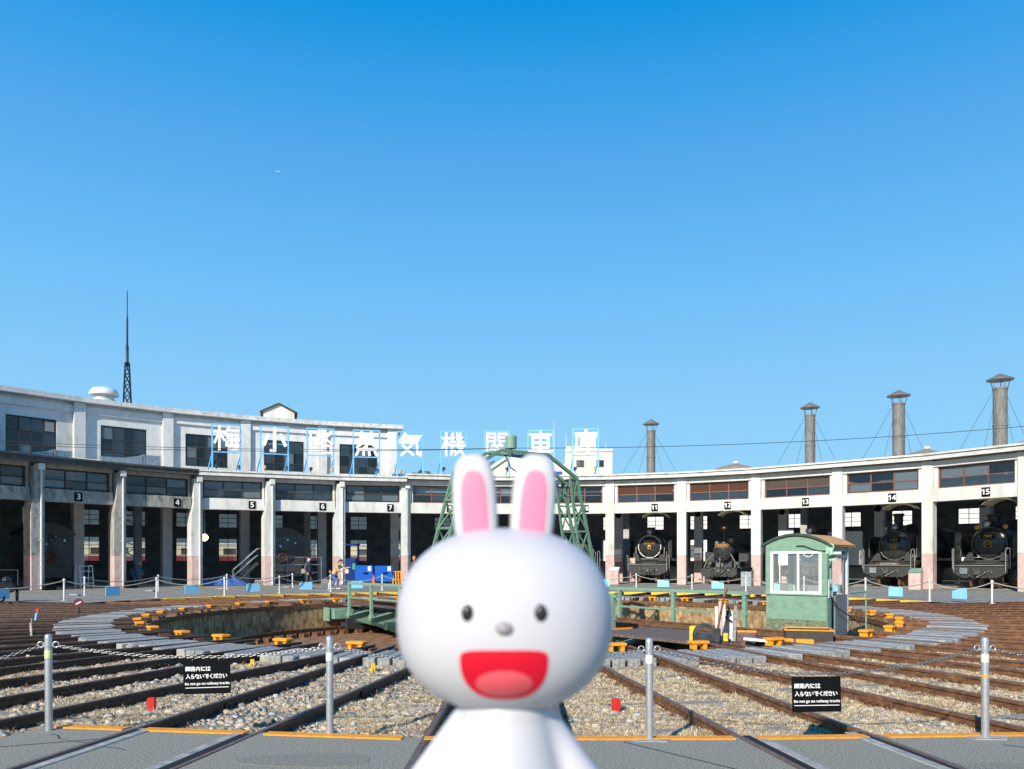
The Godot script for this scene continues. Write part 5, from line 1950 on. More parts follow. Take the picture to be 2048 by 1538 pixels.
func stanchions() -> void:
	var P := [[-19.6, 27.6], [-16.87, 30.79], [-14.52, 33.39], [-12.26, 34.86], [-10.71, 37.63], [-8.92, 40.18], [-6.61, 41.59], [-3.4, 43.2], [-0.2, 44.2], [3.3, 44.6], [6.8, 44.73], [9.32, 42.33], [11.12, 38.86], [12.83, 35.92], [14.24, 32.93], [15.33, 30.01], [16.77, 28.56], [19.4, 26.6]]
	var where := ["left of bay two", "in front of bay three", "between bays three and four", "in front of bay five", "at the pillar between bays five and six", "in front of bay six", "in front of bay seven", "in front of bay eight", "in front of bay nine", "in front of bay ten", "in front of bay eleven", "at the pillar between bays eleven and twelve", "at the pillar between bays twelve and thirteen", "seen through the cabin window", "left of the locomotive in bay fourteen", "at the pillar between bays fourteen and fifteen", "in front of bay fifteen", "right of bay fifteen"]
	var mb := MB.new()
	mb.lathe(Vector3.ZERO, Vector3.UP, [Vector2(0.09, 0), Vector2(0.09, 0.012), Vector2(0.034, 0.02), Vector2(0.034, 0.74), Vector2(0.05, 0.75), Vector2(0.05, 0.80), Vector2(0.034, 0.815), Vector2(0.0, 0.83)], 12)
	var pm := mb.mesh()
	for i in P.size():
		var t := thing("stanchion", "thin pale steel stanchion on the apron %s" % where[i], "stanchion", Transform3D(Basis(), at(P[i][0], 0, P[i][1])), "rope stanchions along the apron")
		meshed("post", pm, M.white_paint, t)
		if i < P.size() - 1:
			var a := at(P[i][0], 0.74, P[i][1])
			var b := at(P[i + 1][0], 0.74, P[i + 1][1])
			var rp := thing("rope", "slack grey rope running right from the stanchion %s" % where[i], "rope", Transform3D(), "ropes between the stanchions")
			var rm := MB.new()
			var pts := []
			for k in 9:
				var u := k / 8.0
				pts.append(a.lerp(b, u) - Vector3(0, 4 * 0.26 * u * (1 - u), 0))
			rm.tube(pts, 0.020, 5)
			part("strand", rm, M.rope, rp)
			var m := (a + b) * 0.5 - Vector3(0, 0.25, 0)
			var bo := thing("blue_board", "blue board hanging right of the stanchion %s" % where[i], "board", facing(m + Vector3(0, -0.18, 0), Vector3(CX, 0, -CF)), "light blue boards on the ropes")
			var bm := MB.new()
			bm.box(Vector3(0, 0, 0.03), Vector3(0.62, 0.36, 0.02), 0.004)
			for x in [-0.2, 0.2]:
				bm.box(Vector3(x, 0.19, 0.02), Vector3(0.03, 0.06, 0.02))
			part("panel", bm, M.board_blue, bo)
	var Q := [[-18.5, 35.38], [-17.39, 40.18], [-15.03, 43.1], [-12.36, 46.03]]
	var w2 := ["beside the white ladder in bay three", "inside the mouth of bay four", "inside the mouth of bay five", "in front of the railing in bay six"]
	for i in 4:
		var t := thing("stanchion", "rear stanchion nearer the shed, %s" % w2[i], "stanchion", Transform3D(Basis(), at(Q[i][0], 0, Q[i][1])), "rope stanchions along the apron")
		meshed("post", pm, M.white_paint, t)
		var fb := MB.new()
		fb.box(Vector3(0, 0.04, 0), Vector3(0.4, 0.08, 0.3), 0.03)
		part("weight", fb, M.concrete_pale, t, Transform3D(Basis(), Vector3(-0.25, 0, 0.3)))
		if i < 3:
			var rp := thing("rope", "rope running right from the rear stanchion %s" % w2[i], "rope", Transform3D(), "ropes between the stanchions")
			var rm := MB.new()
			var a := at(Q[i][0], 0.74, Q[i][1])
			var b := at(Q[i + 1][0], 0.74, Q[i + 1][1])
			var pts := []
			for k in 9:
				var u := k / 8.0
				pts.append(a.lerp(b, u) - Vector3(0, 4 * 0.2 * u * (1 - u), 0))
			rm.tube(pts, 0.018, 5)
			part("strand", rm, M.rope, rp)


func yard_bits() -> void:
	for q in [[-3.8, 8.62, "square red marker post in the ballast below the left notice"], [1.09, 8.56, "square red marker post in the ballast right of the toy rabbit"]]:
		var t := thing("marker_post", q[2], "marker post", yaw(at(q[0], -0.14, q[1]), 12), "red marker posts")
		var mb := MB.new()
		mb.box(Vector3(0, 0.075, 0), Vector3(0.078, 0.17, 0.078), 0.008)
		part("post", mb, M.red_paint, t)
	for q in [[-3.88, 12.22, "small yellow peg by the rail right of the left notice"], [-1.99, 11.72, "small yellow peg right of the second bollard"]]:
		var t := thing("marker_peg", q[2], "peg", yaw(at(q[0], -0.13, q[1]), 20), "yellow pegs")
		var mb := MB.new()
		mb.box(Vector3(0, 0.06, 0), Vector3(0.06, 0.13, 0.05), 0.006)
		mb.box(Vector3(-0.03, 0.04, 0.02), Vector3(0.05, 0.05, 0.04), 0.006)
		part("peg", mb, M.yellow_kerb, t)
	var s := thing("disc_signal", "small purple disc signal on a short post among the left tracks", "signal", yaw(at(-12.72, -0.13, 23.99), 15))
	var m := MB.new()
	m.cyl(Vector3.ZERO, Vector3(0, 0.28, 0), 0.03, 0.03, 8)
	part("post", m, M.dusty_iron, s)
	var d := MB.new()
	d.cyl(Vector3(0, 0.38, -0.02), Vector3(0, 0.38, 0.02), 0.13, 0.13, 18)
	var dd := part("disc", d, mat("signal_purple", c(.40, .12, .18), 0.5), s)
	var ds := MB.new()
	ds.X = Transform3D(Basis(Vector3(0, 0, 1), 0.5), Vector3(0, 0.38, 0.024))
	ds.box(Vector3.ZERO, Vector3(0.16, 0.035, 0.006))
	part("white_bar", ds, M.sign_white, dd)
	for q in [[-9.99, 17.0, 0.05, "pale leaning marker stake in the left tracks, the nearer one"], [-11.86, 20.3, -0.16, "blue leaning stake with a red tip in the left tracks"]]:
		var t := thing("stake", q[3], "stake", Transform3D(Basis(Vector3.FORWARD, -q[2]), at(q[0], -0.14, q[1])), "leaning stakes among the left tracks")
		var mb := MB.new()
		mb.box(Vector3(0, 0.16, 0), Vector3(0.045, 0.34, 0.03), 0.004)
		mb.box(Vector3(0.02, 0.37, 0), Vector3(0.015, 0.1, 0.015))
		part("post", mb, M.concrete_pale if q[1] < 18 else M.blue_frame, t)
		if q[1] > 18:
			var tp := MB.new()
			tp.box(Vector3(0.02, 0.40, 0), Vector3(0.08, 0.08, 0.05), 0.01)
			part("tip", tp, M.red_paint, t)
	for q in [[5.35, 8.9, "red painted stone by the far right rail, left one"], [6.05, 8.55, "red painted stone by the far right rail, right one"]]:
		var t := thing("red_stone", q[2], "stone", yaw(at(q[0], -0.11, q[1]), 40), "red stones by the right rail")
		var mb := MB.new()
		mb.ball(Vector3(0, 0.03, 0), Vector3(0.075, 0.05, 0.055), 9, 6)
		part("stone", mb, M.red_paint, t)
	# overhead cables
	var lines := [["double overhead cable crossing the left half of the sky to the turntable portal", at(-24, 5.4, 22), at(-0.03, 4.78, 23.9), 0.35, 2], ["overhead cable rising from the turntable portal to the right", at(0.0, 4.78, 23.9), at(17, 5.62, 24), 0.22, 1]]
	for l in lines:
		var t := thing("overhead_cable", l[0], "cable", Transform3D(), "overhead cables")
		for j in l[4]:
			var mb := MB.new()
			var pts := []
			for k in 17:
				var u := k / 16.0
				pts.append((l[1] as Vector3).lerp(l[2], u) - Vector3(0, 4 * (l[3] + 0.05 * j) * u * (1 - u) + 0.05 * j * (1 - u), 0))
			mb.tube(pts, 0.008, 5)
			part("wire", mb, M.cable, t)


# ---------- locomotives ----------
func loco(label: String, b: int, o: Dictionary) -> void:
	var deg: float = track_deg(b)
	var xf := ring_frame(deg, o.r if "r" in o else 32.3)
	var L := thing("steam_locomotive", label, "steam locomotive", xf, "steam locomotives standing in the shed bays")
	var R: float = o.r0          # smokebox radius
	var H: float = o.h           # boiler centre height
	var z1 := -1.35              # smokebox front
	var iron: Material = M.black_iron
	var small: bool = o.get("small", false)
	# wheels
	if not shared.has("wheel"):
		for q in [["wheel", 0.43], ["driver", 0.76]]:
			var mb := MB.new()
			var r: float = q[1]
			mb.lathe(Vector3.ZERO, Vector3.RIGHT, [Vector2(0.06, -0.02), Vector2(r * 0.78, 0.0), Vector2(r * 0.8, -0.03), Vector2(r, -0.03), Vector2(r + 0.03, 0.09), Vector2(r + 0.03, 0.13), Vector2(0, 0.13)], 20)
			shared[q[0]] = mb.mesh()
	for z in ([-1.7, -3.2] if small else [-1.0, -2.9]):
		for s in [-1, 1]:
			meshed("wheel", shared.wheel, M.rail_rust, L, Transform3D(Basis(Vector3.UP, 0.0 if s > 0 else PI), Vector3(0.60 * s, 0.43, z)))
	for z in [-4.6, -6.3, -8.0]:
		for s in [-1, 1]:
			meshed("driving_wheel", shared.driver, iron, L, Transform3D(Basis(Vector3.UP, 0.0 if s > 0 else PI), Vector3(0.60 * s, 0.76, z)))
	var fr := MB.new()
	fr.box(Vector3(0, 0.85, -4.8), Vector3(0.9, 0.5, 9.0))
	part("frame", fr, iron, L)
	# buffer beam and coupler
	var bb := MB.new()
	var bw: float = o.get("beam", 1.36)
	if small:
		bb.prism(PackedVector2Array([Vector2(-bw, 1.06), Vector2(bw, 1.06), Vector2(bw, 0.66), Vector2(bw * 0.8, 0.5), Vector2(-bw * 0.8, 0.5), Vector2(-bw, 0.66)]), -0.14, 0.0)
	else:
		bb.prism(PackedVector2Array([Vector2(-bw, 1.16), Vector2(bw, 1.16), Vector2(bw, 0.84), Vector2(bw * 0.62, 0.58), Vector2(-bw * 0.62, 0.58), Vector2(-bw, 0.84)]), -0.14, 0.0)
	var beam := part("buffer_beam", bb, M.dusty_iron, L)
	var cp := MB.new()
	cp.box(Vector3(0, 0.88, 0.12), Vector3(0.24, 0.26, 0.24), 0.04)
	cp.box(Vector3(-0.09, 0.88, 0.30), Vector3(0.1, 0.28, 0.2), 0.04)
	cp.box(Vector3(0.10, 0.9, 0.25), Vector3(0.1, 0.2, 0.12), 0.03)
	part("coupler", cp, M.bright_iron, beam)
	var fx := MB.new()
	for k in 9:
		var x := -bw * 0.8 + bw * 0.2 * k
		fx.cyl(Vector3(x, 1.04 - 0.12 * (k % 2), 0.0), Vector3(x, 1.04 - 0.12 * (k % 2), 0.04), 0.03, 0.03, 6)
	fx.tube([Vector3(0.5, 0.98, 0.05), Vector3(0.3, 0.84, 0.16), Vector3(0.12, 0.74, 0.22), Vector3(-0.02, 0.62, 0.3)], 0.022, 5)
	fx.tube([Vector3(-0.6, 1.0, 0.04), Vector3(-0.45, 0.9, 0.1), Vector3(-0.5, 0.7, 0.1), Vector3(-0.3, 0.66, 0.14)], 0.02, 5)
	fx.box(Vector3(-0.24, 1.02, 0.05), Vector3(0.16, 0.1, 0.1), 0.02)
	fx.box(Vector3(0.62, 0.92, 0.05), Vector3(0.12, 0.2, 0.08), 0.02)
	part("beam_fittings", fx, M.bright_iron, beam)
	var hs := MB.new()
	for x in [-0.38, 0.42]:
		hs.tube([Vector3(x, 1.05, 0.02), Vector3(x + 0.03, 0.95, 0.14), Vector3(x + 0.1, 0.6, 0.16), Vector3(x + 0.22, 0.5, 0.08)], 0.028, 6)
	hs.tube([Vector3(0.0, 0.72, 0.2), Vector3(-0.2, 0.55, 0.28), Vector3(-0.42, 0.42, 0.2)], 0.018, 5)
	part("hose", hs, M.dusty_iron, beam)
	for s in [-1, 1]:
		var gu := MB.new()
		gu.box(Vector3(0.566 * s, 0.3, -0.35), Vector3(0.14, 0.42, 0.06), 0.02)
		part("rail_guard", gu, M.rail_rust, L)
		var stp := MB.new()
		stp.tube([Vector3(1.1 * s, 0.84, -0.2), Vector3(1.1 * s, 0.3, -0.2), Vector3(1.32 * s, 0.3, -0.2)], 0.025, 5)
		stp.box(Vector3(1.22 * s, 0.28, -0.2), Vector3(0.3, 0.03, 0.22))
		part("step", stp, M.dusty_iron, L)
	# front deck
	var dk := MB.new()
	dk.X = Transform3D(Basis(Vector3.UP, PI / 2).rotated(Vector3.UP, 0), Vector3.ZERO)
	if small:
		dk.prism(PackedVector2Array([Vector2(0.0, 1.06), Vector2(1.6, 1.10), Vector2(1.6, 1.02), Vector2(0.0, 1.0)]), -bw, bw)
	else:
		dk.prism(PackedVector2Array([Vector2(0.02, 1.17), Vector2(0.45, 1.2), Vector2(1.3, 1.55), Vector2(2.2, 1.62), Vector2(2.2, 1.5), Vector2(0.45, 1.1), Vector2(0.02, 1.1)]), -bw * 0.98, bw * 0.98)
	part("front_deck", dk, M.dusty_iron, L)
	# cylinders
	for s in [-1, 1]:
		var cy := MB.new()
		var cx: float = (0.98 if not small else 0.95) * s
		cy.lathe(Vector3(cx, 0.82, -1.6), Vector3(0, 0, -1), [Vector2(0, -0.05), Vector2(0.3, -0.05), Vector2(0.36, 0.0), Vector2(0.36, 0.9), Vector2(0, 0.95)], 18)
		cy.lathe(Vector3(cx * 0.92, 1.28, -1.65), Vector3(0, 0, -1), [Vector2(0, -0.05), Vector2(0.18, -0.03), Vector2(0.2, 0.0), Vector2(0.2, 0.85), Vector2(0, 0.9)], 14)
		part("cylinder", cy, iron, L)
		var rb := MB.new()
		rb.box(Vector3(1.16 * s, 1.68 if not small else 1.5, -5.9), Vector3(0.5, 0.05, 7.4))
		rb.box(Vector3(1.39 * s, 1.62 if not small else 1.44, -5.9), Vector3(0.03, 0.16, 7.4))
		part("running_board", rb, iron, L)
	# boiler and smokebox
	var sm := MB.new()
	sm.lathe(Vector3(0, H, z1), Vector3(0, 0, -1), [Vector2(0, 0), Vector2(R, 0.0), Vector2(R, 1.9), Vector2(R * 1.02, 1.92), Vector2(R * 1.02, 1.98), Vector2(R, 2.0)], 32)
	sm.box(Vector3(0, H - R - 0.2, z1 - 1.1), Vector3(1.1, 0.7, 1.3))
	var smk := part("smokebox", sm, iron, L)
	var bo := MB.new()
	bo.lathe(Vector3(0, H, z1 - 1.9), Vector3(0, 0, -1), [Vector2(R * 1.04, 0), Vector2(R * 1.08, 5.8), Vector2(0, 5.8)], 32)
	for k in 4:
		bo.lathe(Vector3(0, H, z1 - 2.2 - 1.3 * k), Vector3(0, 0, -1), [Vector2(R * 1.04, 0), Vector2(R * 1.075, 0.0), Vector2(R * 1.075, 0.07), Vector2(R * 1.04, 0.07)], 32)
	part("boiler", bo, iron, L)
	var dr := MB.new()
	dr.lathe(Vector3(0, H, z1), Vector3(0, 0, 1), [Vector2(R * 0.90, 0.0), Vector2(R * 0.90, 0.05), Vector2(R * 0.80, 0.10), Vector2(R * 0.55, 0.15), Vector2(R * 0.28, 0.18), Vector2(0.0, 0.19)], 36)
	var door := part("smokebox_door", dr, M.black_satin, smk)
	var rm := MB.new()
	rm.ring(Vector3(0, H, z1 + 0.02), Vector3(0, 0, 1), R * 0.955, R * (0.05 if o.get("white_ring", false) else 0.035), 40, 6)
	part("door_ring", rm, M.white_paint if o.get("white_ring", false) else (M.stack_steel if o.get("dull_ring", false) else iron), smk)
	var hg := MB.new()
	for y in [-0.28, 0.28]:
		hg.bar(Vector3(R * 0.95, H + R * y, z1 + 0.07), Vector3(R * 0.2, H + R * y, z1 + 0.19), 0.05, 0.04)
	hg.cyl(Vector3(0, H, z1 + 0.18), Vector3(0, H, z1 + 0.30), 0.05, 0.05, 10)
	hg.bar(Vector3(0, H, z1 + 0.28), Vector3(0, H - 0.32, z1 + 0.27), 0.03, 0.03)
	for k in 8:
		var a := TAU * (k + 0.5) / 8
		hg.box(Vector3(cos(a) * R * 0.93, H + sin(a) * R * 0.93, z1 + 0.05), Vector3(0.07, 0.07, 0.06), 0.01)
	part("door_hinge", hg, iron, smk)
	# chimney, dome
	var ch := MB.new()
	var chh: float = o.get("chimney", 0.62)
	var cr: float = o.get("chimney_r", 0.27)
	ch.lathe(Vector3(0, H + R - 0.06, z1 - 0.75), Vector3.UP, [Vector2(cr * 1.6, 0.0), Vector2(cr * 1.05, 0.14), Vector2(cr * 0.92, chh * 0.5), Vector2(cr, chh * 0.86), Vector2(cr * 1.2, chh * 0.9), Vector2(cr * 1.2, chh), Vector2(cr * 0.85, chh), Vector2(cr * 0.8, chh - 0.3)], 22)
	part("chimney", ch, iron, L)
	if o.get("brass_cap", false):
		var bc := MB.new()
		bc.lathe(Vector3(0, H + R - 0.06 + chh, z1 - 0.75), Vector3.UP, [Vector2(cr * 0.95, -0.12), Vector2(cr * 1.35, 0.0), Vector2(cr * 1.4, 0.06), Vector2(cr * 1.2, 0.12), Vector2(cr * 0.8, 0.12)], 22)
		part("chimney_cap", bc, M.brass, L)
	var dm := MB.new()
	dm.lathe(Vector3(0, H + R - 0.1, z1 - 3.4), Vector3.UP, [Vector2(0.5, 0.0), Vector2(0.42, 0.14), Vector2(0.4, 0.42), Vector2(0.3, 0.58), Vector2(0, 0.64)], 20)
	part("steam_dome", dm, iron, L)
	# headlights
	for q in o.get("lamps", [[0.0, 0.34, 0.17]]):
		var hl := MB.new()
		var y: float = H + R + q[1] - 0.14
		var r: float = q[2]
		hl.lathe(Vector3(q[0], y, z1 - 0.18), Vector3(0, 0, 1), [Vector2(0, -0.16), Vector2(r * 0.8, -0.12), Vector2(r, 0.0), Vector2(r, 0.2), Vector2(r * 1.1, 0.21), Vector2(r * 1.1, 0.25), Vector2(r * 0.9, 0.25)], 20)
		hl.box(Vector3(q[0], y - r - 0.06, z1 - 0.1), Vector3(0.14, 0.18, 0.14), 0.02)
		var hm := part("headlight", hl, M.stack_steel, L)
		var ln := MB.new()
		ln.lathe(Vector3(q[0], y, z1 + 0.02), Vector3(0, 0, 1), [Vector2(r * 0.92, 0), Vector2(r * 0.6, 0.035), Vector2(0, 0.05)], 20)
		part("lens", ln, M.lens, hm)
	# number plate
	if o.get("plate", "") != "":
		var np := MB.new()
		var pw: float = o.get("plate_w", 0.72)
		var py: float = H + R * o.get("plate_y", 0.36)
		var pz: float = z1 + o.get("plate_z", 0.20)
		np.box(Vector3(0, py, pz), Vector3(pw, 0.20 + 0.04, 0.02), 0.005)
		var nm := part("number_plate", np, o.get("plate_mat", M.gold_paint), L)
		if o.get("plate_mat", M.gold_paint) == M.gold_paint:
			var ib := MB.new()
			ib.box(Vector3(0, py, pz + 0.008), Vector3(pw - 0.05, 0.19, 0.012))
			part("plate_field", ib, M.plate_red if not o.get("black_field", false) else M.panel_black, nm)
		meshed("plate_digits", text_mesh(o.plate, 0.150, 0.012), M.gold_paint, nm, Transform3D(Basis(), Vector3(0, py, pz + 0.022)))
	match o.get("emblem", ""):
		"cross":
			var em := MB.new()
			for k in 8:
				var a := TAU * k / 8 + 0.39
				em.bar(Vector3(0, H, z1 + 0.215), Vector3(cos(a) * 0.24, H + sin(a) * 0.2, z1 + 0.19), 0.06, 0.03, Vector3(0, 0, 1))
			part("emblem", em, M.gold_paint, L, Transform3D(Basis(), Vector3(0, -0.06, 0)))
		"disc":
			var em := MB.new()
			em.ring(Vector3(0, H - 0.04, z1 + 0.21), Vector3(0, 0, 1), 0.2, 0.035, 24, 6)
			for k in 3:
				em.bar(Vector3(-0.13, H - 0.12 + 0.08 * k, z1 + 0.205), Vector3(0.13, H - 0.04 + 0.05 * k, z1 + 0.205), 0.04, 0.03, Vector3(0, 0, 1))
			part("emblem", em, M.gold_paint, L)
		"small":
			var em := MB.new()
			em.ball(Vector3(0, H + 0.02, z1 + 0.205), Vector3(0.13, 0.09, 0.02), 12, 6)
			em.bar(Vector3(-0.12, H - 0.16, z1 + 0.2), Vector3(0.12, H - 0.02, z1 + 0.2), 0.05, 0.03, Vector3(0, 0, 1))
			em.bar(Vector3(0.12, H - 0.17, z1 + 0.2), Vector3(-0.12, H - 0.03, z1 + 0.2), 0.05, 0.032, Vector3(0, 0, 1))
			part("emblem", em, M.gold_paint, L)
		"headmark":
			var em := MB.new()
			em.cyl(Vector3(0, H - 0.15, z1 + 0.22), Vector3(0, H - 0.15, z1 + 0.24), 0.40, 0.40, 32)
			var hm := part("headmark", em, M.panel_black, L)
			var rg := MB.new()
			rg.ring(Vector3(0, H - 0.15, z1 + 0.245), Vector3(0, 0, 1), 0.36, 0.035, 32, 6)
			part("white_ring", rg, M.sign_white, hm)
			meshed("headmark_digits", text_mesh("7070", 0.22, 0.012), M.sign_white, hm, Transform3D(Basis(), Vector3(0, H - 0.15, z1 + 0.25)))
	# smoke deflectors
	if o.get("deflectors", false):
		for s in [-1, 1]:
			var df := MB.new()
			df.X = Transform3D(Basis(Vector3.UP, PI / 2), Vector3(1.34 * s, 0, 0))
			df.prism(PackedVector2Array([Vector2(0.95, 1.72), Vector2(0.95, 2.7), Vector2(1.15, 2.98), Vector2(3.2, 2.98), Vector2(3.2, 1.72)]), -0.012, 0.012)
			df.X = Transform3D()
			df.bar(Vector3(1.34 * s, 2.6, -1.6), Vector3(0.8 * R * s, 2.6, -1.6), 0.03, 0.03)
			var dfo := part("smoke_deflector", df, iron, L)
			var ed := MB.new()
			ed.tube([Vector3(1.34 * s, 1.72, -0.95), Vector3(1.34 * s, 2.7, -0.95), Vector3(1.34 * s, 2.98, -1.15), Vector3(1.34 * s, 2.98, -3.2)], 0.02, 5)
			part("edge_rail", ed, M.stack_steel, dfo)
	# white handrails
	if o.get("rails", 0) > 0:
		var hr := MB.new()
		var hy: float = 1.16
		var ht: float = o.get("rail_h", 2.2)
		for s in [-1, 1]:
			hr.tube([Vector3((bw - 0.05) * s, hy - 0.25, 0.03), Vector3((bw - 0.05) * s, ht - 0.1, 0.0), Vector3((bw + 0.02) * s, ht, -0.06), Vector3((bw + 0.10) * s, ht - 0.05, -0.15), Vector3((bw + 0.10) * s, hy - 0.1, -0.2)], 0.018, 6)
		hr.tube([Vector3(-bw + 0.03, hy + 0.10, 0.03), Vector3(bw - 0.03, hy + 0.10, 0.03)], 0.016, 6)
		part("handrail", hr, M.concrete_pale, L)
		if o.rails > 1:
			var bx := MB.new()
			bx.box(Vector3(-0.78, 0.96, 0.06), Vector3(0.40, 0.34, 0.06), 0.01)
			part("lamp_plate", bx, M.galvanised, L)
	if o.get("brass_cocks", false):
		for x in [-0.62, 0.60]:
			var bc := MB.new()
			bc.lathe(Vector3(x, 1.32, -0.3), Vector3(0, 0, 1), [Vector2(0, 0), Vector2(0.09, 0.0), Vector2(0.11, 0.1), Vector2(0.05, 0.2), Vector2(0, 0.22)], 12)
			part("brass_fitting", bc, M.brass, L)
		var rl := MB.new()
		rl.cyl(Vector3(-0.5, 1.32, -0.35), Vector3(0.5, 1.32, -0.35), 0.1, 0.1, 14)
		part("air_cylinder", rl, M.stack_steel, L)
	if o.get("side_lamps", false):
		for s in [-1, 1]:
			var sl := MB.new()
			sl.lathe(Vector3(0.72 * s, H + R * 0.98, z1 - 0.3), Vector3(0, 0, 1), [Vector2(0, -0.1), Vector2(0.1, -0.08), Vector2(0.13, 0.06), Vector2(0.13, 0.1), Vector2(0, 0.12)], 14)
			part("side_lamp", sl, M.brass, L)
	if o.get("tanks", false):
		for s in [-1, 1]:
			var tk := MB.new()
			tk.box(Vector3(1.12 * s, 1.5, -4.6), Vector3(0.66, 1.3, 3.4), 0.04)
			part("side_tank", tk, iron, L)
			var tb := MB.new()
			tb.tube([Vector3(0.55 * s, H - 0.2, z1 + 0.02), Vector3(0.9 * s, H - 0.65, -0.7), Vector3(0.98 * s, 1.1, -0.3)], 0.05, 8)
			part("steam_pipe", tb, M.stack_steel, L)
	# pipework, steps and braces round the smokebox
	if not small:
		for s in [-1, 1]:
			var pp := MB.new()
			pp.tube([Vector3(0.95 * s, 1.6, z1 - 0.2), Vector3(0.98 * s, H - 0.1, z1 - 0.3), Vector3(R * 0.82 * s, H + R * 0.62, z1 - 0.5)], 0.045, 8)
			pp.tube([Vector3(1.12 * s, 1.55, z1 - 0.1), Vector3(1.12 * s, 2.15, z1 - 0.4), Vector3(1.0 * s, 2.3, z1 - 1.8), Vector3(1.0 * s, 2.3, z1 - 5.0)], 0.03, 6)
			pp.tube([Vector3(R * 0.98 * s, H + 0.2, z1 - 0.1), Vector3(R * 0.98 * s, H + 0.2, z1 - 5.0)], 0.02, 5)
			part("pipe", pp, M.stack_steel, L)
			var br := MB.new()
			br.X = Transform3D(Basis(), Vector3(0, 0, z1 + 0.35))
			br.prism(PackedVector2Array([Vector2(0.62 * s, 1.5), Vector2(1.2 * s, 1.5), Vector2(1.2 * s, 1.62), Vector2(0.92 * s, 1.98), Vector2(0.74 * s, 1.98)]), -0.012, 0.012)
			part("brace", br, M.dusty_iron, L)
		var sb := MB.new()
		sb.tube([Vector3(-0.62, H - R - 0.04, z1 + 0.14), Vector3(0.62, H - R - 0.04, z1 + 0.14)], 0.024, 6)
		sb.box(Vector3(0, 1.36, z1 + 0.55), Vector3(0.9, 0.05, 0.24), 0.01)
		for x in [-0.5, 0.5]:
			sb.tube([Vector3(x, 1.3, z1 + 0.7), Vector3(x * 0.9, H - R - 0.04, z1 + 0.14)], 0.018, 5)
		part("front_step", sb, M.bright_iron, L)
	else:
		var vg := MB.new()
		for x in [-0.75, -0.4, 0.4, 0.75]:
			vg.cyl(Vector3(x, 0.95, -0.2), Vector3(x, 0.95, -1.4), 0.1, 0.1, 10)
		vg.box(Vector3(0, 1.25, -0.5), Vector3(0.5, 0.3, 0.3), 0.04)
		vg.cyl(Vector3(0.05, 1.1, 0.02), Vector3(0.05, 1.75, -0.25), 0.04, 0.04, 8)
		part("valve_gear", vg, M.bright_iron, L)
	# cab and tender as one dark mass at the back
	var cb := MB.new()
	cb.box(Vector3(0, 2.3, z1 - 8.4), Vector3(2.75, 2.3, 1.7), 0.05)
	cb.lathe(Vector3(0, 2.35, z1 - 7.4), Vector3(0, 0, -1), [Vector2(0, 0), Vector2(1.42, 0), Vector2(1.42, 2.3), Vector2(0, 2.3)], 24, false)
	part("cab", cb, iron, L)


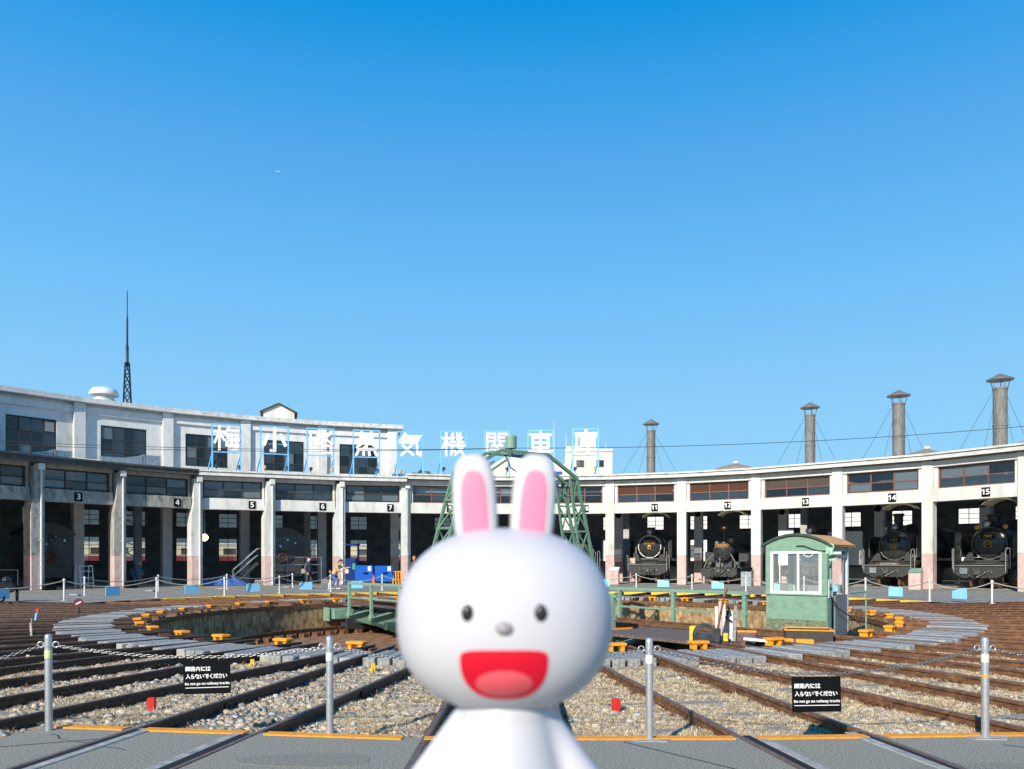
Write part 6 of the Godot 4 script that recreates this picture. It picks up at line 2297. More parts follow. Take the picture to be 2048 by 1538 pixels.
func locomotives() -> void:
	loco("black steam locomotive half hidden behind the right leg of the turntable portal", 10, {"r0": 0.80, "h": 2.35, "plate": "C51239", "emblem": "", "lamps": [[0.0, 0.34, 0.17], [-0.5, 0.3, 0.11]], "rails": 1, "dull_ring": true})
	loco("black steam locomotive with a pale smokebox ring under number eleven", 11, {"r0": 0.80, "h": 2.5, "white_ring": true, "plate": "C59164", "black_field": true, "emblem": "small", "rails": 1, "rail_h": 1.9, "beam": 1.34, "deflectors": true})
	loco("small black tank locomotive with a tall brass-capped chimney under number twelve", 12, {"r0": 0.60, "h": 2.15, "small": true, "plate": "B2010", "plate_w": 0.86, "plate_y": 0.62, "plate_z": 0.24, "chimney": 1.0, "chimney_r": 0.17, "brass_cap": true, "tanks": true, "lamps": [[-0.36, 0.12, 0.1], [0.1, 0.1, 0.08]], "beam": 1.15, "r": 31.6})
	loco("black steam locomotive behind the control cabin wearing a round white headmark", 13, {"r0": 0.9, "h": 2.3, "emblem": "headmark", "rails": 2, "lamps": [[0.0, 0.36, 0.19]], "deflectors": true, "dull_ring": true})
	loco("black steam locomotive with gold letters and a gold cross emblem under number fourteen", 14, {"r0": 0.91, "h": 2.42, "dull_ring": true, "plate": "C551", "plate_mat": M.panel_black, "emblem": "cross", "lamps": [[0.0, 0.34, 0.18], [-0.5, 0.26, 0.11]], "rails": 2, "deflectors": true, "brass_cocks": true, "chimney": 1.1})
	loco("black steam locomotive with brass side lamps and a round gold emblem under number fifteen", 15, {"r0": 0.93, "h": 2.48, "dull_ring": true, "plate": "C611", "plate_mat": M.panel_black, "plate_y": 0.4, "emblem": "disc", "side_lamps": true, "lamps": [[-0.15, 0.3, 0.2]], "rails": 2, "deflectors": true, "chimney": 0.75, "chimney_r": 0.36})
	# tail of a locomotive in bay six: cab backhead seen from behind, and a dark one in bay three
	for q in [[6, "dark locomotive cab seen from behind in bay six with gauges and a red ring", 33.6, -1.2], [3, "dark rounded locomotive body deep in the shade of bay three", 36.0, 0.8], [2, "black locomotive standing in deep shade in bay two", 34.0, 0.0]]:
		var L := thing("locomotive_rear", q[1], "steam locomotive", ring_frame(bay_deg(q[0]) + q[3], q[2]), "steam locomotives standing in the shed bays")
		var mb := MB.new()
		var arc := PackedVector2Array([Vector2(-1.35, 1.2), Vector2(-1.35, 3.0)])
		for k in 9:
			var t := -1.0 + 2.0 * k / 8
			arc.append(Vector2(1.5 * t, 3.1 + 0.65 * (1 - t * t)))
		arc.append(Vector2(1.35, 3.0))
		arc.append(Vector2(1.35, 1.2))
		mb.prism(arc, -2.2, -0.1)
		part("cab", mb, M.black_iron, L)
		var bh := MB.new()
		bh.lathe(Vector3(-0.1, 2.25, -0.1), Vector3(0, 0, 1), [Vector2(0.9, 0), Vector2(0.88, 0.12), Vector2(0, 0.16)], 26)
		part("backhead", bh, M.black_satin, L)
		var rr := MB.new()
		rr.ring(Vector3(-0.05, 1.75, 0.08), Vector3(0, 0, 1), 0.27, 0.035, 24, 6)
		part("fire_door_ring", rr, M.maroon, L)
		for k in 7:
			var gg := MB.new()
			gg.cyl(Vector3(-0.7 + 0.24 * k, 2.7 + 0.25 * sin(k * 2.1), 0.05), Vector3(-0.7 + 0.24 * k, 2.7 + 0.25 * sin(k * 2.1), 0.12), 0.07, 0.07, 12)
			part("gauge", gg, M.stack_steel if k % 2 else M.lens, L)
		var un := MB.new()
		un.box(Vector3(0, 0.85, -1.0), Vector3(2.4, 0.7, 2.2), 0.03)
		part("underframe", un, M.black_iron, L)
		for s in [-1, 1]:
			meshed("wheel", shared.wheel, M.black_iron, L, Transform3D(Basis(Vector3.UP, 0.0 if s > 0 else PI), Vector3(0.6 * s, 0.43, -0.6)))


# ---------- things in and around the bays ----------
func in_bay(b: int, x: float, r_off: float) -> Transform3D:
	return bay_frame(b) * Transform3D(Basis(), Vector3(x, 0, -r_off))


func bay_clutter() -> void:
	# bay six: grey pipe railing on a raised platform
	var P := thing("viewing_platform", "grey pipe railing and raised platform in front of the cab in bay six", "platform", in_bay(6, -0.35, 0.9))
	var dk := MB.new()
	dk.box(Vector3(0, 0.78, -0.3), Vector3(3.1, 0.08, 0.6), 0.01)
	part("deck", dk, M.dusty_iron, P)
	for y in [1.28, 1.75]:
		var mb := MB.new()
		mb.cyl(Vector3(-1.55, y, 0), Vector3(1.55, y, 0), 0.025, 0.025, 6)
		part("rail", mb, M.galvanised, P)
	for x in [-1.5, -0.6, 0.6, 1.5]:
		var mb := MB.new()
		mb.cyl(Vector3(x, 0.0, 0), Vector3(x, 1.75, 0), 0.025, 0.025, 6)
		part("post", mb, M.galvanised, P)
	# bay five: metal stairs
	var S := thing("metal_stairs", "steep grey metal steps with handrails at the right side of bay five", "stairs", in_bay(5, 1.0, 1.6))
	for k in 6:
		var st := MB.new()
		st.box(Vector3(-0.75 + 0.24 * k, 0.2 + 0.22 * k, 0), Vector3(0.24, 0.03, 0.7))
		part("tread", st, M.dusty_iron, S)
	for s in [-1, 1]:
		var mb := MB.new()
		mb.bar(Vector3(-0.9, 0.02, 0.36 * s), Vector3(0.6, 1.4, 0.36 * s), 0.04, 0.16)
		part("stringer", mb, M.dusty_iron, S)
		var hr := MB.new()
		hr.tube([Vector3(-0.9, 0.1, 0.36 * s), Vector3(-0.9, 0.95, 0.36 * s), Vector3(0.6, 2.3, 0.36 * s), Vector3(1.0, 2.3, 0.36 * s), Vector3(1.0, 0.05, 0.36 * s)], 0.025, 6)
		hr.tube([Vector3(-0.9, 0.55, 0.36 * s), Vector3(0.6, 1.9, 0.36 * s)], 0.02, 6)
		part("handrail", hr, M.galvanised, S)
	# bay five: blue tarpaulin over parts
	var tb := thing("tarpaulin", "crumpled blue tarpaulin over machine parts on the floor of bay five", "tarpaulin", in_bay(5, -0.7, 0.9))
	var tm := MB.new()
	var nz := noise(1.3, 77, 3)
	for i in 24:
		for j in 10:
			var f := func(a: int, b: int) -> Vector3:
				var x := -1.7 + 3.4 * a / 24.0
				var z := -0.6 + 1.2 * b / 10.0
				var e := (1.0 - pow(absf(x / 1.7), 4)) * (1.0 - pow(absf(z / 0.6), 4))
				return Vector3(x, 0.02 + e * (0.36 + 0.3 * nz.get_noise_2d(x * 2, z * 2)), z)
			var a: Vector3 = f.call(i, j)
			tm.quad(a, f.call(i + 1, j), f.call(i + 1, j + 1), f.call(i, j + 1), Vector3.UP)
	part("sheet", tm, M.tarp_blue, tb)
	# bay seven: blue compressors, blue booth, yellow trestle, bins
	for q in [[-0.25, "bright blue wheeled compressor in bay seven, the left of the pair", 1.15, 1.1], [1.0, "bright blue wheeled compressor in bay seven, the right of the pair", 1.15, 1.05]]:
		var C := thing("compressor", q[1], "compressor", in_bay(7, q[0] - 0.3, 0.6), "blue compressors in bay seven")
		var mb := MB.new()
		mb.box(Vector3(0, 0.68, 0), Vector3(q[2], q[3], 0.9), 0.05)
		part("housing", mb, M.machine_blue, C)
		var gp := MB.new()
		gp.box(Vector3(0.1, 0.72, 0.455), Vector3(0.3, 0.12, 0.02))
		gp.cyl(Vector3(0.2, 0.72, 0.46), Vector3(0.2, 0.72, 0.49), 0.04, 0.04, 8)
		part("control_panel", gp, M.panel_black, C)
		var lb := MB.new()
		lb.box(Vector3(0.33, 1.02, 0.455), Vector3(0.2, 0.3, 0.01))
		part("label_plate", lb, M.sign_white, C)
		for x in [-0.4, 0.4]:
			var wh := MB.new()
			wh.cyl(Vector3(x, 0.12, 0.28), Vector3(x, 0.12, 0.42), 0.12, 0.12, 12)
			part("wheel", wh, M.rubber, C)
	var bt := thing("blue_booth", "dark blue booth with a window behind the compressors in bay seven", "booth", in_bay(7, -1.45, 2.8))
	var bm := MB.new()
	bm.box(Vector3(0, 0.85, 0), Vector3(1.3, 1.7, 0.9), 0.02)
	for x in [-0.6, 0.6]:
		bm.box(Vector3(x, 2.1, 0), Vector3(0.12, 0.9, 0.9))
	bm.box(Vector3(0, 2.6, 0), Vector3(1.4, 0.12, 1.0), 0.02)
	part("body", bm, mat("booth_blue", c(.05, .20, .46), 0.45), bt)
	var bp := MB.new()
	bp.box(Vector3(0.35, 1.15, 0.46), Vector3(0.3, 0.4, 0.02))
	part("notice", bp, mat("notice_green", c(.30, .62, .52), 0.6), bt)
	var tr := thing("trestle", "yellow folding trestle stand at the right side of bay seven", "trestle", in_bay(7, 1.55, 0.35))
	for x in [-0.28, -0.1, 0.1, 0.28]:
		var lg := MB.new()
		lg.bar(Vector3(x, 0.0, 0.25), Vector3(x * 0.8, 0.8, 0.0), 0.06, 0.04)
		lg.bar(Vector3(x, 0.0, -0.25), Vector3(x * 0.8, 0.8, 0.0), 0.06, 0.04)
		part("leg", lg, M.orange_paint, tr)
	var ttp := MB.new()
	ttp.box(Vector3(0, 0.82, 0), Vector3(0.7, 0.08, 0.12), 0.01)
	ttp.box(Vector3(0, 0.3, 0.18), Vector3(0.66, 0.05, 0.04))
	part("top_bar", ttp, M.orange_paint, tr)
	for q in [[1.12, 1.3, 0.95, "grey plastic bin behind the yellow trestle, the taller one"], [1.5, 1.6, 0.72, "grey plastic bin behind the yellow trestle, the lower one"]]:
		var t := thing("bin", q[3], "bin", in_bay(7, q[0] - 0.1, q[1]), "grey bins in bay seven")
		var mb := MB.new()
		mb.lathe(Vector3.ZERO, Vector3.UP, [Vector2(0, 0), Vector2(0.24, 0), Vector2(0.29, q[2]), Vector2(0.31, q[2]), Vector2(0.31, q[2] + 0.03), Vector2(0.0, q[2] + 0.06)], 4, false)
		part("body", mb, M.grey_plastic, t, Transform3D(Basis(Vector3.UP, PI / 4), Vector3.ZERO))
	var cn := thing("traffic_cone", "orange cone on the gap between the two blue compressors", "cone", in_bay(7, 0.05, 0.15))
	var cm := MB.new()
	cm.box(Vector3(0, 0.015, 0), Vector3(0.34, 0.03, 0.34), 0.01)
	cm.lathe(Vector3.ZERO, Vector3.UP, [Vector2(0.13, 0.03), Vector2(0.03, 0.62), Vector2(0, 0.64)], 16)
	part("cone", cm, mat("cone_orange", c(.90, .36, .12), 0.5), cn)
	# planks stacked between bays five and six, 6 and seven
	for q in [[6, 1.55, "stack of pale planks on the floor at the right of bay six"], [5, 1.75, "stack of pale planks at the foot of the pillar right of bay five"]]:
		var t := thing("plank_stack", q[2], "planks", in_bay(q[0], q[1], 0.15), "plank stacks in the shed mouth")
		for k in 4:
			var mb := MB.new()
			mb.box(Vector3(0.05 * (k % 2), 0.05 + 0.085 * k, 0.0), Vector3(1.0, 0.07, 0.3), 0.01)
			part("plank", mb, M.concrete_pale if k % 2 else M.buried_sleeper, t)
	# bay three: white frame ladder
	var ld := thing("ladder_frame", "white tubular step frame standing on the floor of bay three", "step frame", in_bay(3, 0.55, 0.5))
	for s in [-1, 1]:
		var mb := MB.new()
		mb.tube([Vector3(0.34 * s, 0, 0.3), Vector3(0.34 * s, 1.25, 0.1), Vector3(0.34 * s, 1.25, -0.3), Vector3(0.34 * s, 0, -0.4)], 0.026, 6)
		part("side_frame", mb, M.white_paint, ld)
	for y in [0.3, 0.6, 0.95, 1.22]:
		var mb := MB.new()
		mb.box(Vector3(0, y, 0.26 - 0.14 * y), Vector3(0.66, 0.03, 0.1))
		part("rung", mb, M.white_paint, ld)
	# black boxes at the feet of the left pillars
	for q in [[3, -1.75, "black crate at the foot of the pillar between bays two and three"], [4, -1.75, "black crate at the foot of the pillar between bays three and four"]]:
		var t := thing("crate", q[2], "crate", in_bay(q[0], q[1], -0.6), "black crates by the pillars")
		var mb := MB.new()
		mb.box(Vector3(0, 0.16, 0), Vector3(0.55, 0.32, 0.4), 0.02)
		part("body", mb, M.panel_black, t)
	# information stands
	for q in [[12, 1.9, -0.5, "pale grey information stand with a sloping top by the pillar right of bay twelve", M.galvanised, M.panel_black], [14, 1.95, -0.5, "pink information stand with a green sloping top by the pillar right of bay fourteen", M.pink_paint, M.green_paint], [11, -1.95, -0.3, "pink box stand at the foot of the pillar left of bay eleven", M.pink_paint, M.pier_grey]]:
		var t := thing("information_stand", q[3], "information stand", in_bay(q[0], q[1], q[2]), "information stands by the pillars")
		var mb := MB.new()
		mb.X = Transform3D(Basis(Vector3.UP, PI / 2), Vector3.ZERO)
		mb.prism(PackedVector2Array([Vector2(-0.2, 0), Vector2(-0.2, 0.88), Vector2(0.2, 1.08), Vector2(0.2, 0)]), -0.3, 0.3)
		part("body", mb, q[4], t)
		var tp := MB.new()
		tp.bar(Vector3(0, 0.895, 0.24), Vector3(0, 1.115, -0.22), 0.64, 0.025)
		part("top_panel", tp, q[5], t)
	# pink blocks painted on the inner pillars and posters beside them
	for q in [[11, -1.5, 3.2, 1.35, 0.75, "pale pink board fixed high on a frame inside bay eleven"], [11, -1.5, 3.2, 0.48, 0.75, "pale pink board fixed low on a frame inside bay eleven"], [12, -1.55, 3.0, 0.46, 0.8, "pale pink box on the floor inside bay twelve"]]:
		var t := thing("pink_board", q[5], "board", in_bay(q[0], q[1], q[2]), "pink boards inside the bays")
		var mb := MB.new()
		mb.box(Vector3(0, q[3], 0), Vector3(0.55, q[4], 0.06), 0.01)
		for x in [-0.22, 0.22]:
			mb.box(Vector3(x, q[3] / 2, -0.05), Vector3(0.04, q[3], 0.04))
		part("panel", mb, M.pink_paint, t)
	for q in [[13, -1.55, "tall white panel standing behind the pillar left of bay thirteen"], [13, 0.0, "wide white panel behind the locomotive in bay thirteen"]]:
		var t := thing("partition_screen", q[2], "screen", in_bay(q[0], q[1], 2.4 if q[1] < -1 else 7.8), "white panels inside bay thirteen")
		var mb := MB.new()
		mb.box(Vector3(0, 2.35, 0), Vector3(0.95 if q[1] < -1 else 2.6, 2.2, 0.05), 0.006)
		for x in [-0.4, 0.4]:
			mb.box(Vector3(x, 0.65, -0.02), Vector3(0.05, 1.3, 0.04))
		part("panel", mb, M.sign_white, t)
	# dark steel barriers inside the right bays
	for b in [14, 15]:
		var t := thing("steel_barrier", "dark blue steel barrier with a pale bar along its top in bay %s" % WORDS[b], "barrier", in_bay(b, -1.5, 7.0), "dark barriers in the right bays")
		for k in 2:
			var mb := MB.new()
			mb.box(Vector3(-0.3 + 0.57 * k, 0.95, 0), Vector3(0.56, 1.9, 0.06), 0.008)
			part("panel", mb, M.dark_blue_steel, t)
		var hb := MB.new()
		hb.cyl(Vector3(-0.58, 2.02, 0), Vector3(0.55, 2.02, 0), 0.03, 0.03, 6)
		part("bar", hb, M.galvanised, t)
	# curved pale hoods hanging over the locomotives
	for b in [11, 12, 14, 15]:
		var t := thing("smoke_hood", "pale curved smoke hood hanging from the roof over bay %s" % WORDS[b], "hood", in_bay(b, 0.3, 2.6), "smoke hoods over the right bays")
		var mb := MB.new()
		for k in 12:
			var a0 := PI * (0.16 + 0.68 * k / 12.0)
			var a1 := PI * (0.16 + 0.68 * (k + 1) / 12.0)
			var r := 1.0
			mb.bar(Vector3(r * cos(a0), 4.15 + 0.6 * sin(a0), 0), Vector3(r * cos(a1), 4.15 + 0.6 * sin(a1), 0), 1.2, 0.04, Vector3(0, 1, 0))
		part("hood", mb, M.cream_paint, t)
		for x in [-0.5, 0.5]:
			var hg := MB.new()
			hg.cyl(Vector3(x, 4.6, 0), Vector3(x, 6.82, 0), 0.02, 0.02, 5)
			part("hanger", hg, M.cable, t)
	# lamps
	for q in [[5, -1.55, 1.4, 2.95, "round lit work lamp hanging high at the left of bay five", "lamp_yellow", 1.2], [2, 0.9, 3.0, 3.1, "warm lit work lamp in the dark of bay two", "lamp_warm", 1.2], [12, 1.95, 1.2, 3.7, "small lit yellow lamp at the right side of bay twelve", "lamp_yellow", 0.6]]:
		var xf := in_bay(q[0], q[1], q[2]) * Transform3D(Basis(), Vector3(0, q[3], 0))
		var t := thing("work_lamp", q[4], "lamp", xf, "lit lamps in the shed")
		var mb := MB.new()
		mb.lathe(Vector3(0, 0, -0.02), Vector3(0, 0, 1), [Vector2(0, -0.12), Vector2(0.12, -0.1), Vector2(0.2, 0.0), Vector2(0.21, 0.04), Vector2(0.18, 0.02)], 18)
		mb.cyl(Vector3(0, 0.1, -0.05), Vector3(0, 6.6 - q[3], -0.05), 0.012, 0.012, 5)
		part("reflector", mb, M.galvanised, t)
		var gl := MB.new()
		gl.ball(Vector3(0, 0, 0.03), Vector3(0.09, 0.09, 0.045), 14, 8)
		part("bulb", gl, M[q[5]], t)
		var li := OmniLight3D.new()
		li.light_color = M[q[5]].emission
		li.light_energy = q[6]
		li.light_size = 0.13
		li.omni_range = 20.0
		li.omni_attenuation = 2.0
		li.shadow_enabled = true
		li.name = "light"
		t.add_child(li)
		li.position = Vector3(0, 0, 0.12)
	# round bay signals on the inner pillars
	for i in [10, 11, 12, 13, 14]:
		var t := thing("pillar_speaker", "small round black speaker high on the inner pillar left of bay %s" % WORDS[i + 1], "speaker", ring_frame(col_deg(i), R_UP - 0.02, 4.9), "speakers on the inner pillars")
		var mb := MB.new()
		mb.lathe(Vector3.ZERO, Vector3(0, 0, 1), [Vector2(0.05, 0.0), Vector2(0.08, 0.1), Vector2(0.2, 0.22), Vector2(0.22, 0.26), Vector2(0.16, 0.2), Vector2(0.06, 0.14), Vector2(0, 0.14)], 18)
		part("horn", mb, M.panel_black, t)
	# black handcart with a bent bar at the far left, close to the tracks
	var hc := thing("handcart", "black wheeled machine with a tall bar frame at the far left edge", "cart", yaw(at(-18.45, 0, 29.8), 35))
	for s in [-1, 1]:
		var wh := MB.new()
		wh.ring(Vector3(0.35 * s, 0.26, 0), Vector3(1, 0, 0), 0.21, 0.045, 20, 6)
		for k in 6:
			var a := TAU * k / 6
			wh.cyl(Vector3(0.35 * s, 0.26, 0), Vector3(0.35 * s, 0.26 + 0.2 * sin(a), 0.2 * cos(a)), 0.012, 0.012, 4)
		part("wheel", wh, M.rubber, hc)
	var eb := MB.new()
	eb.box(Vector3(0, 0.52, 0), Vector3(0.5, 0.36, 0.6), 0.05)
	eb.ball(Vector3(0.02, 0.78, 0.1), Vector3(0.15, 0.14, 0.18), 12, 8)
	part("engine", eb, M.black_satin, hc)
	var hb := MB.new()
	hb.tube([Vector3(-0.4, 0.3, -0.3), Vector3(-0.4, 1.15, -0.35), Vector3(0.4, 1.15, -0.35), Vector3(0.4, 0.3, -0.3)], 0.024, 6)
	hb.tube([Vector3(0, 0.5, 0.2), Vector3(-0.1, 0.1, 0.7), Vector3(-0.3, -0.0, 1.1)], 0.04, 6)
	part("bar_frame", hb, M.dusty_iron, hc)


# ---------- continuous bodies: tapered capsules joined by a smooth minimum, meshed as surface nets ----------
# cap: [a, b, radius at a, radius at b, linear colour]
func cap_d(p: Vector3, k: Array) -> float:
	var a: Vector3 = k[0]
	var ab: Vector3 = (k[1] as Vector3) - a
	var t := clampf((p - a).dot(ab) / maxf(ab.length_squared(), 1e-9), 0.0, 1.0)
	return p.distance_to(a + ab * t) - lerpf(k[2], k[3], t)


func body_mesh(mb: MB, caps: Array, cell: float, blend: float) -> void:
	var lo := Vector3.ONE * 1e9
	var hi := Vector3.ONE * -1e9
	for k in caps:
		var r: float = maxf(k[2], k[3])
		for e in 2:
			lo = lo.min((k[e] as Vector3) - Vector3.ONE * r)
			hi = hi.max((k[e] as Vector3) + Vector3.ONE * r)
	var pad := cell * 2.0 + blend * 0.3
	lo -= Vector3.ONE * pad
	hi += Vector3.ONE * pad
	var nx := int(ceil((hi.x - lo.x) / cell)) + 1
	var ny := int(ceil((hi.y - lo.y) / cell)) + 1
	var nz := int(ceil((hi.z - lo.z) / cell)) + 1
	var F := PackedFloat32Array()
	F.resize(nx * ny * nz)
	F.fill(1.0)
	for k in caps:
		var r: float = maxf(k[2], k[3]) + cell * 2.5 + blend
		var a := (((k[0] as Vector3).min(k[1]) - Vector3.ONE * r - lo) / cell).floor().clamp(Vector3.ZERO, Vector3(nx - 1, ny - 1, nz - 1))
		var b := (((k[0] as Vector3).max(k[1]) + Vector3.ONE * r - lo) / cell).ceil().clamp(Vector3.ZERO, Vector3(nx - 1, ny - 1, nz - 1))
		for iz in range(int(a.z), int(b.z) + 1):
			for iy in range(int(a.y), int(b.y) + 1):
				var at0 := (iz * ny + iy) * nx
				for ix in range(int(a.x), int(b.x) + 1):
					var d := cap_d(lo + Vector3(ix, iy, iz) * cell, k)
					var f := F[at0 + ix]
					var h := maxf(blend - absf(d - f), 0.0) / blend
					F[at0 + ix] = minf(d, f) - h * h * blend * 0.25
	var vid := {}
	var pos := PackedVector3Array()
	var off := [0, 1, nx, nx + 1, nx * ny, nx * ny + 1, nx * ny + nx, nx * ny + nx + 1]
	var edges := [[0, 1], [2, 3], [4, 5], [6, 7], [0, 2], [1, 3], [4, 6], [5, 7], [0, 4], [1, 5], [2, 6], [3, 7]]
	for iz in nz - 1:
		for iy in ny - 1:
			for ix in nx - 1:
				var i := (iz * ny + iy) * nx + ix
				var n := 0
				for o in off:
					if F[i + o] < 0.0:
						n += 1
				if n == 0 or n == 8:
					continue
				var s := Vector3.ZERO
				var m := 0
				for e in edges:
					var f0 := F[i + off[e[0]]]
					var f1 := F[i + off[e[1]]]
					if (f0 < 0.0) != (f1 < 0.0):
						var t := f0 / (f0 - f1)
						var c0 := Vector3(e[0] & 1, (e[0] >> 1) & 1, e[0] >> 2)
						var c1 := Vector3(e[1] & 1, (e[1] >> 1) & 1, e[1] >> 2)
						s += c0.lerp(c1, t)
						m += 1
				vid[i] = pos.size()
				pos.append(lo + (Vector3(ix, iy, iz) + s / m) * cell)
	var nor := PackedVector3Array()
	nor.resize(pos.size())
	var quads := []
	for i in vid:
		var iz := int(i / (nx * ny))
		var iy := int(i / nx) % ny
		var ix := int(i) % nx
		for q in [[1, nx, nx * ny, iy, iz], [nx, nx * ny, 1, iz, ix], [nx * ny, 1, nx, ix, iy]]:
			if q[3] < 1 or q[4] < 1:
				continue
			var f0 := F[i]
			var f1 := F[i + q[0]]
			if (f0 < 0.0) == (f1 < 0.0):
				continue
			var g := [i, i - q[1], i - q[1] - q[2], i - q[2]]
			if not (vid.has(g[1]) and vid.has(g[2]) and vid.has(g[3])):
				continue
			var w := [vid[g[0]], vid[g[1]], vid[g[2]], vid[g[3]]]
			if f0 < 0.0:
				w.reverse()
			quads.append(w)
			var fn := (pos[w[2]] - pos[w[0]]).cross(pos[w[3]] - pos[w[1]])
			for v in w:
				nor[v] += fn
	# orient the normals outwards by the field itself
	for v in pos.size():
		var p := pos[v]
		var best := 1e9
		var kk: Array = caps[0]
		for k in caps:
			var d := cap_d(p, k)
			if d < best:
				best = d
				kk = k
		var nn := nor[v].normalized()
		var g := Vector3(cap_d(p + Vector3(1e-3, 0, 0), kk) - best, cap_d(p + Vector3(0, 1e-3, 0), kk) - best, cap_d(p + Vector3(0, 0, 1e-3), kk) - best)
		nor[v] = nn if nn.dot(g) >= 0.0 else -nn
	var cols := PackedColorArray()
	if mb.use_tint:
		for v in pos.size():
			var best := 1e9
			var cc := Color.WHITE
			for k in caps:
				var d := cap_d(pos[v], k)
				if d < best:
					best = d
					cc = k[4]
			cols.append(cc)
	for w in quads:
		for t in [[0, 1, 2], [0, 2, 3]]:
			var a: int = w[t[0]]
			var b: int = w[t[1]]
			var d: int = w[t[2]]
			if (pos[b] - pos[a]).cross(pos[d] - pos[a]).dot(nor[a] + nor[b] + nor[d]) > 0.0:
				var s := b; b = d; d = s
			for v in [a, b, d]:
				mb.v.append(mb.X * pos[v])
				mb.n.append((mb.X.basis * nor[v]).normalized())
				if mb.use_tint:
					mb.c.append(cols[v])


func hand_caps(wrist: Vector3, dir: Vector3, side: Vector3, skin: Color) -> Array:
	dir = dir.normalized()
	var u := side.slide(dir).normalized()
	var w := dir.cross(u)
	var r := [[wrist, wrist + dir * 0.03, 0.026, 0.03, skin]]
	for k in 4:
		var x := (k - 1.5) * 0.019
		var base := wrist + dir * 0.07 + u * x
		r.append([wrist + dir * 0.02 + u * x * 0.7, base, 0.014, 0.0115, skin])
		var l: float = [0.068, 0.08, 0.075, 0.058][k]
		var mid := base + dir * l * 0.5 + w * 0.008
		r.append([base, mid, 0.0098, 0.009, skin])
		r.append([mid, mid + dir * l * 0.42 + w * 0.022, 0.009, 0.008, skin])
	var tb := wrist + dir * 0.02 - u * 0.028
	r.append([tb, tb + dir * 0.032 - u * 0.026 + w * 0.01, 0.013, 0.0105, skin])
	r.append([tb + dir * 0.032 - u * 0.026 + w * 0.01, tb + dir * 0.062 - u * 0.03 + w * 0.022, 0.0105, 0.009, skin])
	return r


# j: joints in metres, +z is where the person faces
func person(label: String, xf: Transform3D, j: Dictionary, col: Dictionary, scale := 1.0) -> Node3D:
	var P := thing("person", label, "person", Transform3D(xf.basis.scaled(Vector3.ONE * scale), xf.origin), "")
	var top: Color = col.top
	var legs: Color = col.legs
	var shoe: Color = col.shoe
	var skin: Color = col.skin
	var mb := MB.new()
	mb.use_tint = true
	var hip: Vector3 = j.hip
	var chest: Vector3 = j.chest
	var neck: Vector3 = j.neck
	var head: Vector3 = j.head
	var across: Vector3 = j.get("across", Vector3(1, 0, 0))
	var caps := [[hip, chest, 0.145, 0.15, top], [hip - across * 0.06, hip + across * 0.06, 0.135, 0.135, top], [chest - across * 0.12, chest + across * 0.12, 0.11, 0.11, top], [chest + (neck - chest) * 0.6, neck, 0.075, 0.055, top], [neck, head, 0.05, 0.055, skin]]
	for s in [-1, 1]:
		var n := "l" if s > 0 else "r"
		var sh: Vector3 = chest + across * 0.17 * s + (neck - chest) * 0.35
		caps.append([sh, j["elbow_" + n], 0.065, 0.052, top])
		caps.append([j["elbow_" + n], j["wrist_" + n], 0.052, 0.036, top])
		var hj: Vector3 = hip + across * 0.09 * s - (chest - hip).normalized() * 0.06
		caps.append([hj, j["knee_" + n], 0.095, 0.065, legs])
		caps.append([j["knee_" + n], j["foot_" + n], 0.062, 0.042, legs])
		var toe: Vector3 = j["foot_" + n] + j.get("toe", Vector3(0, -0.045, 0.15))
		caps.append([j["foot_" + n] + Vector3(0, -0.04, -0.03), toe, 0.045, 0.035, shoe])
	body_mesh(mb, caps, 0.024, 0.05)
	var fwd: Vector3 = (j.get("look", Vector3(0, 0, 1)) as Vector3).normalized()
	var rt := Vector3.UP.cross(fwd).normalized()
	var up := fwd.cross(rt)
	var hc := [[head + up * 0.03, head + up * 0.05 - fwd * 0.012, 0.088, 0.088, skin], [head - up * 0.06 + fwd * 0.03, head + up * 0.0 + fwd * 0.02, 0.052, 0.072, skin], [head + up * 0.005 + fwd * 0.085, head - up * 0.025 + fwd * 0.104, 0.010, 0.015, skin]]
	for s in [-1, 1]:
		hc.append([head + rt * 0.088 * s + up * 0.02, head + rt * 0.09 * s - up * 0.015, 0.016, 0.011, skin])
	body_mesh(mb, hc, 0.011, 0.02)
	for s in [-1, 1]:
		var n := "l" if s > 0 else "r"
		var w: Vector3 = j["wrist_" + n]
		body_mesh(mb, hand_caps(w, w - j["elbow_" + n], -across * s if absf((w - j["elbow_" + n]).normalized().y) < 0.6 else Vector3(0, 0, -1), skin), 0.006, 0.008)
	part("body", mb, M.vertex, P)
	var ey := MB.new()
	for s in [-1, 1]:
		ey.ball(head + rt * 0.032 * s + up * 0.022 + fwd * 0.083, Vector3.ONE * 0.011, 8, 6)
	part("eyes", ey, M.vinyl_dark, P)
	var mo := MB.new()
	mo.ball(head - up * 0.05 + fwd * 0.085, Vector3(0.02, 0.006, 0.01), 8, 6)
	part("mouth", mo, mat("lips", c(.55, .28, .25), 0.6), P)
	if "hair" in col:
		var hr := MB.new()
		hr.use_tint = true
		var hcol: Color = col.hair
		var hk := [[head + up * 0.065 - fwd * 0.02, head + up * 0.03 - fwd * 0.045, 0.092, 0.088, hcol], [head + up * 0.085 + fwd * 0.03, head + up * 0.08, 0.06, 0.07, hcol]]
		if col.get("long", false):
			hk.append([head - fwd * 0.06, head - fwd * 0.07 - up * 0.2, 0.075, 0.05, hcol])
		body_mesh(hr, hk, 0.012, 0.03)
		part(col.get("hair_name", "hair"), hr, M.vertex, P)
	return P


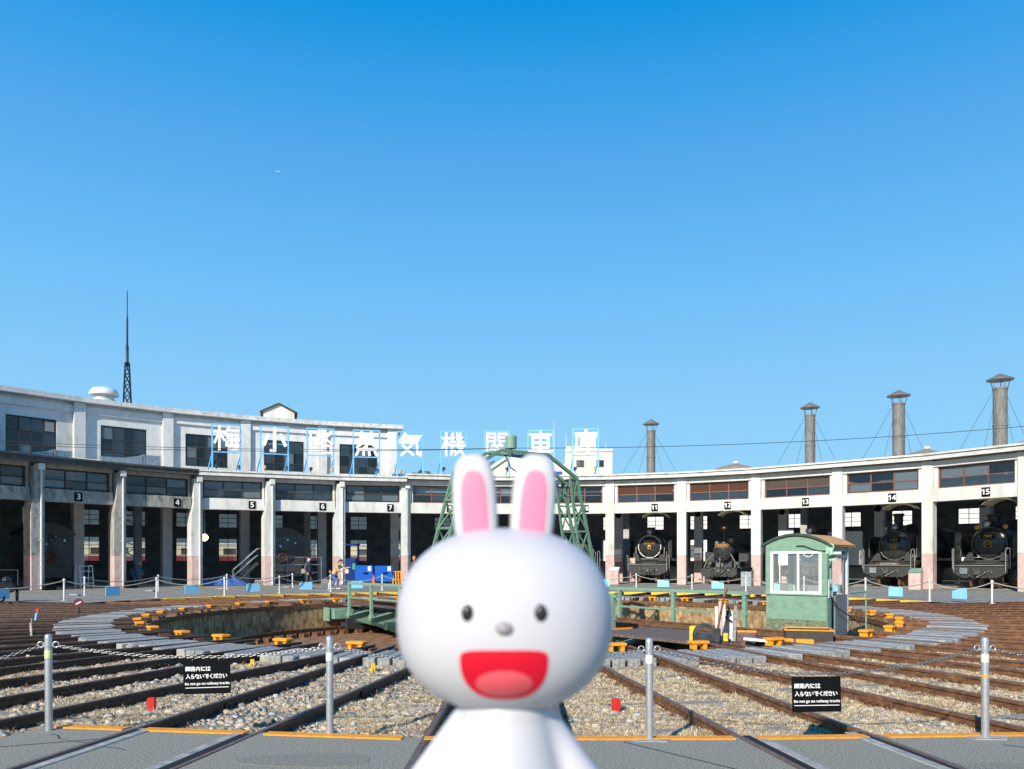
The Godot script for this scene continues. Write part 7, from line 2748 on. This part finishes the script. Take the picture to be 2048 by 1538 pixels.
func people() -> void:
	var skin := Color(.55, .34, .24)
	var dark_hair := Color(.02, .016, .014)
	var m := person("man in a dark jacket and mask walking right past bay six with a shoulder bag", yaw(at(-10.96, 0, 43.9), 70), {
		"hip": Vector3(0, .93, 0), "chest": Vector3(0, 1.30, .03), "neck": Vector3(0, 1.47, .03), "head": Vector3(0, 1.60, .06),
		"elbow_l": Vector3(.26, 1.10, -.10), "wrist_l": Vector3(.25, .90, .08), "elbow_r": Vector3(-.26, 1.10, .02), "wrist_r": Vector3(-.25, .88, .12),
		"knee_l": Vector3(.10, .50, .14), "foot_l": Vector3(.10, .09, .16), "knee_r": Vector3(-.10, .48, .02), "foot_r": Vector3(-.10, .09, -.24), "look": Vector3(-.35, -.05, 1)},
		{"top": Color(.06, .065, .085), "legs": Color(.05, .055, .065), "shoe": Color(.02, .02, .02), "skin": skin, "hair": dark_hair})
	var mk := MB.new()
	mk.ball(Vector3(-.028, 1.565, .125), Vector3(0.055, 0.05, 0.045), 10, 7)
	part("face_mask", mk, M.sign_white, m)
	var bg := MB.new()
	bg.box(Vector3(-.22, .95, -.12), Vector3(0.12, 0.26, 0.28), 0.04)
	bg.tube([Vector3(-.22, 1.05, -.1), Vector3(-.02, 1.33, -.14), Vector3(.14, 1.42, .0)], 0.016, 5)
	part("bag", bg, M.buried_sleeper, m)
	var w := person("woman in a tan coat leaning forward and pointing right before bay seven", yaw(at(-9.25, 0, 43.1), 80), {
		"hip": Vector3(0, .88, -.10), "chest": Vector3(0, 1.20, .06), "neck": Vector3(0, 1.34, .16), "head": Vector3(0, 1.44, .24),
		"elbow_l": Vector3(.22, 1.10, .36), "wrist_l": Vector3(.16, 1.16, .60), "elbow_r": Vector3(-.24, 1.0, .20), "wrist_r": Vector3(-.16, .95, .42),
		"knee_l": Vector3(.10, .48, .05), "foot_l": Vector3(.11, .09, .0), "knee_r": Vector3(-.10, .48, -.08), "foot_r": Vector3(-.12, .09, -.22), "look": Vector3(-.3, -.25, 1)},
		{"top": Color(.52, .33, .18), "legs": Color(.05, .12, .34), "shoe": Color(.6, .6, .6), "skin": skin, "hair": dark_hair, "long": true})
	var wb := MB.new()
	wb.box(Vector3(.14, .95, .52), Vector3(0.10, 0.24, 0.22), 0.04)
	part("handbag", wb, M.cream_paint, w)
	person("child in a navy jacket and white trousers stepping beside the woman in tan", yaw(at(-9.35, 0, 42.2), -60), {
		"hip": Vector3(0, .86, 0), "chest": Vector3(0, 1.22, .02), "neck": Vector3(0, 1.40, .03), "head": Vector3(0, 1.56, .06),
		"elbow_l": Vector3(.28, 1.05, .06), "wrist_l": Vector3(.26, .86, .18), "elbow_r": Vector3(-.28, 1.06, -.04), "wrist_r": Vector3(-.27, .84, .06),
		"knee_l": Vector3(.14, .46, .20), "foot_l": Vector3(.14, .09, .22), "knee_r": Vector3(-.12, .45, .0), "foot_r": Vector3(-.12, .10, -.30), "look": Vector3(.3, -.2, 1)},
		{"top": Color(.02, .045, .16), "legs": Color(.62, .62, .60), "shoe": Color(.30, .55, .45), "skin": skin, "hair": Color(.05, .025, .015)}, 0.62)
	person("person in a dark jacket with orange hair between bay seven and the toy", yaw(at(-5.45, 0, 45.6), 200), {
		"hip": Vector3(0, .93, 0), "chest": Vector3(0, 1.30, .0), "neck": Vector3(0, 1.48, .0), "head": Vector3(0, 1.60, .03),
		"elbow_l": Vector3(.27, 1.06, .02), "wrist_l": Vector3(.20, .98, .22), "elbow_r": Vector3(-.27, 1.06, .0), "wrist_r": Vector3(-.22, .96, .20),
		"knee_l": Vector3(.10, .49, .03), "foot_l": Vector3(.11, .09, .0), "knee_r": Vector3(-.10, .49, .03), "foot_r": Vector3(-.12, .09, -.04)},
		{"top": Color(.05, .05, .06), "legs": Color(.04, .04, .05), "shoe": Color(.02, .02, .02), "skin": skin, "hair": Color(.55, .17, .06)}, 1.02)
	person("person in black standing in the shade beside the white panel in bay thirteen", yaw(at(17.3, 0, 55.0), 10), {
		"hip": Vector3(0, .93, 0), "chest": Vector3(0, 1.30, .0), "neck": Vector3(0, 1.48, .0), "head": Vector3(0, 1.61, .03),
		"elbow_l": Vector3(.28, 1.08, -.02), "wrist_l": Vector3(.27, .86, .06), "elbow_r": Vector3(-.28, 1.08, -.02), "wrist_r": Vector3(-.27, .86, .06),
		"knee_l": Vector3(.10, .49, .03), "foot_l": Vector3(.12, .09, .0), "knee_r": Vector3(-.10, .49, .03), "foot_r": Vector3(-.12, .09, -.0)},
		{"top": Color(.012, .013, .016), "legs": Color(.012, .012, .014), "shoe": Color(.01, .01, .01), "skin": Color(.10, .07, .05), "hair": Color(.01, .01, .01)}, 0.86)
	person("worker in blue with a yellow helmet bending over inside bay four", yaw(at(-23.3, 0, 50.6), 70), {
		"hip": Vector3(0, .86, -.16), "chest": Vector3(0, 1.14, .10), "neck": Vector3(0, 1.24, .24), "head": Vector3(0, 1.30, .34),
		"elbow_l": Vector3(.24, .92, .28), "wrist_l": Vector3(.16, .74, .42), "elbow_r": Vector3(-.24, .92, .28), "wrist_r": Vector3(-.14, .74, .44),
		"knee_l": Vector3(.12, .46, .08), "foot_l": Vector3(.12, .09, -.05), "knee_r": Vector3(-.12, .46, .02), "foot_r": Vector3(-.13, .09, -.16), "look": Vector3(-.2, -.45, 1)},
		{"top": Color(.05, .14, .32), "legs": Color(.04, .10, .24), "shoe": Color(.02, .02, .02), "skin": skin, "hair": Color(.75, .42, .04), "hair_name": "helmet"})


# ---------- the toy in front ----------
func toy() -> void:
	var T := thing("toy_rabbit", "large blurred white toy rabbit with pink inner ears and an open red mouth", "toy rabbit", Transform3D(Basis(), Vector3(-0.0052, 1.240, -0.60)))
	var hc := Vector3(0, 0.168, 0)
	var hr := Vector3(0.0785, 0.0668, 0.066)
	var pw := 1.13
	var hm := MB.new()
	hm.ball(hc, hr, 72, 48, pw)
	var head := part("head", hm, M.vinyl_white, T)
	# a point on the front of a superellipsoid, `o` metres proud of it
	var surf := func(sc: Vector3, sr: Vector3, sp: float, x: float, y: float, o: float) -> Vector3:
		var q := 1.0 - pow(absf(x / sr.x), 2 * sp) - pow(absf(y / sr.y), 2 * sp)
		var z := sr.z * pow(maxf(q, 0.0), 0.5 / sp)
		var n := Vector3(x / (sr.x * sr.x), y / (sr.y * sr.y), z / (sr.z * sr.z)).normalized()
		return sc + Vector3(x, y, z) + n * o
	var on := func(x: float, y: float, o: float) -> Vector3:
		return surf.call(hc, hr, pw, x, y, o)
	# a patch lying on such a surface, bounded by a closed outline round its centre
	var patch := func(sc: Vector3, sr: Vector3, sp: float, cx: float, cy: float, outline: Callable, o: float, dome: float) -> MB:
		var mb := MB.new()
		var N := 48
		var K := 7
		for i in N:
			for k in K:
				var g := []
				for e in [[i, k], [i + 1, k], [i + 1, k + 1], [i, k + 1]]:
					var d: Vector2 = outline.call(TAU * e[0] / N)
					var f := float(e[1]) / K
					g.append(surf.call(sc, sr, sp, cx + d.x * f, cy + d.y * f, o + dome * (1.0 - f * f)))
				mb.quad(g[0], g[1], g[2], g[3], Vector3(0, 0, 1))
		return mb
	for s in [-1, 1]:
		var em := MB.new()
		var lean := 0.055 if s < 0 else -0.075
		em.X = Transform3D(Basis(Vector3(0, 0, 1), lean), Vector3(-0.0222 if s < 0 else 0.0208, 0.168 + 0.083, -0.004))
		em.ball(Vector3.ZERO, Vector3(0.0163, 0.0385, 0.0095), 44, 32, 1.5)
		var ear := part("ear", em, M.vinyl_white, T)
		var ear_outline := func(a: float) -> Vector2:
			return Vector2(0.0096 * signf(cos(a)) * pow(absf(cos(a)), 0.62), 0.0315 * signf(sin(a)) * pow(absf(sin(a)), 0.62))
		var im: MB = patch.call(Vector3.ZERO, Vector3(0.0163, 0.0385, 0.0095), 1.5, 0.0, -0.0058, ear_outline, 0.0004, 0.0)
		var im_xf := em.X
		part("inner_ear", im, M.vinyl_pink, ear, im_xf)
	# plain oval bead eyes, small rounded nose, open mouth with two front teeth and a tongue
	for s in [-1, 1]:
		var eb := MB.new()
		var p: Vector3 = on.call(0.0240 * s, 0.0085, 0.0)
		eb.ball(p, Vector3(0.0042, 0.0058, 0.0026), 20, 14)
		part("eye", eb, M.vinyl_dark, head)
	var nb := MB.new()
	nb.ball(on.call(0.0, -0.0015, 0.0005), Vector3(0.0058, 0.0042, 0.0034), 20, 14)
	part("nose", nb, mat("vinyl_grey", c(.58, .55, .57), 0.45), head)
	var mouth_outline := func(a: float) -> Vector2:
		var y := sin(a)
		return Vector2(0.0292 * signf(cos(a)) * pow(absf(cos(a)), 0.76 if y < 0 else 0.4), (0.0075 if y > 0 else 0.0275) * signf(y) * pow(absf(y), 0.5 if y > 0 else 0.95))
	var mo := part("mouth", patch.call(hc, hr, pw, 0.0, -0.0232, mouth_outline, 0.0004, 0.0), M.vinyl_red, head)
	var tongue_outline := func(a: float) -> Vector2:
		return Vector2(0.0190 * cos(a), 0.0092 * sin(a))
	part("tongue", patch.call(hc, hr, pw, 0.0, -0.0385, tongue_outline, 0.0008, 0.0014), M.vinyl_tongue, mo)
	# body, arms and legs as one moulding
	var w := Color.WHITE
	var bm := MB.new()
	body_mesh(bm, [[Vector3(0, 0.098, 0), Vector3(0, 0.05, 0), 0.034, 0.046, w], [Vector3(-0.03, 0.088, 0), Vector3(-0.066, 0.036, 0.006), 0.0135, 0.0155, w], [Vector3(0.03, 0.088, 0), Vector3(0.066, 0.036, 0.006), 0.0135, 0.0155, w], [Vector3(-0.022, 0.04, 0), Vector3(-0.025, 0.017, 0.002), 0.021, 0.017, w], [Vector3(0.022, 0.04, 0), Vector3(0.025, 0.017, 0.002), 0.021, 0.017, w], [Vector3(-0.025, 0.0145, 0.002), Vector3(-0.027, 0.0145, 0.018), 0.0145, 0.0135, w], [Vector3(0.025, 0.0145, 0.002), Vector3(0.027, 0.0145, 0.018), 0.0145, 0.0135, w]], 0.0022, 0.008)
	part("body", bm, M.vinyl_white, T)
	var tl := MB.new()
	tl.ball(Vector3(0, 0.04, -0.05), Vector3(0.014, 0.014, 0.012), 16, 12)
	part("tail", tl, M.vinyl_white, T)
	var st := thing("support_post", "plain wooden post under the toy rabbit, below the edge of the picture", "post", Transform3D(Basis(), Vector3(-0.0052, 0, -0.60)))
	var pm := MB.new()
	pm.box(Vector3(0, 0.616, 0), Vector3(0.09, 1.24, 0.09), 0.006)
	pm.box(Vector3(0, 1.228, 0), Vector3(0.13, 0.02, 0.10), 0.004)
	part("post", pm, M.old_sleeper, st)


func _ready() -> void:
	rng.seed = 20240117
	setup_view()
	materials()
	ground()
	pit()
	tracks()
	shed()
	background()
	turntable()
	cab()
	turntable_gear()
	bollards()
	stanchions()
	yard_bits()
	locomotives()
	bay_clutter()
	people()
	pebbles()
	toy()
